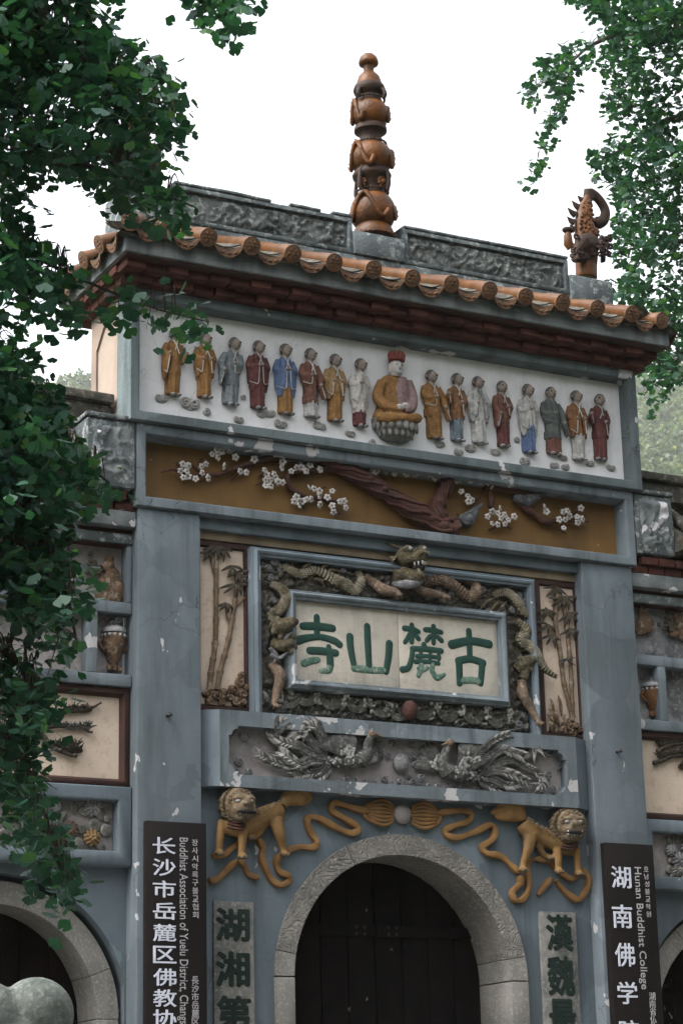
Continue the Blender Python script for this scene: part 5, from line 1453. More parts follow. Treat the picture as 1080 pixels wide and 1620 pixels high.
for (cx, cy, w_, d) in ((480, 1106, 50, 1), (520, 1112, 44, 1), (560, 1117, 42, 1), (600, 1124, 46, 1), (625, 1130, 34, 1), (665, 1128, 44, -1), (705, 1131, 42, -1), (745, 1135, 42, -1), (782, 1140, 40, -1), (455, 1110, 34, 1)):
    wcrest(cx, cy, w_, d)
mb = MB(); mb.ell(D(639, 1127, -0.10), (0.075, 0.07, 0.09), 18, 12); mb.build('pearl', M['plum'], plq)

# ================================================================== phoenix reliefs
YH = 0.115
def phoenix(label, head, neck, body, wings, tails, ctr):
    b0 = at(*ctr, YH)
    t = thing('phoenix_relief', label, 'relief', 'pair of phoenixes above the arch', loc=(b0.x, YH, b0.z))
    def q(x, y, dy=-0.05):
        p = at(x, y, YH); return Vector((p.x - b0.x, dy, p.z - b0.z))
    mb = MB()
    mb.tube(catmull([tuple(q(*p)) for p in neck], 5), [0.035, 0.045, 0.06, 0.085], 10)
    for (x, y, dy, r) in body: mb.ell(q(x, y, dy), (r * PX, r * PX * 0.7, r * PX * 0.85))
    mb.build('body', M['feather'], t, voxel=0.01, sm=1)
    sc = MB()     # breast scales
    for (x, y, dy, r) in body:
        for k in range(16):
            a, u = random.random() * 6.28, random.random() ** 0.5
            sc.ell(q(x + r * 0.85 * u * math.cos(a), y + r * 0.7 * u * math.sin(a), dy - r * PX * 0.62 * math.sqrt(1 - u * u * 0.9)), (0.017, 0.010, 0.013), 7, 5, 0, random.random() * 3)
    sc.build('scales', M['feather'], t)
    hd_ = MB(); hx, hy, dr = head
    hd_.ell(q(hx, hy, -0.12), (0.042, 0.04, 0.036)); hd_.tube([q(hx + dr * 5, hy, -0.13), q(hx + dr * 14, hy + 3, -0.13)], [0.018, 0.003], 7)
    hd_.build('head', M['flesh'], t)
    cr_ = MB()
    for k in range(5):
        cr_.tube([q(hx, hy - 4, -0.12), q(hx - dr * (3 + 4 * k) + 6 * dr, hy - 13 + 2 * k, -0.10)], [0.014, 0.012, 0.004], 6)
    cr_.build('crest', M['cloud'], t)
    for (x, y, a0, a1, n, l0, l1, dy) in wings:
        for k in range(n):
            u = k / max(1, n - 1)
            a = R(a0 + (a1 - a0) * u); L_ = l0 + (l1 - l0) * u
            p0 = (x + 4 * u * math.cos(a), y - 4 * u * math.sin(a))
            bx = 0.12 * L_
            p1 = (x + L_ * 0.55 * math.cos(a) - bx * math.sin(a) * 0.3, y - L_ * 0.55 * math.sin(a))
            p2 = (x + L_ * math.cos(a + 0.12), y - L_ * math.sin(a + 0.12))
            MB().tube(catmull([tuple(q(*p0, dy)), tuple(q(*p1, dy - 0.03)), tuple(q(*p2, dy))], 5), [0.016, 0.032, 0.030, 0.006], 8, 0.3).build('wing_feather', M['feather'], t)
        mb = MB()
        for k in range(26):
            u, v_ = random.random(), random.uniform(0.1, 0.55)
            a = R(a0 + (a1 - a0) * u); L_ = (l0 + (l1 - l0) * u) * v_
            mb.ell(q(x + L_ * math.cos(a), y - L_ * math.sin(a), dy - 0.03), (0.026, 0.016, 0.018), 8, 5, 0, a)
        mb.build('wing_coverts', M['feather'], t)
    for pts, r in tails:
        mb = MB()
        P = catmull([tuple(q(*p)) for p in pts], 6)
        P = catmull([tuple(q(*p)) for p in pts], 9)
        mb.tube(P, [r * PX * k for k in (0.6, 0.55, 0.5, 0.4, 0.2)], 8, 0.8)
        for i in range(2, len(P) - 1, 1):
            tt = (Vector(P[min(i + 1, len(P) - 1)]) - Vector(P[i - 1])).normalized(); n_ = tt.cross(Vector((0, 1, 0)))
            for s_ in (-1, 1):
                mb.tube([Vector(P[i]), Vector(P[i]) + n_ * s_ * r * PX * 1.0 + tt * r * PX * 1.1 + Vector((0, -0.012, 0)), Vector(P[i]) + n_ * s_ * r * PX * 1.6 + tt * r * PX * 2.6], [r * PX * 0.32, r * PX * 0.34, 0.002], 5, 0.7, 1 if (i > len(P) * 0.45 and random.random() < 0.55) else 0)
        mb.build('tail_feather', [M['feather'], M['scroll']], t, ang=80)
    return t
phoenix('left phoenix of the pair above the arch, tail spreading left, head turned right', (578, 1166, 1),
        [(577, 1168, -0.11), (574, 1182, -0.09), (574, 1196, -0.07), (564, 1206, -0.06)],
        [(566, 1202, -0.06, 15), (548, 1205, -0.06, 17), (530, 1206, -0.05, 13), (514, 1204, -0.04, 9)],
        [(548, 1206, 80, 150, 13, 46, 62, -0.08), (572, 1210, 15, 75, 10, 34, 50, -0.03)],
        [([(512, 1202, -0.06), (494, 1185, -0.08), (478, 1168, -0.09), (464, 1166, -0.09), (455, 1174, -0.08)], 5), ([(512, 1198, -0.06), (502, 1172, -0.09), (492, 1156, -0.11), (480, 1154, -0.11), (472, 1162, -0.1)], 6),
         ([(510, 1200, -0.06), (490, 1196, -0.08), (465, 1184, -0.09), (440, 1176, -0.08), (428, 1166, -0.07), (420, 1152, -0.07)], 5), ([(510, 1204, -0.06), (488, 1206, -0.08), (468, 1212, -0.09), (448, 1200, -0.09), (436, 1192, -0.08)], 6),
         ([(512, 1208, -0.05), (490, 1214, -0.06), (455, 1214, -0.06), (430, 1208, -0.06), (406, 1196, -0.06)], 4.5), ([(514, 1210, -0.05), (500, 1222, -0.06), (480, 1226, -0.06), (462, 1230, -0.06)], 5), ([(518, 1212, -0.05), (508, 1226, -0.06), (492, 1236, -0.06)], 5),
         ([(430, 1168, -0.08), (434, 1155, -0.10), (442, 1150, -0.10)], 7)], (545, 1205))
phoenix('right phoenix of the pair above the arch, tail spreading right, head turned left', (700, 1180, -1),
        [(699, 1182, -0.11), (695, 1198, -0.09), (694, 1212, -0.07), (702, 1224, -0.06)],
        [(704, 1222, -0.06, 15), (720, 1226, -0.06, 17), (738, 1228, -0.05, 13), (752, 1230, -0.04, 9)],
        [(716, 1224, 22, 80, 13, 74, 54, -0.08), (696, 1222, 105, 165, 10, 54, 44, -0.03)],
        [([(752, 1228, -0.06), (775, 1222, -0.08), (800, 1228, -0.09), (822, 1238, -0.08)], 5.5), ([(752, 1226, -0.06), (776, 1212, -0.08), (800, 1206, -0.09), (824, 1216, -0.08), (842, 1226, -0.07), (850, 1240, -0.07), (842, 1246, -0.07)], 5),
         ([(750, 1222, -0.06), (768, 1200, -0.09), (782, 1190, -0.10), (800, 1194, -0.1), (812, 1198, -0.1)], 6), ([(752, 1222, -0.05), (780, 1206, -0.07), (810, 1200, -0.07), (832, 1190, -0.07), (834, 1182, -0.07)], 5),
         ([(752, 1232, -0.06), (772, 1236, -0.07), (790, 1244, -0.07), (808, 1244, -0.07), (815, 1236, -0.07)], 5), ([(748, 1234, -0.05), (766, 1246, -0.06), (786, 1252, -0.06)], 4.5), ([(834, 1178, -0.09), (838, 1190, -0.1)], 7), ([(738, 1206, -0.10), (760, 1182, -0.12), (780, 1170, -0.12), (792, 1166, -0.12)], 4)], (722, 1225))
rr_ = random.Random(8)
for (x, y, r) in [(377, 1205, 8), (384, 1165, 8), (366, 1160, 7), (372, 1222, 7), (392, 1222, 7), (398, 1148, 6), (545, 1234, 8), (558, 1236, 6), (590, 1158, 7), (618, 1176, 6), (600, 1180, 7), (648, 1176, 7), (650, 1196, 7), (654, 1210, 6), (612, 1196, 6), (606, 1232, 6), (616, 1240, 6), (636, 1240, 6), (650, 1238, 7), (664, 1230, 7), (676, 1244, 6), (708, 1246, 7), (726, 1248, 8), (644, 1228, 6), (590, 1240, 6), (576, 1238, 6), (864, 1226, 8), (882, 1212, 8), (872, 1250, 7), (852, 1185, 9), (866, 1190, 8), (880, 1190, 7), (888, 1258, 7), (840, 1180, 6), (628, 1170, 6), (630, 1236, 5), (660, 1240, 6), (850, 1254, 6), (690, 1244, 5)]:
    mb = MB(); p = at(x, y, YH); rr = r * PX
    mb.ell((0, -0.008, 0), (rr * 0.8, 0.02, rr * 0.75), 10, 7)
    curl(mb, (0, -0.028, 0), rr * 0.85, 1.5, 0.22, rr_.choice((1, -1)), a0=rr_.random() * 6)
    o = mb.build('cloud_scroll', M['cloud'], gate, ang=70); o.location = (p.x, YH, p.z); G(o)
o = MB().ell((0, -0.03, 0), (0.078, 0.06, 0.09), 18, 12).build('pearl', M['cloud'], gate); p = at(631.5, 1208, YH); o.location = p; G(o)

# ================================================================== lions, ribbons, knot over the arch
YL = 0.16
def ribbon(label, strands, ctr, grp):
    b0 = at(*ctr, YL)
    t = thing('ribbon_relief', label, 'relief', grp, loc=(b0.x, YL, b0.z))
    for pts, w_ in strands:
        P = catmull([tuple(at(x, y, YL) - b0) for x, y in pts], 5)
        mb = MB()
        # flat band with a raised middle and thin edges
        k = len(P); vs = []; 
        prof = [(-1, 0.0), (-1, -0.022), (-0.82, -0.036), (0, -0.043), (0.82, -0.036), (1, -0.022), (1, 0.0)]
        for i in range(k):
            tt = (Vector(P[min(i + 1, k - 1)]) - Vector(P[max(i - 1, 0)])).normalized(); n_ = Vector((tt.z, 0, -tt.x))
            ww = 0.98 * w_ * PX * (0.92 + 0.12 * math.sin(i * 0.7)) * (1.0 if 1 < i < k - 2 else 0.6)
            lift = -0.012 - 0.010 * math.sin(i * 0.55)
            for a, d in prof: vs.append(Vector(P[i]) + n_ * ww * a + Vector((0, d + (lift if d else 0), 0)))
        m_ = len(prof); fs = []
        for i in range(k - 1):
            for j in range(m_ - 1):
                fs.append((i * m_ + j, i * m_ + j + 1, (i + 1) * m_ + j + 1, (i + 1) * m_ + j))
        fs += [tuple(range(m_)), tuple((k - 1) * m_ + j for j in range(m_ - 1, -1, -1))]
        mb.add(vs, fs).build('band', M['ribbon'], t, ang=45, recalc=True)
    return t
ribbon('ochre ribbon winding from the knot down past the left lion', [
    ([(580, 1285), (556, 1279), (530, 1271), (522, 1275), (524, 1284), (540, 1295), (560, 1306), (564, 1313), (554, 1319), (530, 1310), (500, 1295), (487, 1294), (483, 1302), (490, 1318), (498, 1332), (494, 1341), (468, 1341), (446, 1349)], 5.2),
    ([(440, 1352), (435, 1364), (440, 1379), (453, 1386), (455, 1394), (442, 1401), (430, 1394), (419, 1378), (412, 1357), (414, 1342), (405, 1328)], 5.0),
    ([(398, 1326), (384, 1330), (364, 1343), (350, 1354), (334, 1354)], 4.6),
    ([(328, 1392), (340, 1393), (356, 1378), (371, 1362)], 5.0), ([(376, 1362), (384, 1370), (392, 1384), (407, 1390)], 4.4)], (440, 1345), 'ribbons held by the lions')
ribbon('ochre ribbon winding from the knot down past the right lion', [
    ([(686, 1287), (712, 1284), (732, 1283), (742, 1290), (736, 1301), (718, 1306), (703, 1313), (704, 1322), (720, 1326), (748, 1317), (770, 1306), (780, 1313), (776, 1328), (761, 1340), (767, 1351), (789, 1355), (806, 1370), (817, 1382)], 5.2),
    ([(818, 1386), (820, 1398), (808, 1412), (811, 1425), (826, 1422), (833, 1404), (831, 1372), (838, 1360)], 5.0),
    ([(840, 1360), (862, 1362), (884, 1381), (902, 1391), (918, 1378), (927, 1391), (924, 1410), (911, 1424), (894, 1414), (876, 1393)], 5.0),
    ([(868, 1390), (858, 1403), (848, 1417)], 4.6)], (800, 1360), 'ribbons held by the lions')
# knot with pearl
b0 = at(633.5, 1289, YL)
kn = thing('ribbon_knot', 'ochre bow knot round a grey pearl at the crown of the central arch', 'relief', loc=(b0.x, YL, b0.z))
def kq(x, y, dy=-0.03):
    p = at(x, y, YL); return Vector((p.x - b0.x, dy, p.z - b0.z))
MB().ell(kq(633.5, 1289, -0.03), (0.088, 0.05, 0.088), 18, 12).build('pearl', M['pinkgrey'], kn)
for s_ in (-1, 1):
    for k in range(7):
        u = -1 + k / 3
        x0_, y0_ = 633.5 + s_ * 14, 1289 + u * 12 + s_ * 1.0
        lp_ = catmull([tuple(kq(x0_, y0_)), tuple(kq(633.5 + s_ * 30, 1289 + u * 20 + s_ * 2, -0.05)), tuple(kq(633.5 + s_ * 46, 1289 + u * 16 + s_ * 3.5, -0.05)), tuple(kq(633.5 + s_ * (57 - 6 * abs(u)), 1289 + u * 8 + s_ * 4))], 5)
        MB().tube(lp_, [0.012, 0.016, 0.017, 0.013], 8, 0.8).build('bow_fold', M['ribbon'], kn)
    MB().tube(catmull([tuple(kq(633.5 + s_ * 50, 1275 + s_ * 3)), tuple(kq(633.5 + s_ * 59, 1284 + s_ * 4)), tuple(kq(633.5 + s_ * 58, 1296 + s_ * 4)), tuple(kq(633.5 + s_ * 48, 1304 + s_ * 4))], 5), 0.022, 8, 0.7).build('bow_loop', M['ribbon'], kn)

def lion(label, hx, hy, body, legs, tail, mouthdir, spine, cl):
    b0 = at(*cl, YL)
    t = thing('lion_relief', label, 'relief lion', 'pair of lions beside the arch', loc=(b0.x, YL, b0.z))
    def q(x, y, dy=-0.06):
        p = at(x, y, YL); return Vector((p.x - b0.x, dy, p.z - b0.z))
    mb = MB()
    mb.tube(catmull([tuple(q(*p[:3])) for p in body], 5), [p[3] * PX * 0.78 for p in body], 12, 0.72)
    for pts, rr in legs:
        mb.tube(catmull([tuple(q(*p)) for p in pts], 5), [r * PX * 0.80 for r in rr], 10, 0.85)
        x, y, dy = pts[-1]
        mb.ell(q(x, y, dy - 0.01), (0.042, 0.05, 0.026)); 
    mb.build('body', M['gold'], t, voxel=0.011, sm=3)
    for pts, rr in legs:
        x, y, dy = pts[-1]; pw = MB()
        for k in (-1, 0, 1): pw.ell(q(x + 3.5 * k, y + 2, dy - 0.045), (0.014, 0.018, 0.016), 8, 5)
        pw.build('paw', M['mane'], t)
    # tail plume
    tl = MB()
    tl.tube(catmull([tuple(q(*p)) for p in tail[0]], 5), [0.05, 0.06, 0.10, 0.115, 0.09], 10, 0.6)
    for pts in tail[1]:
        tl.tube(catmull([tuple(q(*p)) for p in pts], 5), [0.07, 0.075, 0.045, 0.008], 8, 0.5)
    tl.build('tail', M['gold'], t, voxel=0.011, sm=2)
    # spine curls
    for (x, y) in spine:
        c = MB(); curl(c, q(x, y, -0.145), 0.022, 1.1, 0.28, 1, a0=random.random() * 6); c.build('spine_curl', M['mane'], t)
    # head
    d = mouthdir
    hh = MB()
    hh.ell(q(hx, hy, -0.13), (0.135, 0.11, 0.15)); hh.ell(q(hx + d * 4, hy + 9, -0.20), (0.11, 0.08, 0.07)); hh.ell(q(hx + d * 4, hy + 20, -0.17), (0.09, 0.07, 0.045))
    hh.ell(q(hx + d * 5, hy + 1, -0.265), (0.05, 0.04, 0.035))
    for s_ in (-1, 1):
        hh.ell(q(hx + d * 3 + s_ * 10, hy - 8, -0.215), (0.05, 0.035, 0.025)); hh.ell(q(hx + d * 5 + s_ * 5, hy + 2, -0.28), (0.022, 0.02, 0.018))
        hh.ell(q(hx + s_ * 19, hy - 10, -0.11), (0.04, 0.03, 0.045))
    hh.build('head', M['mane'], t, voxel=0.011, sm=1)
    mo = MB(); mo.ell(q(hx + d * 5, hy + 14, -0.245), (0.088, 0.04, 0.026), 14, 8); mo.build('mouth', M['dark'], t)
    te = MB()
    for k in range(6): te.ell(q(hx + d * 5 + (k - 2.5) * 4.2, hy + 11.5 + 0.4 * abs(k - 2.5), -0.268 + 0.006 * abs(k - 2.5)), (0.012, 0.01, 0.012), 7, 5)
    for k in range(6): te.ell(q(hx + d * 5 + (k - 2.5) * 4.0, hy + 17.5 - 0.5 * abs(k - 2.5), -0.262 + 0.006 * abs(k - 2.5)), (0.011, 0.01, 0.008), 7, 5)
    te.build('teeth', M['petal'], t)
    for s_ in (-1, 1):
        MB().ell(q(hx + d * 3 + s_ * 10, hy - 4, -0.225), (0.028, 0.022, 0.018), 9, 6).build('eye', M['silver_eye'], t)
    mn = MB()
    for k in range(24):
        a = R(-60 + 300 * k / 23)
        r1, r2 = 21, 28 + 2 * (k % 2)
        mn.tube([q(hx + r1 * math.cos(a) * 0.9, hy - r1 * math.sin(a), -0.10), q(hx + (r1 + 5) * math.cos(a) * 0.95, hy - (r1 + 5) * math.sin(a), -0.13), q(hx + r2 * math.cos(a + 0.12) * 0.95, hy - r2 * math.sin(a + 0.12), -0.08)], [0.035, 0.032, 0.006], 7)
    for k in range(16):
        a = R(20 + 140 * k / 15)
        curl(mn, q(hx + 17 * math.cos(a), hy - 17 * math.sin(a), -0.20), 0.026, 1.1, 0.34, 1 if k % 2 else -1, a0=a)
    mn.build('mane', M['mane'], t, ang=80)
    co = MB()
    for k in range(3):
        y = hy + 27 + 5 * k
        co.tube(catmull([tuple(q(hx - 15, y - 3, -0.12)), tuple(q(hx, y + 2, -0.17)), tuple(q(hx + 15, y - 3, -0.12))], 5), 0.012, 6)
    co.build('collar', M['plum'], t)
    return t
M['silver_eye'] = M['robe_silver']
lion('ochre lion with brown mane left of the arch, tail plume raised towards the right', 366, 1277,
     [(352, 1304, -0.06, 18), (364, 1308, -0.08, 22), (388, 1304, -0.08, 21), (410, 1294, -0.07, 19), (428, 1288, -0.07, 20), (440, 1284, -0.06, 16)],
     [([(346, 1300, -0.07), (341, 1325, -0.09), (339, 1352, -0.09)], [9, 8, 7]), ([(376, 1306, -0.10), (374, 1335, -0.12), (373, 1358, -0.12)], [10, 8, 7]), ([(430, 1300, -0.08), (434, 1322, -0.10), (440, 1342, -0.08), (443, 1353, -0.08)], [15, 11, 7, 6]), ([(412, 1306, -0.05), (402, 1322, -0.06), (390, 1328, -0.06)], [9, 7, 6])],
     ([(442, 1276, -0.06), (448, 1264, -0.07), (458, 1250, -0.07), (468, 1250, -0.07), (476, 1258, -0.06)], [[(462, 1254, -0.08), (474, 1258, -0.08), (484, 1264, -0.06), (488, 1270, -0.05)], [(458, 1258, -0.07), (468, 1266, -0.07), (478, 1270, -0.06), (483, 1276, -0.05)], [(455, 1262, -0.06), (462, 1268, -0.06), (472, 1272, -0.05)]]),
     1, [(392, 1290), (398, 1287), (404, 1285), (410, 1281), (416, 1279), (423, 1277), (430, 1274), (438, 1271)], (400, 1310))
lion('ochre lion with grey-brown face right of the arch, tail plume pointing left', 886.5, 1309,
     [(898, 1336, -0.06, 17), (888, 1340, -0.08, 21), (866, 1332, -0.08, 20), (846, 1322, -0.07, 18), (828, 1314, -0.07, 20), (820, 1304, -0.06, 15)],
     [([(902, 1336, -0.07), (904, 1360, -0.09), (905, 1384, -0.09)], [9, 8, 7]), ([(870, 1340, -0.10), (871, 1362, -0.12), (871, 1381, -0.12)], [10, 8, 7]), ([(830, 1322, -0.08), (826, 1345, -0.10), (821, 1364, -0.08), (818, 1377, -0.08)], [15, 11, 7, 6]), ([(846, 1336, -0.05), (852, 1352, -0.06), (862, 1358, -0.06)], [8, 7, 6])],
     ([(820, 1300, -0.06), (816, 1288, -0.07), (808, 1274, -0.07), (798, 1272, -0.07), (788, 1278, -0.06)], [[(806, 1276, -0.08), (792, 1278, -0.08), (780, 1284, -0.06), (770, 1288, -0.05)], [(808, 1284, -0.07), (796, 1290, -0.07), (784, 1293, -0.06), (776, 1294, -0.05)], [(812, 1288, -0.06), (804, 1293, -0.06), (792, 1296, -0.05)]]),
     -0.3, [(822, 1300), (829, 1304), (836, 1308), (843, 1312), (850, 1315), (856, 1320), (862, 1326), (864, 1334)], (860, 1340))

# ================================================================== reliefs on the side bays
def rel(name, label, cat, px, py, y, grp=None):
    b0 = at(px, py, y)
    t = thing(name, label, cat, grp, loc=(b0.x, y, b0.z))
    def q(x, yy, dy=-0.03):
        p = at(x, yy, y); return Vector((p.x - b0.x, dy, p.z - b0.z))
    return t, q
def lumps(mb, q, pts, dy=-0.02, fl=0.5, seed=1):
    r_ = random.Random(seed)
    for x, y, r in pts:
        mb.ell(q(x, y, dy), (r * PX, r * PX * fl, r * PX * r_.uniform(0.8, 1.1)), 10, 7, 0, r_.random() * 3)
for s_, L in ((-1, {'peak': [(172, 885, 8), (170, 898, 11), (176, 912, 14), (168, 926, 17), (182, 936, 18), (164, 942, 16), (174, 945, 20), (192, 945, 12)], 'c': (172, 915), 'lab': 'brown cone-shaped rock relief above the urn niche, left bay'}),
              (1, {'peak': [(1010, 952, 5), (1011, 965, 8), (1014, 978, 12), (1018, 990, 16), (1008, 994, 14), (1068, 975, 10), (1072, 990, 14), (1062, 1000, 12), (1080, 1002, 16)], 'c': (1018, 980), 'lab': 'brown cone-shaped rock relief in the panel of the right bay'})):
    t, q = rel('rock_relief', L['lab'], 'relief', *L['c'], 0.268, 'rock reliefs on the side bays')
    for part in ([L['peak']] if s_ < 0 else [L['peak'][:5], L['peak'][5:]]):
        mb = MB(); lumps(mb, q, part, -0.03, 0.5, 4)
        mb.build('peak', M['rock'], t, voxel=0.012, sm=1)
    fo = MB(); r_ = random.Random(9)
    ox = 145 if s_ < 0 else 1055
    oy = 900 if s_ < 0 else 990
    for k in range(34):
        fo.ell(q(ox + r_.gauss(0, 8), oy + r_.gauss(0, 9), -0.05), (0.026, 0.02, 0.02), 7, 5, 0, r_.random() * 3)
    fo.build('foliage', M['bamboo_leaf'], t)
# urns
def urn(label, cx, top, bot, hw, m1):
    t, q = rel('urn_relief', label, 'relief urn', cx, bot, 0.268, 'urn reliefs in the niches')
    h = q(cx, top).z
    pr = [(0.50, 0.0), (0.42, 0.05), (0.34, 0.12), (0.55, 0.20), (0.85, 0.40), (0.98, 0.58), (1.0, 0.66), (0.8, 0.70)]
    mb = MB(); mb.lathe([(r * hw * PX, z * h) for r, z in pr], (0, -0.02, 0), 24)
    for s_ in (-1, 0, 1): mb.tube([(s_ * hw * PX * 0.42, -0.05, 0.06 * h), (s_ * hw * PX * 0.5, -0.06, -0.01)], [0.03, 0.018], 8)
    for s_ in (-1, 1): mb.tube(catmull([(s_ * hw * PX * 0.9, -0.03, 0.6 * h), (s_ * hw * PX * 1.25, -0.03, 0.5 * h), (s_ * hw * PX * 0.8, -0.03, 0.34 * h)], 5), 0.014, 7)
    mb.build('bowl', m1, t)
    l_ = MB(); l_.lathe([(r * hw * PX, z * h) for r, z in ((1.02, 0.70), (1.05, 0.74), (0.95, 0.79), (0.6, 0.84), (0.3, 0.9), (0.15, 0.98), (0.05, 1.0))], (0, -0.02, 0), 24)
    l_.build('lid', M['cloud'], t)
    b_ = MB()
    for k in range(14):
        a = 2 * math.pi * k / 14
        b_.ell((hw * PX * 0.97 * math.cos(a), -0.02 + hw * PX * 0.97 * math.sin(a), 0.64 * h), 0.016, 7, 5)
    b_.build('beads', M['cloud'], t)
    c_ = MB(); curl(c_, (0.02, -0.08, 0.92 * h), 0.035, 1.2, 0.3); curl(c_, (-0.03, -0.08, 0.86 * h), 0.03, 1.2, 0.3, -1); c_.build('smoke_scroll', M['cloud'], t)
urn('brown incense urn relief in the small niche beside the left pillar', 178, 978, 1062, 18, M['rock'])
urn('worn ochre urn relief in the small niche beside the right pillar', 1032, 1070, 1134, 19, M['robe_orange'])
# pines on the cream panels
def pine(label, cx, cy, trunks, clumps):
    t, q = rel('pine_relief', label, 'relief', cx, cy, 0.213, 'pine reliefs on the cream panels')
    for pts, r in trunks:
        mb = MB(); P = catmull([tuple(q(x, y, -0.03)) for x, y in pts], 5)
        mb.tube(P, [r * PX * k for k in (1, 0.9, 0.7, 0.35)], 8, 0.9)
        for p in P[::3]: mb.ell(Vector(p) + Vector((0, -0.02, 0)), r * PX * 0.55, 7, 5)
        mb.build('branch', M['bamboo_leaf'], t)
    r_ = random.Random(int(cx))
    for x, y, w_, m in clumps:
        mb = MB()
        for k in range(int(w_ * 2.2)):
            a = R(r_.uniform(5, 175)); ln = r_.uniform(6, 10)
            bx, by = x + r_.uniform(-w_, w_), y + r_.uniform(-2, 2)
            mb.tube([q(bx, by, -0.03), q(bx + ln * math.cos(a), by - ln * math.sin(a) * 0.9, -0.05 - 0.02 * r_.random())], [0.008, 0.003], 5)
        mb.ell(q(x, y + 1, -0.02), (w_ * PX, 0.025, 0.03), 12, 6)
        mb.build('needle_clump', M[m], t)
pine('dark pine branch relief on the cream panel of the left bay', 90, 1180, [([(-60, 1200), (-10, 1165), (30, 1155), (60, 1160), (85, 1185), (120, 1198)], 6), ([(40, 1158), (80, 1150), (120, 1150), (142, 1160)], 4), ([(60, 1130), (110, 1126), (140, 1122), (156, 1114)], 3.5), ([(-40, 1180), (-10, 1130), (20, 1110), (50, 1100)], 6)],
     [(118, 1150, 24, 'feather'), (100, 1178, 22, 'bamboo_leaf'), (112, 1186, 18, 'bamboo_leaf'), (122, 1122, 22, 'bamboo_leaf'), (30, 1150, 16, 'feather'), (10, 1118, 18, 'feather'), (45, 1112, 16, 'bamboo_leaf'), (-30, 1140, 24, 'bamboo_leaf')])
pine('dark cloud-like pine foliage relief at the top of the right cream panel', 1060, 1190, [([(1030, 1208), (1042, 1205), (1058, 1198), (1085, 1196), (1120, 1190)], 4), ([(1036, 1190), (1055, 1180), (1090, 1175)], 4)],
     [(1046, 1176, 12, 'bamboo_leaf'), (1062, 1172, 14, 'bamboo_leaf'), (1046, 1196, 12, 'bamboo_leaf'), (1066, 1192, 14, 'bamboo_leaf'), (1082, 1186, 14, 'bamboo_leaf'), (1076, 1212, 8, 'bamboo_leaf'), (1100, 1180, 20, 'bamboo_leaf')])
# flower panels
def flowers(label, cx, cy, blooms, leaves):
    t, q = rel('flower_relief', label, 'relief', cx, cy, 0.233, 'flower reliefs above the side arches')
    r_ = random.Random(int(cx) + 1)
    for x, y, r, m in blooms:
        mb = MB()
        for ring, n in ((1.0, 11), (0.68, 8), (0.35, 5)):
            for k in range(n):
                a = 2 * math.pi * (k + ring) / n
                mb.ell(q(x + r * ring * 0.75 * math.cos(a), y + r * ring * 0.75 * math.sin(a), -0.03 - 0.03 * (1 - ring)), (r * PX * 0.27, 0.02, r * PX * 0.2), 8, 5, 0, -a)
        mb.build('bloom', M[m], t)
    for x, y, r in leaves:
        MB().ell(q(x, y, -0.02), (r * PX, 0.018, r * PX * r_.uniform(0.6, 0.95)), 12, 7, 0, r_.random() * 3).build('leaf', M['wave'], t)
flowers('orange and grey chrysanthemum relief in the frame above the left arch', 120, 1310, [(110, 1312, 13, 'flesh'), (144, 1326, 14, 'robe_tan'), (145, 1278, 14, 'cloud'), (60, 1300, 14, 'cloud'), (20, 1290, 13, 'robe_tan'), (85, 1275, 10, 'cloud')],
        [(116, 1278, 9), (132, 1284, 8), (158, 1288, 9), (148, 1306, 10), (166, 1314, 9), (128, 1312, 8), (122, 1336, 10), (96, 1334, 9), (158, 1340, 8), (90, 1300, 8), (70, 1330, 10), (40, 1320, 10), (35, 1340, 9), (5, 1320, 10), (100, 1290, 7), (-10, 1300, 10), (168, 1296, 6)])
flowers('grey blossom relief in the frame above the right arch', 1070, 1360, [(1072, 1362, 14, 'cloud'), (1058, 1346, 10, 'cloud'), (1068, 1378, 10, 'wave'), (1085, 1340, 12, 'cloud'), (1095, 1370, 13, 'cloud')],
        [(1056, 1330, 8), (1068, 1326, 8), (1056, 1376, 8), (1062, 1386, 8), (1080, 1388, 8), (1080, 1322, 9), (1058, 1362, 6), (1100, 1390, 10)])

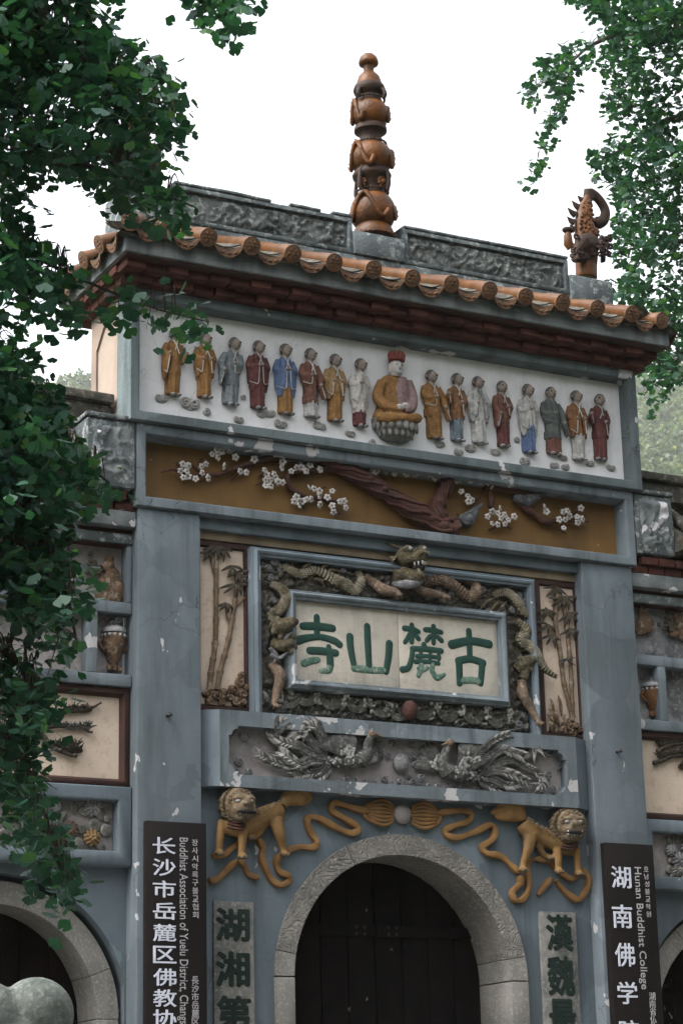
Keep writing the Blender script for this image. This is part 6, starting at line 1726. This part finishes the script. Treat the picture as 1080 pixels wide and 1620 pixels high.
# ================================================================== signboards and couplets
def glyphs(txt, bold=0.0):
    cu = bpy.data.curves.new('t', 'FONT'); cu.body = txt; cu.size = 1.0; cu.offset = 0.0; cu.extrude = 0.0; cu.fill_mode = 'FRONT'; cu.resolution_u = 4
    o = bpy.data.objects.new('t', cu); COL.objects.link(o)
    TXT.append(o)
    return o
TXT = []; JOBS = []
def put(txt, parent, m, c, w_, h_, y, ext, name='character', bold=0.0, rot=0.0, anchor='c', sx=None, org=(0, 0, 0)):
    JOBS.append((glyphs(txt, bold), parent, m, c, w_, h_, y, ext, name, rot, anchor, sx, org, bold))
def finish_text():
    dg = bpy.context.evaluated_depsgraph_get()
    res = []
    for j in JOBS: res.append(bpy.data.meshes.new_from_object(j[0].evaluated_get(dg)))
    for me, (o, parent, m, c, w_, h_, y, ext, name, rot, anchor, sx, org, bold) in zip(res, JOBS):
        n = len(me.vertices)
        if n == 0: continue
        V = np.zeros(n * 3); me.vertices.foreach_get('co', V); V = V.reshape(-1, 3)
        mn, mx = V.min(0), V.max(0)
        if rot:      # line of Latin text running downwards
            s = sx
            X_ = (V[:, 1] - 0.0) * h_; Z_ = -(V[:, 0] - mn[0]) * s
            P = np.stack([c[0] + X_, np.full(n, y), c[1] + Z_], 1)
        else:
            k = (V - (mn + mx) / 2) / np.maximum(mx - mn, 1e-6)
            if w_ and h_: P = np.stack([c[0] + k[:, 0] * w_, np.full(n, y), c[1] + k[:, 1] * h_], 1)
        F_ = [tuple(p.vertices) for p in me.polygons]
        B = P.copy(); B[:, 1] += ext
        # one mesh per character; a line of Latin text is cut into its letters
        grp = [list(range(len(F_)))]
        if rot:
            par = list(range(n))
            def find(i):
                while par[i] != i: par[i] = par[par[i]]; i = par[i]
                return i
            for f in F_:
                for i in f[1:]: par[find(i)] = find(f[0])
            comp = {}
            for k_, f in enumerate(F_): comp.setdefault(find(f[0]), []).append(k_)
            iv = sorted([min(V[i, 0] for k_ in ks for i in F_[k_]), max(V[i, 0] for k_ in ks for i in F_[k_]), ks] for ks in comp.values())
            out = []
            for a0, a1, ks in iv:
                if out and a0 < out[-1][1] - 0.04: out[-1][1] = max(a1, out[-1][1]); out[-1][2] += ks
                else: out.append([a0, a1, list(ks)])
            grp = [q[2] for q in out]
        for ks in grp:
            mb = MB(); cnt = {}; used = {}
            def vi(i):
                if i not in used: used[i] = len(used)
                return used[i]
            fs = []
            for k_ in ks:
                f = F_[k_]; fs.append(tuple(vi(i) for i in f))
                for a_, b_ in zip(f, f[1:] + f[:1]): cnt[(a_, b_)] = 1
            m_ = len(used)
            for (a_, b_) in cnt:
                if (b_, a_) not in cnt: fs.append((used[b_], used[a_], used[a_] + m_, used[b_] + m_))
            vv = sorted(used, key=used.get)
            mb.v = [(P[i][0] - org[0], P[i][1] - org[1], P[i][2] - org[2]) for i in vv] + [(B[i][0] - org[0], B[i][1] - org[1], B[i][2] - org[2]) for i in vv]
            mb.f = fs
            if bold and not rot:       # heavier brush: the same strokes laid a little to each side, each a hair deeper
                v0, f0 = list(mb.v), list(mb.f)
                for k_, (ox, oz) in enumerate(((1, 0), (-1, 0), (0, 1), (0, -1), (0.7, 0.7), (-0.7, 0.7), (0.7, -0.7), (-0.7, -0.7))):
                    mb.add([(a_ + ox * bold * w_, b_ + 0.0005 * (k_ + 1), c_ + oz * bold * h_) for a_, b_, c_ in v0], f0)
            mb.build('letter' if rot else name, m, parent, smooth=False)
    for o in TXT: bpy.data.objects.remove(o)
    for me in res: bpy.data.meshes.remove(me)
def signboard(x0, x1, zt, big, bigpos, eng, engtrunc, ep0, ep1, small, label):
    org = ((x0 + x1) / 2, -0.05, 0.25)
    t = thing('signboard', label, 'signboard', 'dark vertical signboards on the pillars', loc=org)
    yf = -0.082
    b = slab('board', x0, x1, yf, -0.012, 0.25, zt, M['signblack'], t, 0.004, 0.6, 0.0005)
    b.location = (-org[0], -org[1], -org[2])
    for ch, (px, py, w_, h_) in zip(big, bigpos):
        p = at(px, py, yf)
        put(ch, t, M['lettering'], (p.x, p.z), w_ * 0.0064, h_ * 0.0059, yf - 0.006, 0.006, 'character', 0.012, org=org)
    a, b_ = at(*ep0, yf), at(*ep1, yf)
    put(eng, t, M['lettering_thin'], (a.x, a.z), 0, 0.105, yf - 0.004, 0.004, 'latin_line', 0.006, rot=1, sx=(a.z - b_.z) / engtrunc, org=org)
    for txt, p0, p1, sz in small:
        for k, ch in enumerate(txt):
            u = k
            p = at(p0[0] + (p1[0] - p0[0]) * u, p0[1] + (p1[1] - p0[1]) * u, yf)
            put(ch, t, M['lettering_thin'], (p.x, p.z), sz * 0.0062, sz * 0.0062, yf - 0.004, 0.004, 'small_character', 0.0, org=org)
    return t
BP = [(259.8, 1338), (259.8, 1372.4), (260, 1406.4), (260.4, 1441.3), (260.6, 1475.7), (260.8, 1510.3), (261, 1545.9), (261, 1579), (261, 1611), (261, 1644)]
signboard(-2.50, -1.965, 3.306, '长沙市岳麓区佛教协会', [(x, y, 31, 23) for x, y in BP], 'Buddhist Association of Yuelu District, Changsha', 18.815, (284.5, 1325), (286, 1620),
          [('장사시악록구불교협회', (308.4, 1333), (308.5, 1345.7), 8.6), ('長沙市岳麓区仏教協会', (308.8, 1550.6), (308.9, 1563.7), 10)], 'dark signboard with white Chinese characters hanging on the left pillar')
signboard(2.0, 2.535, 3.330, '湖南佛学院', [(981.6, 1388, 33, 33), (983.5, 1449.8, 33, 35), (987.5, 1510.5, 33, 35), (991.5, 1571, 33, 33), (995, 1632, 33, 33)], 'Hunan Buddhist College', 9.707, (1002.5, 1371.5), (1010.5, 1565),
          [('호남성불교학원', (1021, 1374.8), (1021.7, 1386.7), 8.2), ('湖南省仏教学院', (1030.6, 1576), (1031.2, 1588.2), 11)], 'dark signboard with white Chinese characters hanging on the right pillar')
def couplet(x0, x1, zt, chars, pos, label):
    org = ((x0 + x1) / 2, 0.14, 0.5)
    t = thing('couplet_slab', label, 'inscribed slab', 'inscribed stone slabs beside the arch', loc=org)
    b = slab('slab', x0, x1, 0.128, 0.162, 0.5, zt, M['slabstone'], t, 0.006, 0.3, 0.002)
    b.location = (-org[0], -org[1], -org[2])
    for ch, (px, py, w_, h_) in zip(chars, pos):
        p = at(px, py, 0.128)
        put(ch, t, M['seal'], (p.x, p.z), w_ * 0.0064, h_ * 0.0059, 0.122, 0.008, 'character', 0.036, org=org)
couplet(-1.807, -1.44, 2.697, '湖湘第一', [(368, 1463, 46, 44), (368, 1533, 46, 46), (370, 1602, 46, 44), (370, 1670, 44, 20)], 'mottled stone slab carved with dark characters, left of the central arch')
couplet(1.398, 1.786, 2.711, '漢魏最初', [(884.4, 1475.6, 42, 52), (886.5, 1543.7, 42, 56), (889.5, 1610, 42, 52), (892, 1676, 42, 48)], 'mottled stone slab carved with dark characters, right of the central arch')

# ================================================================== pale stone ornament in front of the left arch
so_ = at(55, 1600, -4.0)
orn = thing('stone_ornament', 'pale rounded double-lobed stone ornament in front of the left arch', 'stone ornament', loc=(so_.x - 0.1, -4.0, -1.09))
oz = so_.z + 1.09
def oq(px, py):
    p = at(px, py, -4.0); return Vector((p.x - so_.x + 0.1, 0, p.z + 1.09))
mb = MB()
mb.ell(oq(57, 1606), (0.235, 0.2, 0.225), 24, 16); mb.ell(oq(-24, 1622), (0.25, 0.2, 0.26), 24, 16); mb.ell(oq(20, 1640), (0.3, 0.2, 0.16), 24, 16)
mb.build('cap', M['pale_stone'], orn, voxel=0.02, sm=2)
zc = oq(20, 1650).z
mb = MB(); mb.lathe([(0.18, zc), (0.14, zc - 0.08), (0.2, zc - 0.16), (0.2, zc - 0.2)], (0.0, 0, 0), 28); mb.build('neck', M['pale_stone'], orn)
ps = slab('post', -0.22, 0.22, -0.22, 0.22, 0.0, zc - 0.2, M['pale_stone'], orn, 0.02)

# ================================================================== trees
LT = [(0, 0, 0)]
_ang = [-62, -46, -28, -10, -3, 4, 12, 30, 48, 63]
_rad = [0.86, 0.97, 1.0, 1.0, 0.72, 0.98, 1.03, 0.98, 0.95, 0.84]
for a, r in zip(_ang, _rad):
    LT.append((r * math.sin(R(a)), r * math.cos(R(a)), 0.10 * abs(math.sin(R(a))) + 0.05 * math.sin(a * 0.3) - 0.10 * r))
LT += [(-0.02, 0, 0), (0.02, 0, 0), (0.03, -0.75, 0.10), (-0.0, -0.75, 0.10)]
LTV = np.array(LT)
LTF = [(0, i, i + 1) for i in range(1, len(_ang))]
LTF += [(len(LT) - 4, len(LT) - 1, len(LT) - 2, len(LT) - 3)]
def leaf_frames(pos, n_up, r_):
    """random leaf axes: blades lie fairly flat, tips droop outwards"""
    k = len(pos)
    az = r_.uniform(0, 2 * np.pi, k)
    droop = r_.normal(-0.30, 0.38, k)
    ax = np.stack([np.cos(az) * np.cos(droop), np.sin(az) * np.cos(droop), np.sin(droop)], 1)
    up = np.stack([r_.normal(0, n_up, k), r_.normal(0, n_up, k), np.ones(k)], 1)
    up -= ax * (up * ax).sum(1, keepdims=True)
    up /= np.linalg.norm(up, axis=1, keepdims=True)
    wx = np.cross(ax, up)
    return wx, ax, up
def inside(poly, x, y):
    c = False; n = len(poly); j = n - 1
    for i in range(n):
        xi, yi = poly[i]; xj, yj = poly[j]
        if (yi > y) != (yj > y) and x < (xj - xi) * (y - yi) / (yj - yi) + xi: c = not c
        j = i
    return c
def ginkgo(name, label, trunk, limbs, masses, size, yc, ys, m, seed, pick=300, crown=None):
    r_ = np.random.default_rng(seed)
    foot = Vector(trunk[0][:3])
    t = thing(name, label, 'tree', loc=foot)
    tb = MB()
    P = catmull([tuple(Vector(p[:3]) - foot) for p in trunk], 6)
    tb.tube(P, [p[3] for p in trunk], 14)
    tb.build('trunk', M['bark'], t)
    limb_pts = []
    for pts, rad in limbs:
        P = [Vector(p) for p in catmull(pts, 8)]
        P = [p + noise.noise_vector(p * 1.7) * 0.07 for p in P]
        limb_pts += P
        lm = MB(); lm.tube([p - foot for p in P], rad, 8)
        lm.build('limb', M['bark'], t)
    LP = np.array([tuple(p) for p in limb_pts])
    tw = MB(); pos = []
    for poly, dens, hang in masses:
        xs = [p[0] for p in poly]; ys_ = [p[1] for p in poly]
        area = abs(sum(poly[i][0] * poly[i - 1][1] - poly[i - 1][0] * poly[i][1] for i in range(len(poly)))) / 2
        n = max(2, int(area * dens / 1000)); k = 0
        while k < n:
            x, y = r_.uniform(min(xs), max(xs)), r_.uniform(min(ys_), max(ys_))
            if not inside(poly, x, y): continue
            k += 1
            c = at(x, y, yc + r_.normal(0, ys))
            d = np.linalg.norm(LP - np.array(c), axis=1) + np.maximum(0, np.array(c)[2] - LP[:, 2]) * 0.6
            b = Vector(LP[int(np.argmin(d))])
            near = (b - c).length < 0.45
            if not near: b = c + (b - c).normalized() * 0.15
            mid = (b + c) / 2 + Vector((0, 0, 0.12 + 0.05 * r_.random()))
            pts = catmull([tuple(b), tuple(mid), tuple(c)], 4)
            if r_.random() < 0.7 and near: tw.tube([Vector(p) - foot for p in pts], [0.006, 0.0045, 0.003, 0.002], 4, cap=False)
            nl = int(r_.integers(5, 9))
            for q in range(nl):
                u = 0.5 + 0.5 * r_.random() ** 0.6
                i = min(len(pts) - 1, int(u * len(pts)))
                base = np.array(pts[i]) if (hang or r_.random() < 0.35) else np.array(c)
                pos.append(base + r_.normal(0, 0.05, 3) + np.array([0, 0, -0.03 - 0.05 * r_.random()]))
    tag(tw.build('twigs', M['bark'], t), kind='stuff')
    pos = np.array(pos)
    if crown is not None:      # rest of the crown, out of the picture, shading the place
        extra = crown(r_)
        pos = np.concatenate([pos, extra])
    wx, ax, up = leaf_frames(pos, 0.42, r_)
    sc = size * r_.uniform(0.65, 1.25, len(pos))
    bend = r_.normal(-0.12, 0.30, len(pos))
    # the leaves that show largest become single leaves
    vis = []
    for i, p in enumerate(pos):
        v = Vector(p); x, y = proj(v)
        if 0 < x < 1080 and 0 < y < 1620: vis.append((sc[i] / (v - CPOS).length * abs(np.dot(up[i], _f)), i))
    vis.sort(reverse=True)
    single = {i for _, i in vis[:pick]}
    shapes = []
    for bd_ in (-0.5, -0.3, -0.12, 0.05, 0.25, 0.45):
        W2 = LTV.copy(); W2[:, 2] += bd_ * (W2[:, 1].clip(0) ** 2 + 0.6 * W2[:, 0] ** 2)
        lm = bpy.data.meshes.new('leaf'); lm.from_pydata([tuple(v) for v in W2], [], LTF); lm.materials.append(m); shapes.append((bd_, lm))
    for i in single:
        o = bpy.data.objects.new('leaf', min(shapes, key=lambda q: abs(q[0] - bend[i]))[1])
        o.matrix_local = Matrix(((wx[i][0] * sc[i], ax[i][0] * sc[i], up[i][0] * sc[i], pos[i][0] - foot.x), (wx[i][1] * sc[i], ax[i][1] * sc[i], up[i][1] * sc[i], pos[i][1] - foot.y), (wx[i][2] * sc[i], ax[i][2] * sc[i], up[i][2] * sc[i], pos[i][2] - foot.z), (0, 0, 0, 1)))
        link(o, t)
    idx = np.array([i for i in range(len(pos)) if i not in single])
    V = pos[idx][:, None, :] + sc[idx][:, None, None] * (LTV[None, :, 0:1] * wx[idx][:, None, :] + LTV[None, :, 1:2] * ax[idx][:, None, :] + (LTV[None, :, 2:3] + bend[idx][:, None, None] * (LTV[None, :, 1:2].clip(0) ** 2 + 0.6 * LTV[None, :, 0:1] ** 2)) * up[idx][:, None, :]) - np.array(foot)
    V = V.reshape(-1, 3)
    nv = len(LTV)
    tri = np.array([f for f in LTF if len(f) == 3]); 
    qd = LTF[-1]
    tri = np.concatenate([tri, [[qd[0], qd[1], qd[2]], [qd[0], qd[2], qd[3]]]])
    F_ = (tri[None] + (np.arange(len(idx)) * nv)[:, None, None]).reshape(-1, 3)
    me = bpy.data.meshes.new('crown')
    me.vertices.add(len(V)); me.vertices.foreach_set('co', V.ravel())
    me.loops.add(F_.size); me.loops.foreach_set('vertex_index', F_.ravel())
    me.polygons.add(len(F_)); me.polygons.foreach_set('loop_start', np.arange(0, F_.size, 3)); me.polygons.foreach_set('loop_total', np.full(len(F_), 3))
    me.update(); me.validate()
    me.materials.append(m)
    co = bpy.data.objects.new('crown', me); co['kind'] = 'stuff'; link(co, t)
    return t
def A(px, py, y): return tuple(at(px, py, y))
YT = -7.5
masses_L = [
    ([(-420, -300), (120, -300), (165, -10), (172, 40), (205, 70), (240, 95), (272, 125), (296, 168), (285, 200), (262, 212), (262, 245), (250, 280), (282, 310), (300, 332), (288, 346), (256, 338), (220, 326), (190, 308), (150, 280), (95, 248), (52, 248), (36, 280), (0, 315), (-420, 330)], 3.9, False),
    ([(-420, 330), (0, 320), (38, 300), (50, 330), (40, 370), (60, 395), (100, 425), (80, 450), (55, 462), (15, 436), (-420, 470)], 2.7, False),
    ([(30, 440), (95, 425), (135, 445), (170, 470), (215, 470), (225, 492), (180, 500), (140, 490), (120, 515), (90, 515), (40, 478)], 2.6, True),
    ([(215, 480), (260, 478), (310, 498), (330, 512), (335, 525), (300, 520), (260, 512), (222, 502)], 2.6, True),
    ([(290, -60), (390, -60), (388, 20), (375, 42), (345, 48), (318, 25), (300, 5)], 4.5, True),
    ([(-420, 470), (0, 486), (16, 500), (30, 530), (40, 565), (72, 600), (98, 640), (108, 690), (138, 725), (176, 760), (158, 776), (116, 775), (104, 815), (98, 850), (118, 885), (92, 900), (-420, 900)], 4.2, False),
    ([(-420, 900), (100, 890), (132, 900), (136, 945), (112, 965), (60, 960), (0, 970), (-420, 980)], 3.0, True),
    ([(-420, 970), (60, 960), (112, 1000), (132, 1050), (100, 1052), (60, 1035), (0, 1000), (-420, 1000)], 1.6, True),
    ([(-420, 1000), (-20, 1000), (20, 1060), (60, 1080), (70, 1110), (30, 1160), (0, 1170), (-420, 1200)], 2.4, True),
    ([(40, 1060), (95, 1080), (75, 1135), (30, 1150), (10, 1100)], 4.0, True),
    ([(0, 1120), (40, 1130), (55, 1185), (65, 1215), (40, 1235), (15, 1200), (0, 1180)], 3.6, True),
    ([(-60, 1180), (10, 1200), (45, 1240), (62, 1280), (88, 1320), (70, 1345), (45, 1300), (20, 1260), (-60, 1240)], 3.8, True),
    ([(45, 1300), (85, 1310), (100, 1350), (118, 1395), (108, 1432), (80, 1410), (58, 1370)], 4.0, True),
]
TRL = (-8.35, -6.9, -1.09)
limbs_L = [
    ([(-8.3, -6.9, 4.2), A(-420, 120, -7.4), A(-150, 30, YT), A(60, 70, YT), A(190, 140, YT), A(275, 190, YT)], [0.09, 0.06, 0.035, 0.022, 0.014, 0.006]),
    ([(-8.3, -6.9, 3.8), A(-420, 330, -7.6), A(-150, 260, -7.6), A(40, 250, -7.6), A(170, 270, YT), A(300, 335, YT)], [0.08, 0.05, 0.03, 0.02, 0.012, 0.005]),
    ([(-8.3, -6.9, 3.5), A(-380, 430, -7.3), A(-100, 390, -7.3), A(40, 400, -7.3), A(120, 440, -7.3), A(210, 478, -7.3), A(325, 512, -7.3)], [0.06, 0.04, 0.025, 0.012, 0.008, 0.005, 0.003]),
    ([(-8.3, -6.9, 2.9), A(-380, 620, -7.2), A(-120, 560, -7.2), A(20, 620, -7.2), A(90, 700, -7.2), A(160, 765, -7.2)], [0.07, 0.045, 0.03, 0.02, 0.012, 0.005]),
    ([(-8.3, -6.9, 2.4), A(-380, 840, -7.7), A(-120, 790, -7.7), A(20, 850, -7.7), A(90, 920, -7.7), A(120, 1010, -7.7)], [0.06, 0.04, 0.025, 0.018, 0.010, 0.004]),
    ([(-8.3, -6.9, 2.0), A(-320, 1030, YT), A(-80, 1000, YT), A(30, 1050, YT), A(40, 1130, YT), A(30, 1210, YT), A(55, 1290, YT), A(80, 1350, YT), A(105, 1425, YT)], [0.04, 0.025, 0.015, 0.010, 0.007, 0.006, 0.005, 0.004, 0.002]),
    ([(-8.3, -6.9, 5.2), A(-200, -250, -7.4), A(100, -180, -7.4), A(260, -70, -7.4), A(330, 0, -7.4), A(372, 35, -7.4)], [0.07, 0.05, 0.03, 0.014, 0.008, 0.004]),
]
def crown_L(r_):
    n = 5200
    p = r_.normal(0, 1, (n, 3)); p /= np.linalg.norm(p, axis=1, keepdims=True)
    p *= (r_.random((n, 1)) ** 0.4)
    q = np.array([-9.6, -5.6, 7.2]) + p * np.array([2.9, 2.8, 3.0])
    keep = []
    for v in q:
        if (Vector(v) - CPOS).dot(_f) < 0.5: keep.append(True); continue
        x, y = proj(v); keep.append(not (-40 < x < 1120 and -40 < y < 1660))
    return q[np.array(keep)]
ginkgo('ginkgo_tree', 'near ginkgo tree whose dark leafy branches hang across the left side', [(*TRL, 0.30), (-8.4, -6.9, 1.5, 0.24), (-8.3, -6.9, 4.0, 0.20), (-8.6, -6.7, 7.0, 0.13), (-8.5, -6.4, 9.5, 0.05)], limbs_L, [(p, d * 1.5, h) for p, d, h in masses_L], 0.048, YT, 0.42, M['leaf'], 11, crown=crown_L)

YR = 4.0
masses_R = [
    ([(960, 40), (985, 20), (1000, -60), (1500, -100), (1500, 560), (1085, 560), (1050, 500), (1010, 480), (985, 440), (968, 400), (975, 345), (958, 300), (936, 262), (932, 235), (958, 215), (962, 180), (958, 130), (948, 95)], 5.6, False),
    ([(890, -60), (1500, -100), (1500, 60), (1000, 70), (965, 45), (930, 35), (895, 12)], 5.0, False),
    ([(960, 45), (950, 90), (915, 105), (890, 125), (860, 150), (825, 158), (822, 135), (850, 110), (870, 80), (900, 75), (930, 60)], 4.6, True),
    ([(905, 105), (912, 130), (898, 170), (882, 200), (868, 235), (852, 262), (862, 285), (835, 288), (832, 270), (848, 235), (862, 200), (875, 165), (888, 125)], 5.0, True),
    ([(1012, 560), (1085, 540), (1500, 540), (1500, 640), (1085, 600), (1060, 615), (1035, 645), (1012, 640), (1022, 600)], 4.2, True),
    ([(985, 430), (1060, 480), (1085, 560), (1040, 590), (1012, 590), (1000, 540), (960, 470)], 3.4, False),
]
TRR = (9.6, 4.6, -1.09)
limbs_R = [
    ([(9.5, 4.5, 12.5), A(1350, 60, 4.4), A(1180, 20, YR), A(1060, 60, YR), A(960, 60, YR), A(905, 95, YR), A(835, 150, YR)], [0.16, 0.10, 0.07, 0.05, 0.03, 0.015, 0.006]),
    ([(9.5, 4.5, 11.5), A(1350, 230, 4.2), A(1180, 190, 4.2), A(1060, 190, 4.2), A(980, 240, 4.2), A(945, 255, 4.2)], [0.14, 0.09, 0.06, 0.04, 0.02, 0.008]),
    ([(9.5, 4.5, 10.5), A(1330, 420, 3.8), A(1180, 360, 3.8), A(1070, 380, 3.8), A(985, 400, 3.8)], [0.12, 0.08, 0.05, 0.03, 0.01]),
    ([(9.5, 4.5, 9.5), A(1330, 580, 4.0), A(1180, 530, 4.0), A(1085, 550, 4.0), A(1020, 630, 4.0)], [0.10, 0.06, 0.04, 0.025, 0.006]),
    ([A(905, 95, YR), A(890, 150, YR), A(865, 215, YR), A(838, 282, YR)], [0.014, 0.01, 0.007, 0.003]),
    ([(9.5, 4.5, 13.5), A(1300, -120, 4.4), A(1100, -60, 4.4), A(980, -20, 4.4), A(900, 0, 4.4)], [0.14, 0.09, 0.06, 0.03, 0.01]),
]
def crown_R(r_):
    n = 4200
    p = r_.normal(0, 1, (n, 3)); p /= np.linalg.norm(p, axis=1, keepdims=True)
    p *= (r_.random((n, 1)) ** 0.4)
    q = np.array([9.8, 4.8, 13.2]) + p * np.array([3.2, 3.0, 3.6])
    keep = []
    for v in q:
        x, y = proj(v); keep.append(not (-40 < x < 1100 and -40 < y < 1660))
    return q[np.array(keep)]
ginkgo('ginkgo_tree', 'farther ginkgo tree rising behind the right end of the roof', [(*TRR, 0.34), (9.55, 4.6, 4.0, 0.28), (9.5, 4.5, 9.0, 0.22), (9.5, 4.5, 13.0, 0.14), (9.4, 4.6, 16.0, 0.05)], limbs_R, [(p, d * 1.6, h) for p, d, h in masses_R], 0.072, YR, 0.7, M['leaf_lit'], 23, crown=crown_R)

# ================================================================== hillside far behind, and the air between
def hill_z(x, y):
    r = math.hypot(x + 9.4, y + 16.8)
    crest = 1000 + 60 * noise.noise(Vector((x, y, 3)) / 300)
    z = (min(r, crest) - 260) * 0.478 - max(0, r - crest) * 0.3
    return max(-1.1, z + 8 * noise.noise(Vector((x, y, 0)) / 120))
NX, NY = 60, 40
vs, fs = [], []
for j in range(NY + 1):
    for i in range(NX + 1):
        x = -500 + 2000 * i / NX; y = 60 + 1190 * j / NY
        z = hill_z(x, y)
        vs.append((x, y, z if z > -1.0 else -3))
for j in range(NY):
    for i in range(NX):
        a = j * (NX + 1) + i
        fs.append((a, a + 1, a + NX + 2, a + NX + 1))
hl = MB().add(vs, fs).build('hillside', M['earth'], ang=180)
tag(hl, kind='structure')
r_ = np.random.default_rng(5)
cs, ks = [], 0
while ks < 1000:
    az = R(r_.uniform(16, 41)); d = r_.uniform(640, 1030)
    x, y = -9.4 + d * math.sin(az), -16.8 + d * math.cos(az)
    z = hill_z(x, y)
    el = math.degrees(math.atan2(z, d))
    if el < 13: continue
    cs.append((x, y, z, r_.uniform(4.5, 8))); ks += 1
Vh, Fh = [], []
off = 0
for (x, y, z, rad) in cs:
    n = 330
    p = r_.normal(0, 1, (n, 3)); p /= np.linalg.norm(p, axis=1, keepdims=True)
    lob = 0.75 + 0.35 * np.sin(3 * np.arctan2(p[:, 1], p[:, 0]) + x) * np.cos(2.3 * p[:, 2] + y)
    p = p * (rad * lob * r_.uniform(0.75, 1.0, n))[:, None] * np.array([1, 1, 1.15]) + np.array([x, y, z + rad * 1.1])
    a = r_.normal(0, 1, (n, 3)); a /= np.linalg.norm(a, axis=1, keepdims=True)
    b = np.cross(a, r_.normal(0, 1, (n, 3))); b /= np.linalg.norm(b, axis=1, keepdims=True)
    s = rad * 0.13
    q = np.stack([p + a * s, p + b * s, p - a * s, p - b * s], 1).reshape(-1, 3)
    Vh.append(q); Fh.append((np.arange(n)[:, None] * 4 + np.arange(4)[None]) + off); off += 4 * n
Vh = np.concatenate(Vh); Fh = np.concatenate(Fh)
me = bpy.data.meshes.new('hillside_wood')
me.vertices.add(len(Vh)); me.vertices.foreach_set('co', Vh.ravel())
me.loops.add(Fh.size); me.loops.foreach_set('vertex_index', Fh.ravel())
me.polygons.add(len(Fh)); me.polygons.foreach_set('loop_start', np.arange(0, Fh.size, 4)); me.polygons.foreach_set('loop_total', np.full(len(Fh), 4))
me.update(); me.materials.append(M['wood_leaf'])
wd = bpy.data.objects.new('hillside_wood', me); link(wd)
tag(wd, 'far-off misty green wood on the hillside behind the gate', 'wood', kind='stuff')

# ================================================================== unseen grove, added round the courtyard to darken the foot of the gate
GV, GF, off = [], [], 0
gt = MB()
r_ = np.random.default_rng(77)
for (gx, gy, gz, ra, rh) in ((-23, -27, 10, 7, 8.5), (-12, -30, 10.5, 7.5, 9), (0, -28, 10.5, 7.5, 9), (12, -23, 10.5, 7, 9), (20, -13, 10, 6, 8.5), (8.0, -9.0, 7.5, 4.2, 6.0), (2.8, -15, 8.5, 4.8, 6.5), (16, -4, 8, 4.5, 6), (-24, -15, 9.5, 6, 8)):
    gt.tube([(gx, gy, -1.1), (gx + 0.1, gy, gz * 0.5), (gx, gy, gz + rh * 0.4)], [0.35, 0.26, 0.08], 10)
    n = int(240 * ra * rh)
    p = r_.normal(0, 1, (n, 3)); p /= np.linalg.norm(p, axis=1, keepdims=True)
    lob = 0.8 + 0.25 * np.sin(3 * np.arctan2(p[:, 1], p[:, 0]) + gx) * np.cos(3 * p[:, 2] + gy)
    p = p * (lob * r_.random(n) ** 0.3)[:, None] * np.array([ra, ra, rh]) + np.array([gx, gy, gz])
    a = r_.normal(0, 1, (n, 3)); a /= np.linalg.norm(a, axis=1, keepdims=True)
    b = np.cross(a, r_.normal(0, 1, (n, 3))); b /= np.linalg.norm(b, axis=1, keepdims=True)
    s = 0.17
    q = np.stack([p + a * s, p + b * s * 0.6, p - a * s, p - b * s * 0.6], 1).reshape(-1, 3)
    GV.append(q); GF.append((np.arange(n)[:, None] * 4 + np.arange(4)[None]) + off); off += 4 * n
GV = np.concatenate(GV); GF = np.concatenate(GF)
me = bpy.data.meshes.new('added_shade_grove')
me.vertices.add(len(GV)); me.vertices.foreach_set('co', GV.ravel())
me.loops.add(GF.size); me.loops.foreach_set('vertex_index', GF.ravel())
me.polygons.add(len(GF)); me.polygons.foreach_set('loop_start', np.arange(0, GF.size, 4)); me.polygons.foreach_set('loop_total', np.full(len(GF), 4))
me.update(); me.materials.append(M['wood_leaf'])
gr = bpy.data.objects.new('added_shade_grove', me); link(gr)
tag(gr, 'unseen grove of leafy trees added round the courtyard to shade the gate', 'grove', kind='stuff')
gt.build('trunks', M['bark'], gr)
hz_ = MB().box(-1600, 2200, -60, 1300, -2.2, 470).build('haze', [], smooth=False)
hm = bpy.data.materials.new('haze'); hm.use_nodes = True
hn_ = hm.node_tree; hn_.nodes.clear()
pv = hn_.nodes.new('ShaderNodeVolumePrincipled'); pv.inputs['Density'].default_value = 0.00018; pv.inputs['Color'].default_value = (0.95, 0.97, 0.95, 1); pv.inputs['Anisotropy'].default_value = 0.2
ov = hn_.nodes.new('ShaderNodeOutputMaterial'); hn_.links.new(pv.outputs[0], ov.inputs['Volume'])
hz_.data.materials.append(hm)
tag(hz_, kind='stuff', label='thin pale haze in the air over the valley', cat='haze')

finish_text()
finish_sculpts()
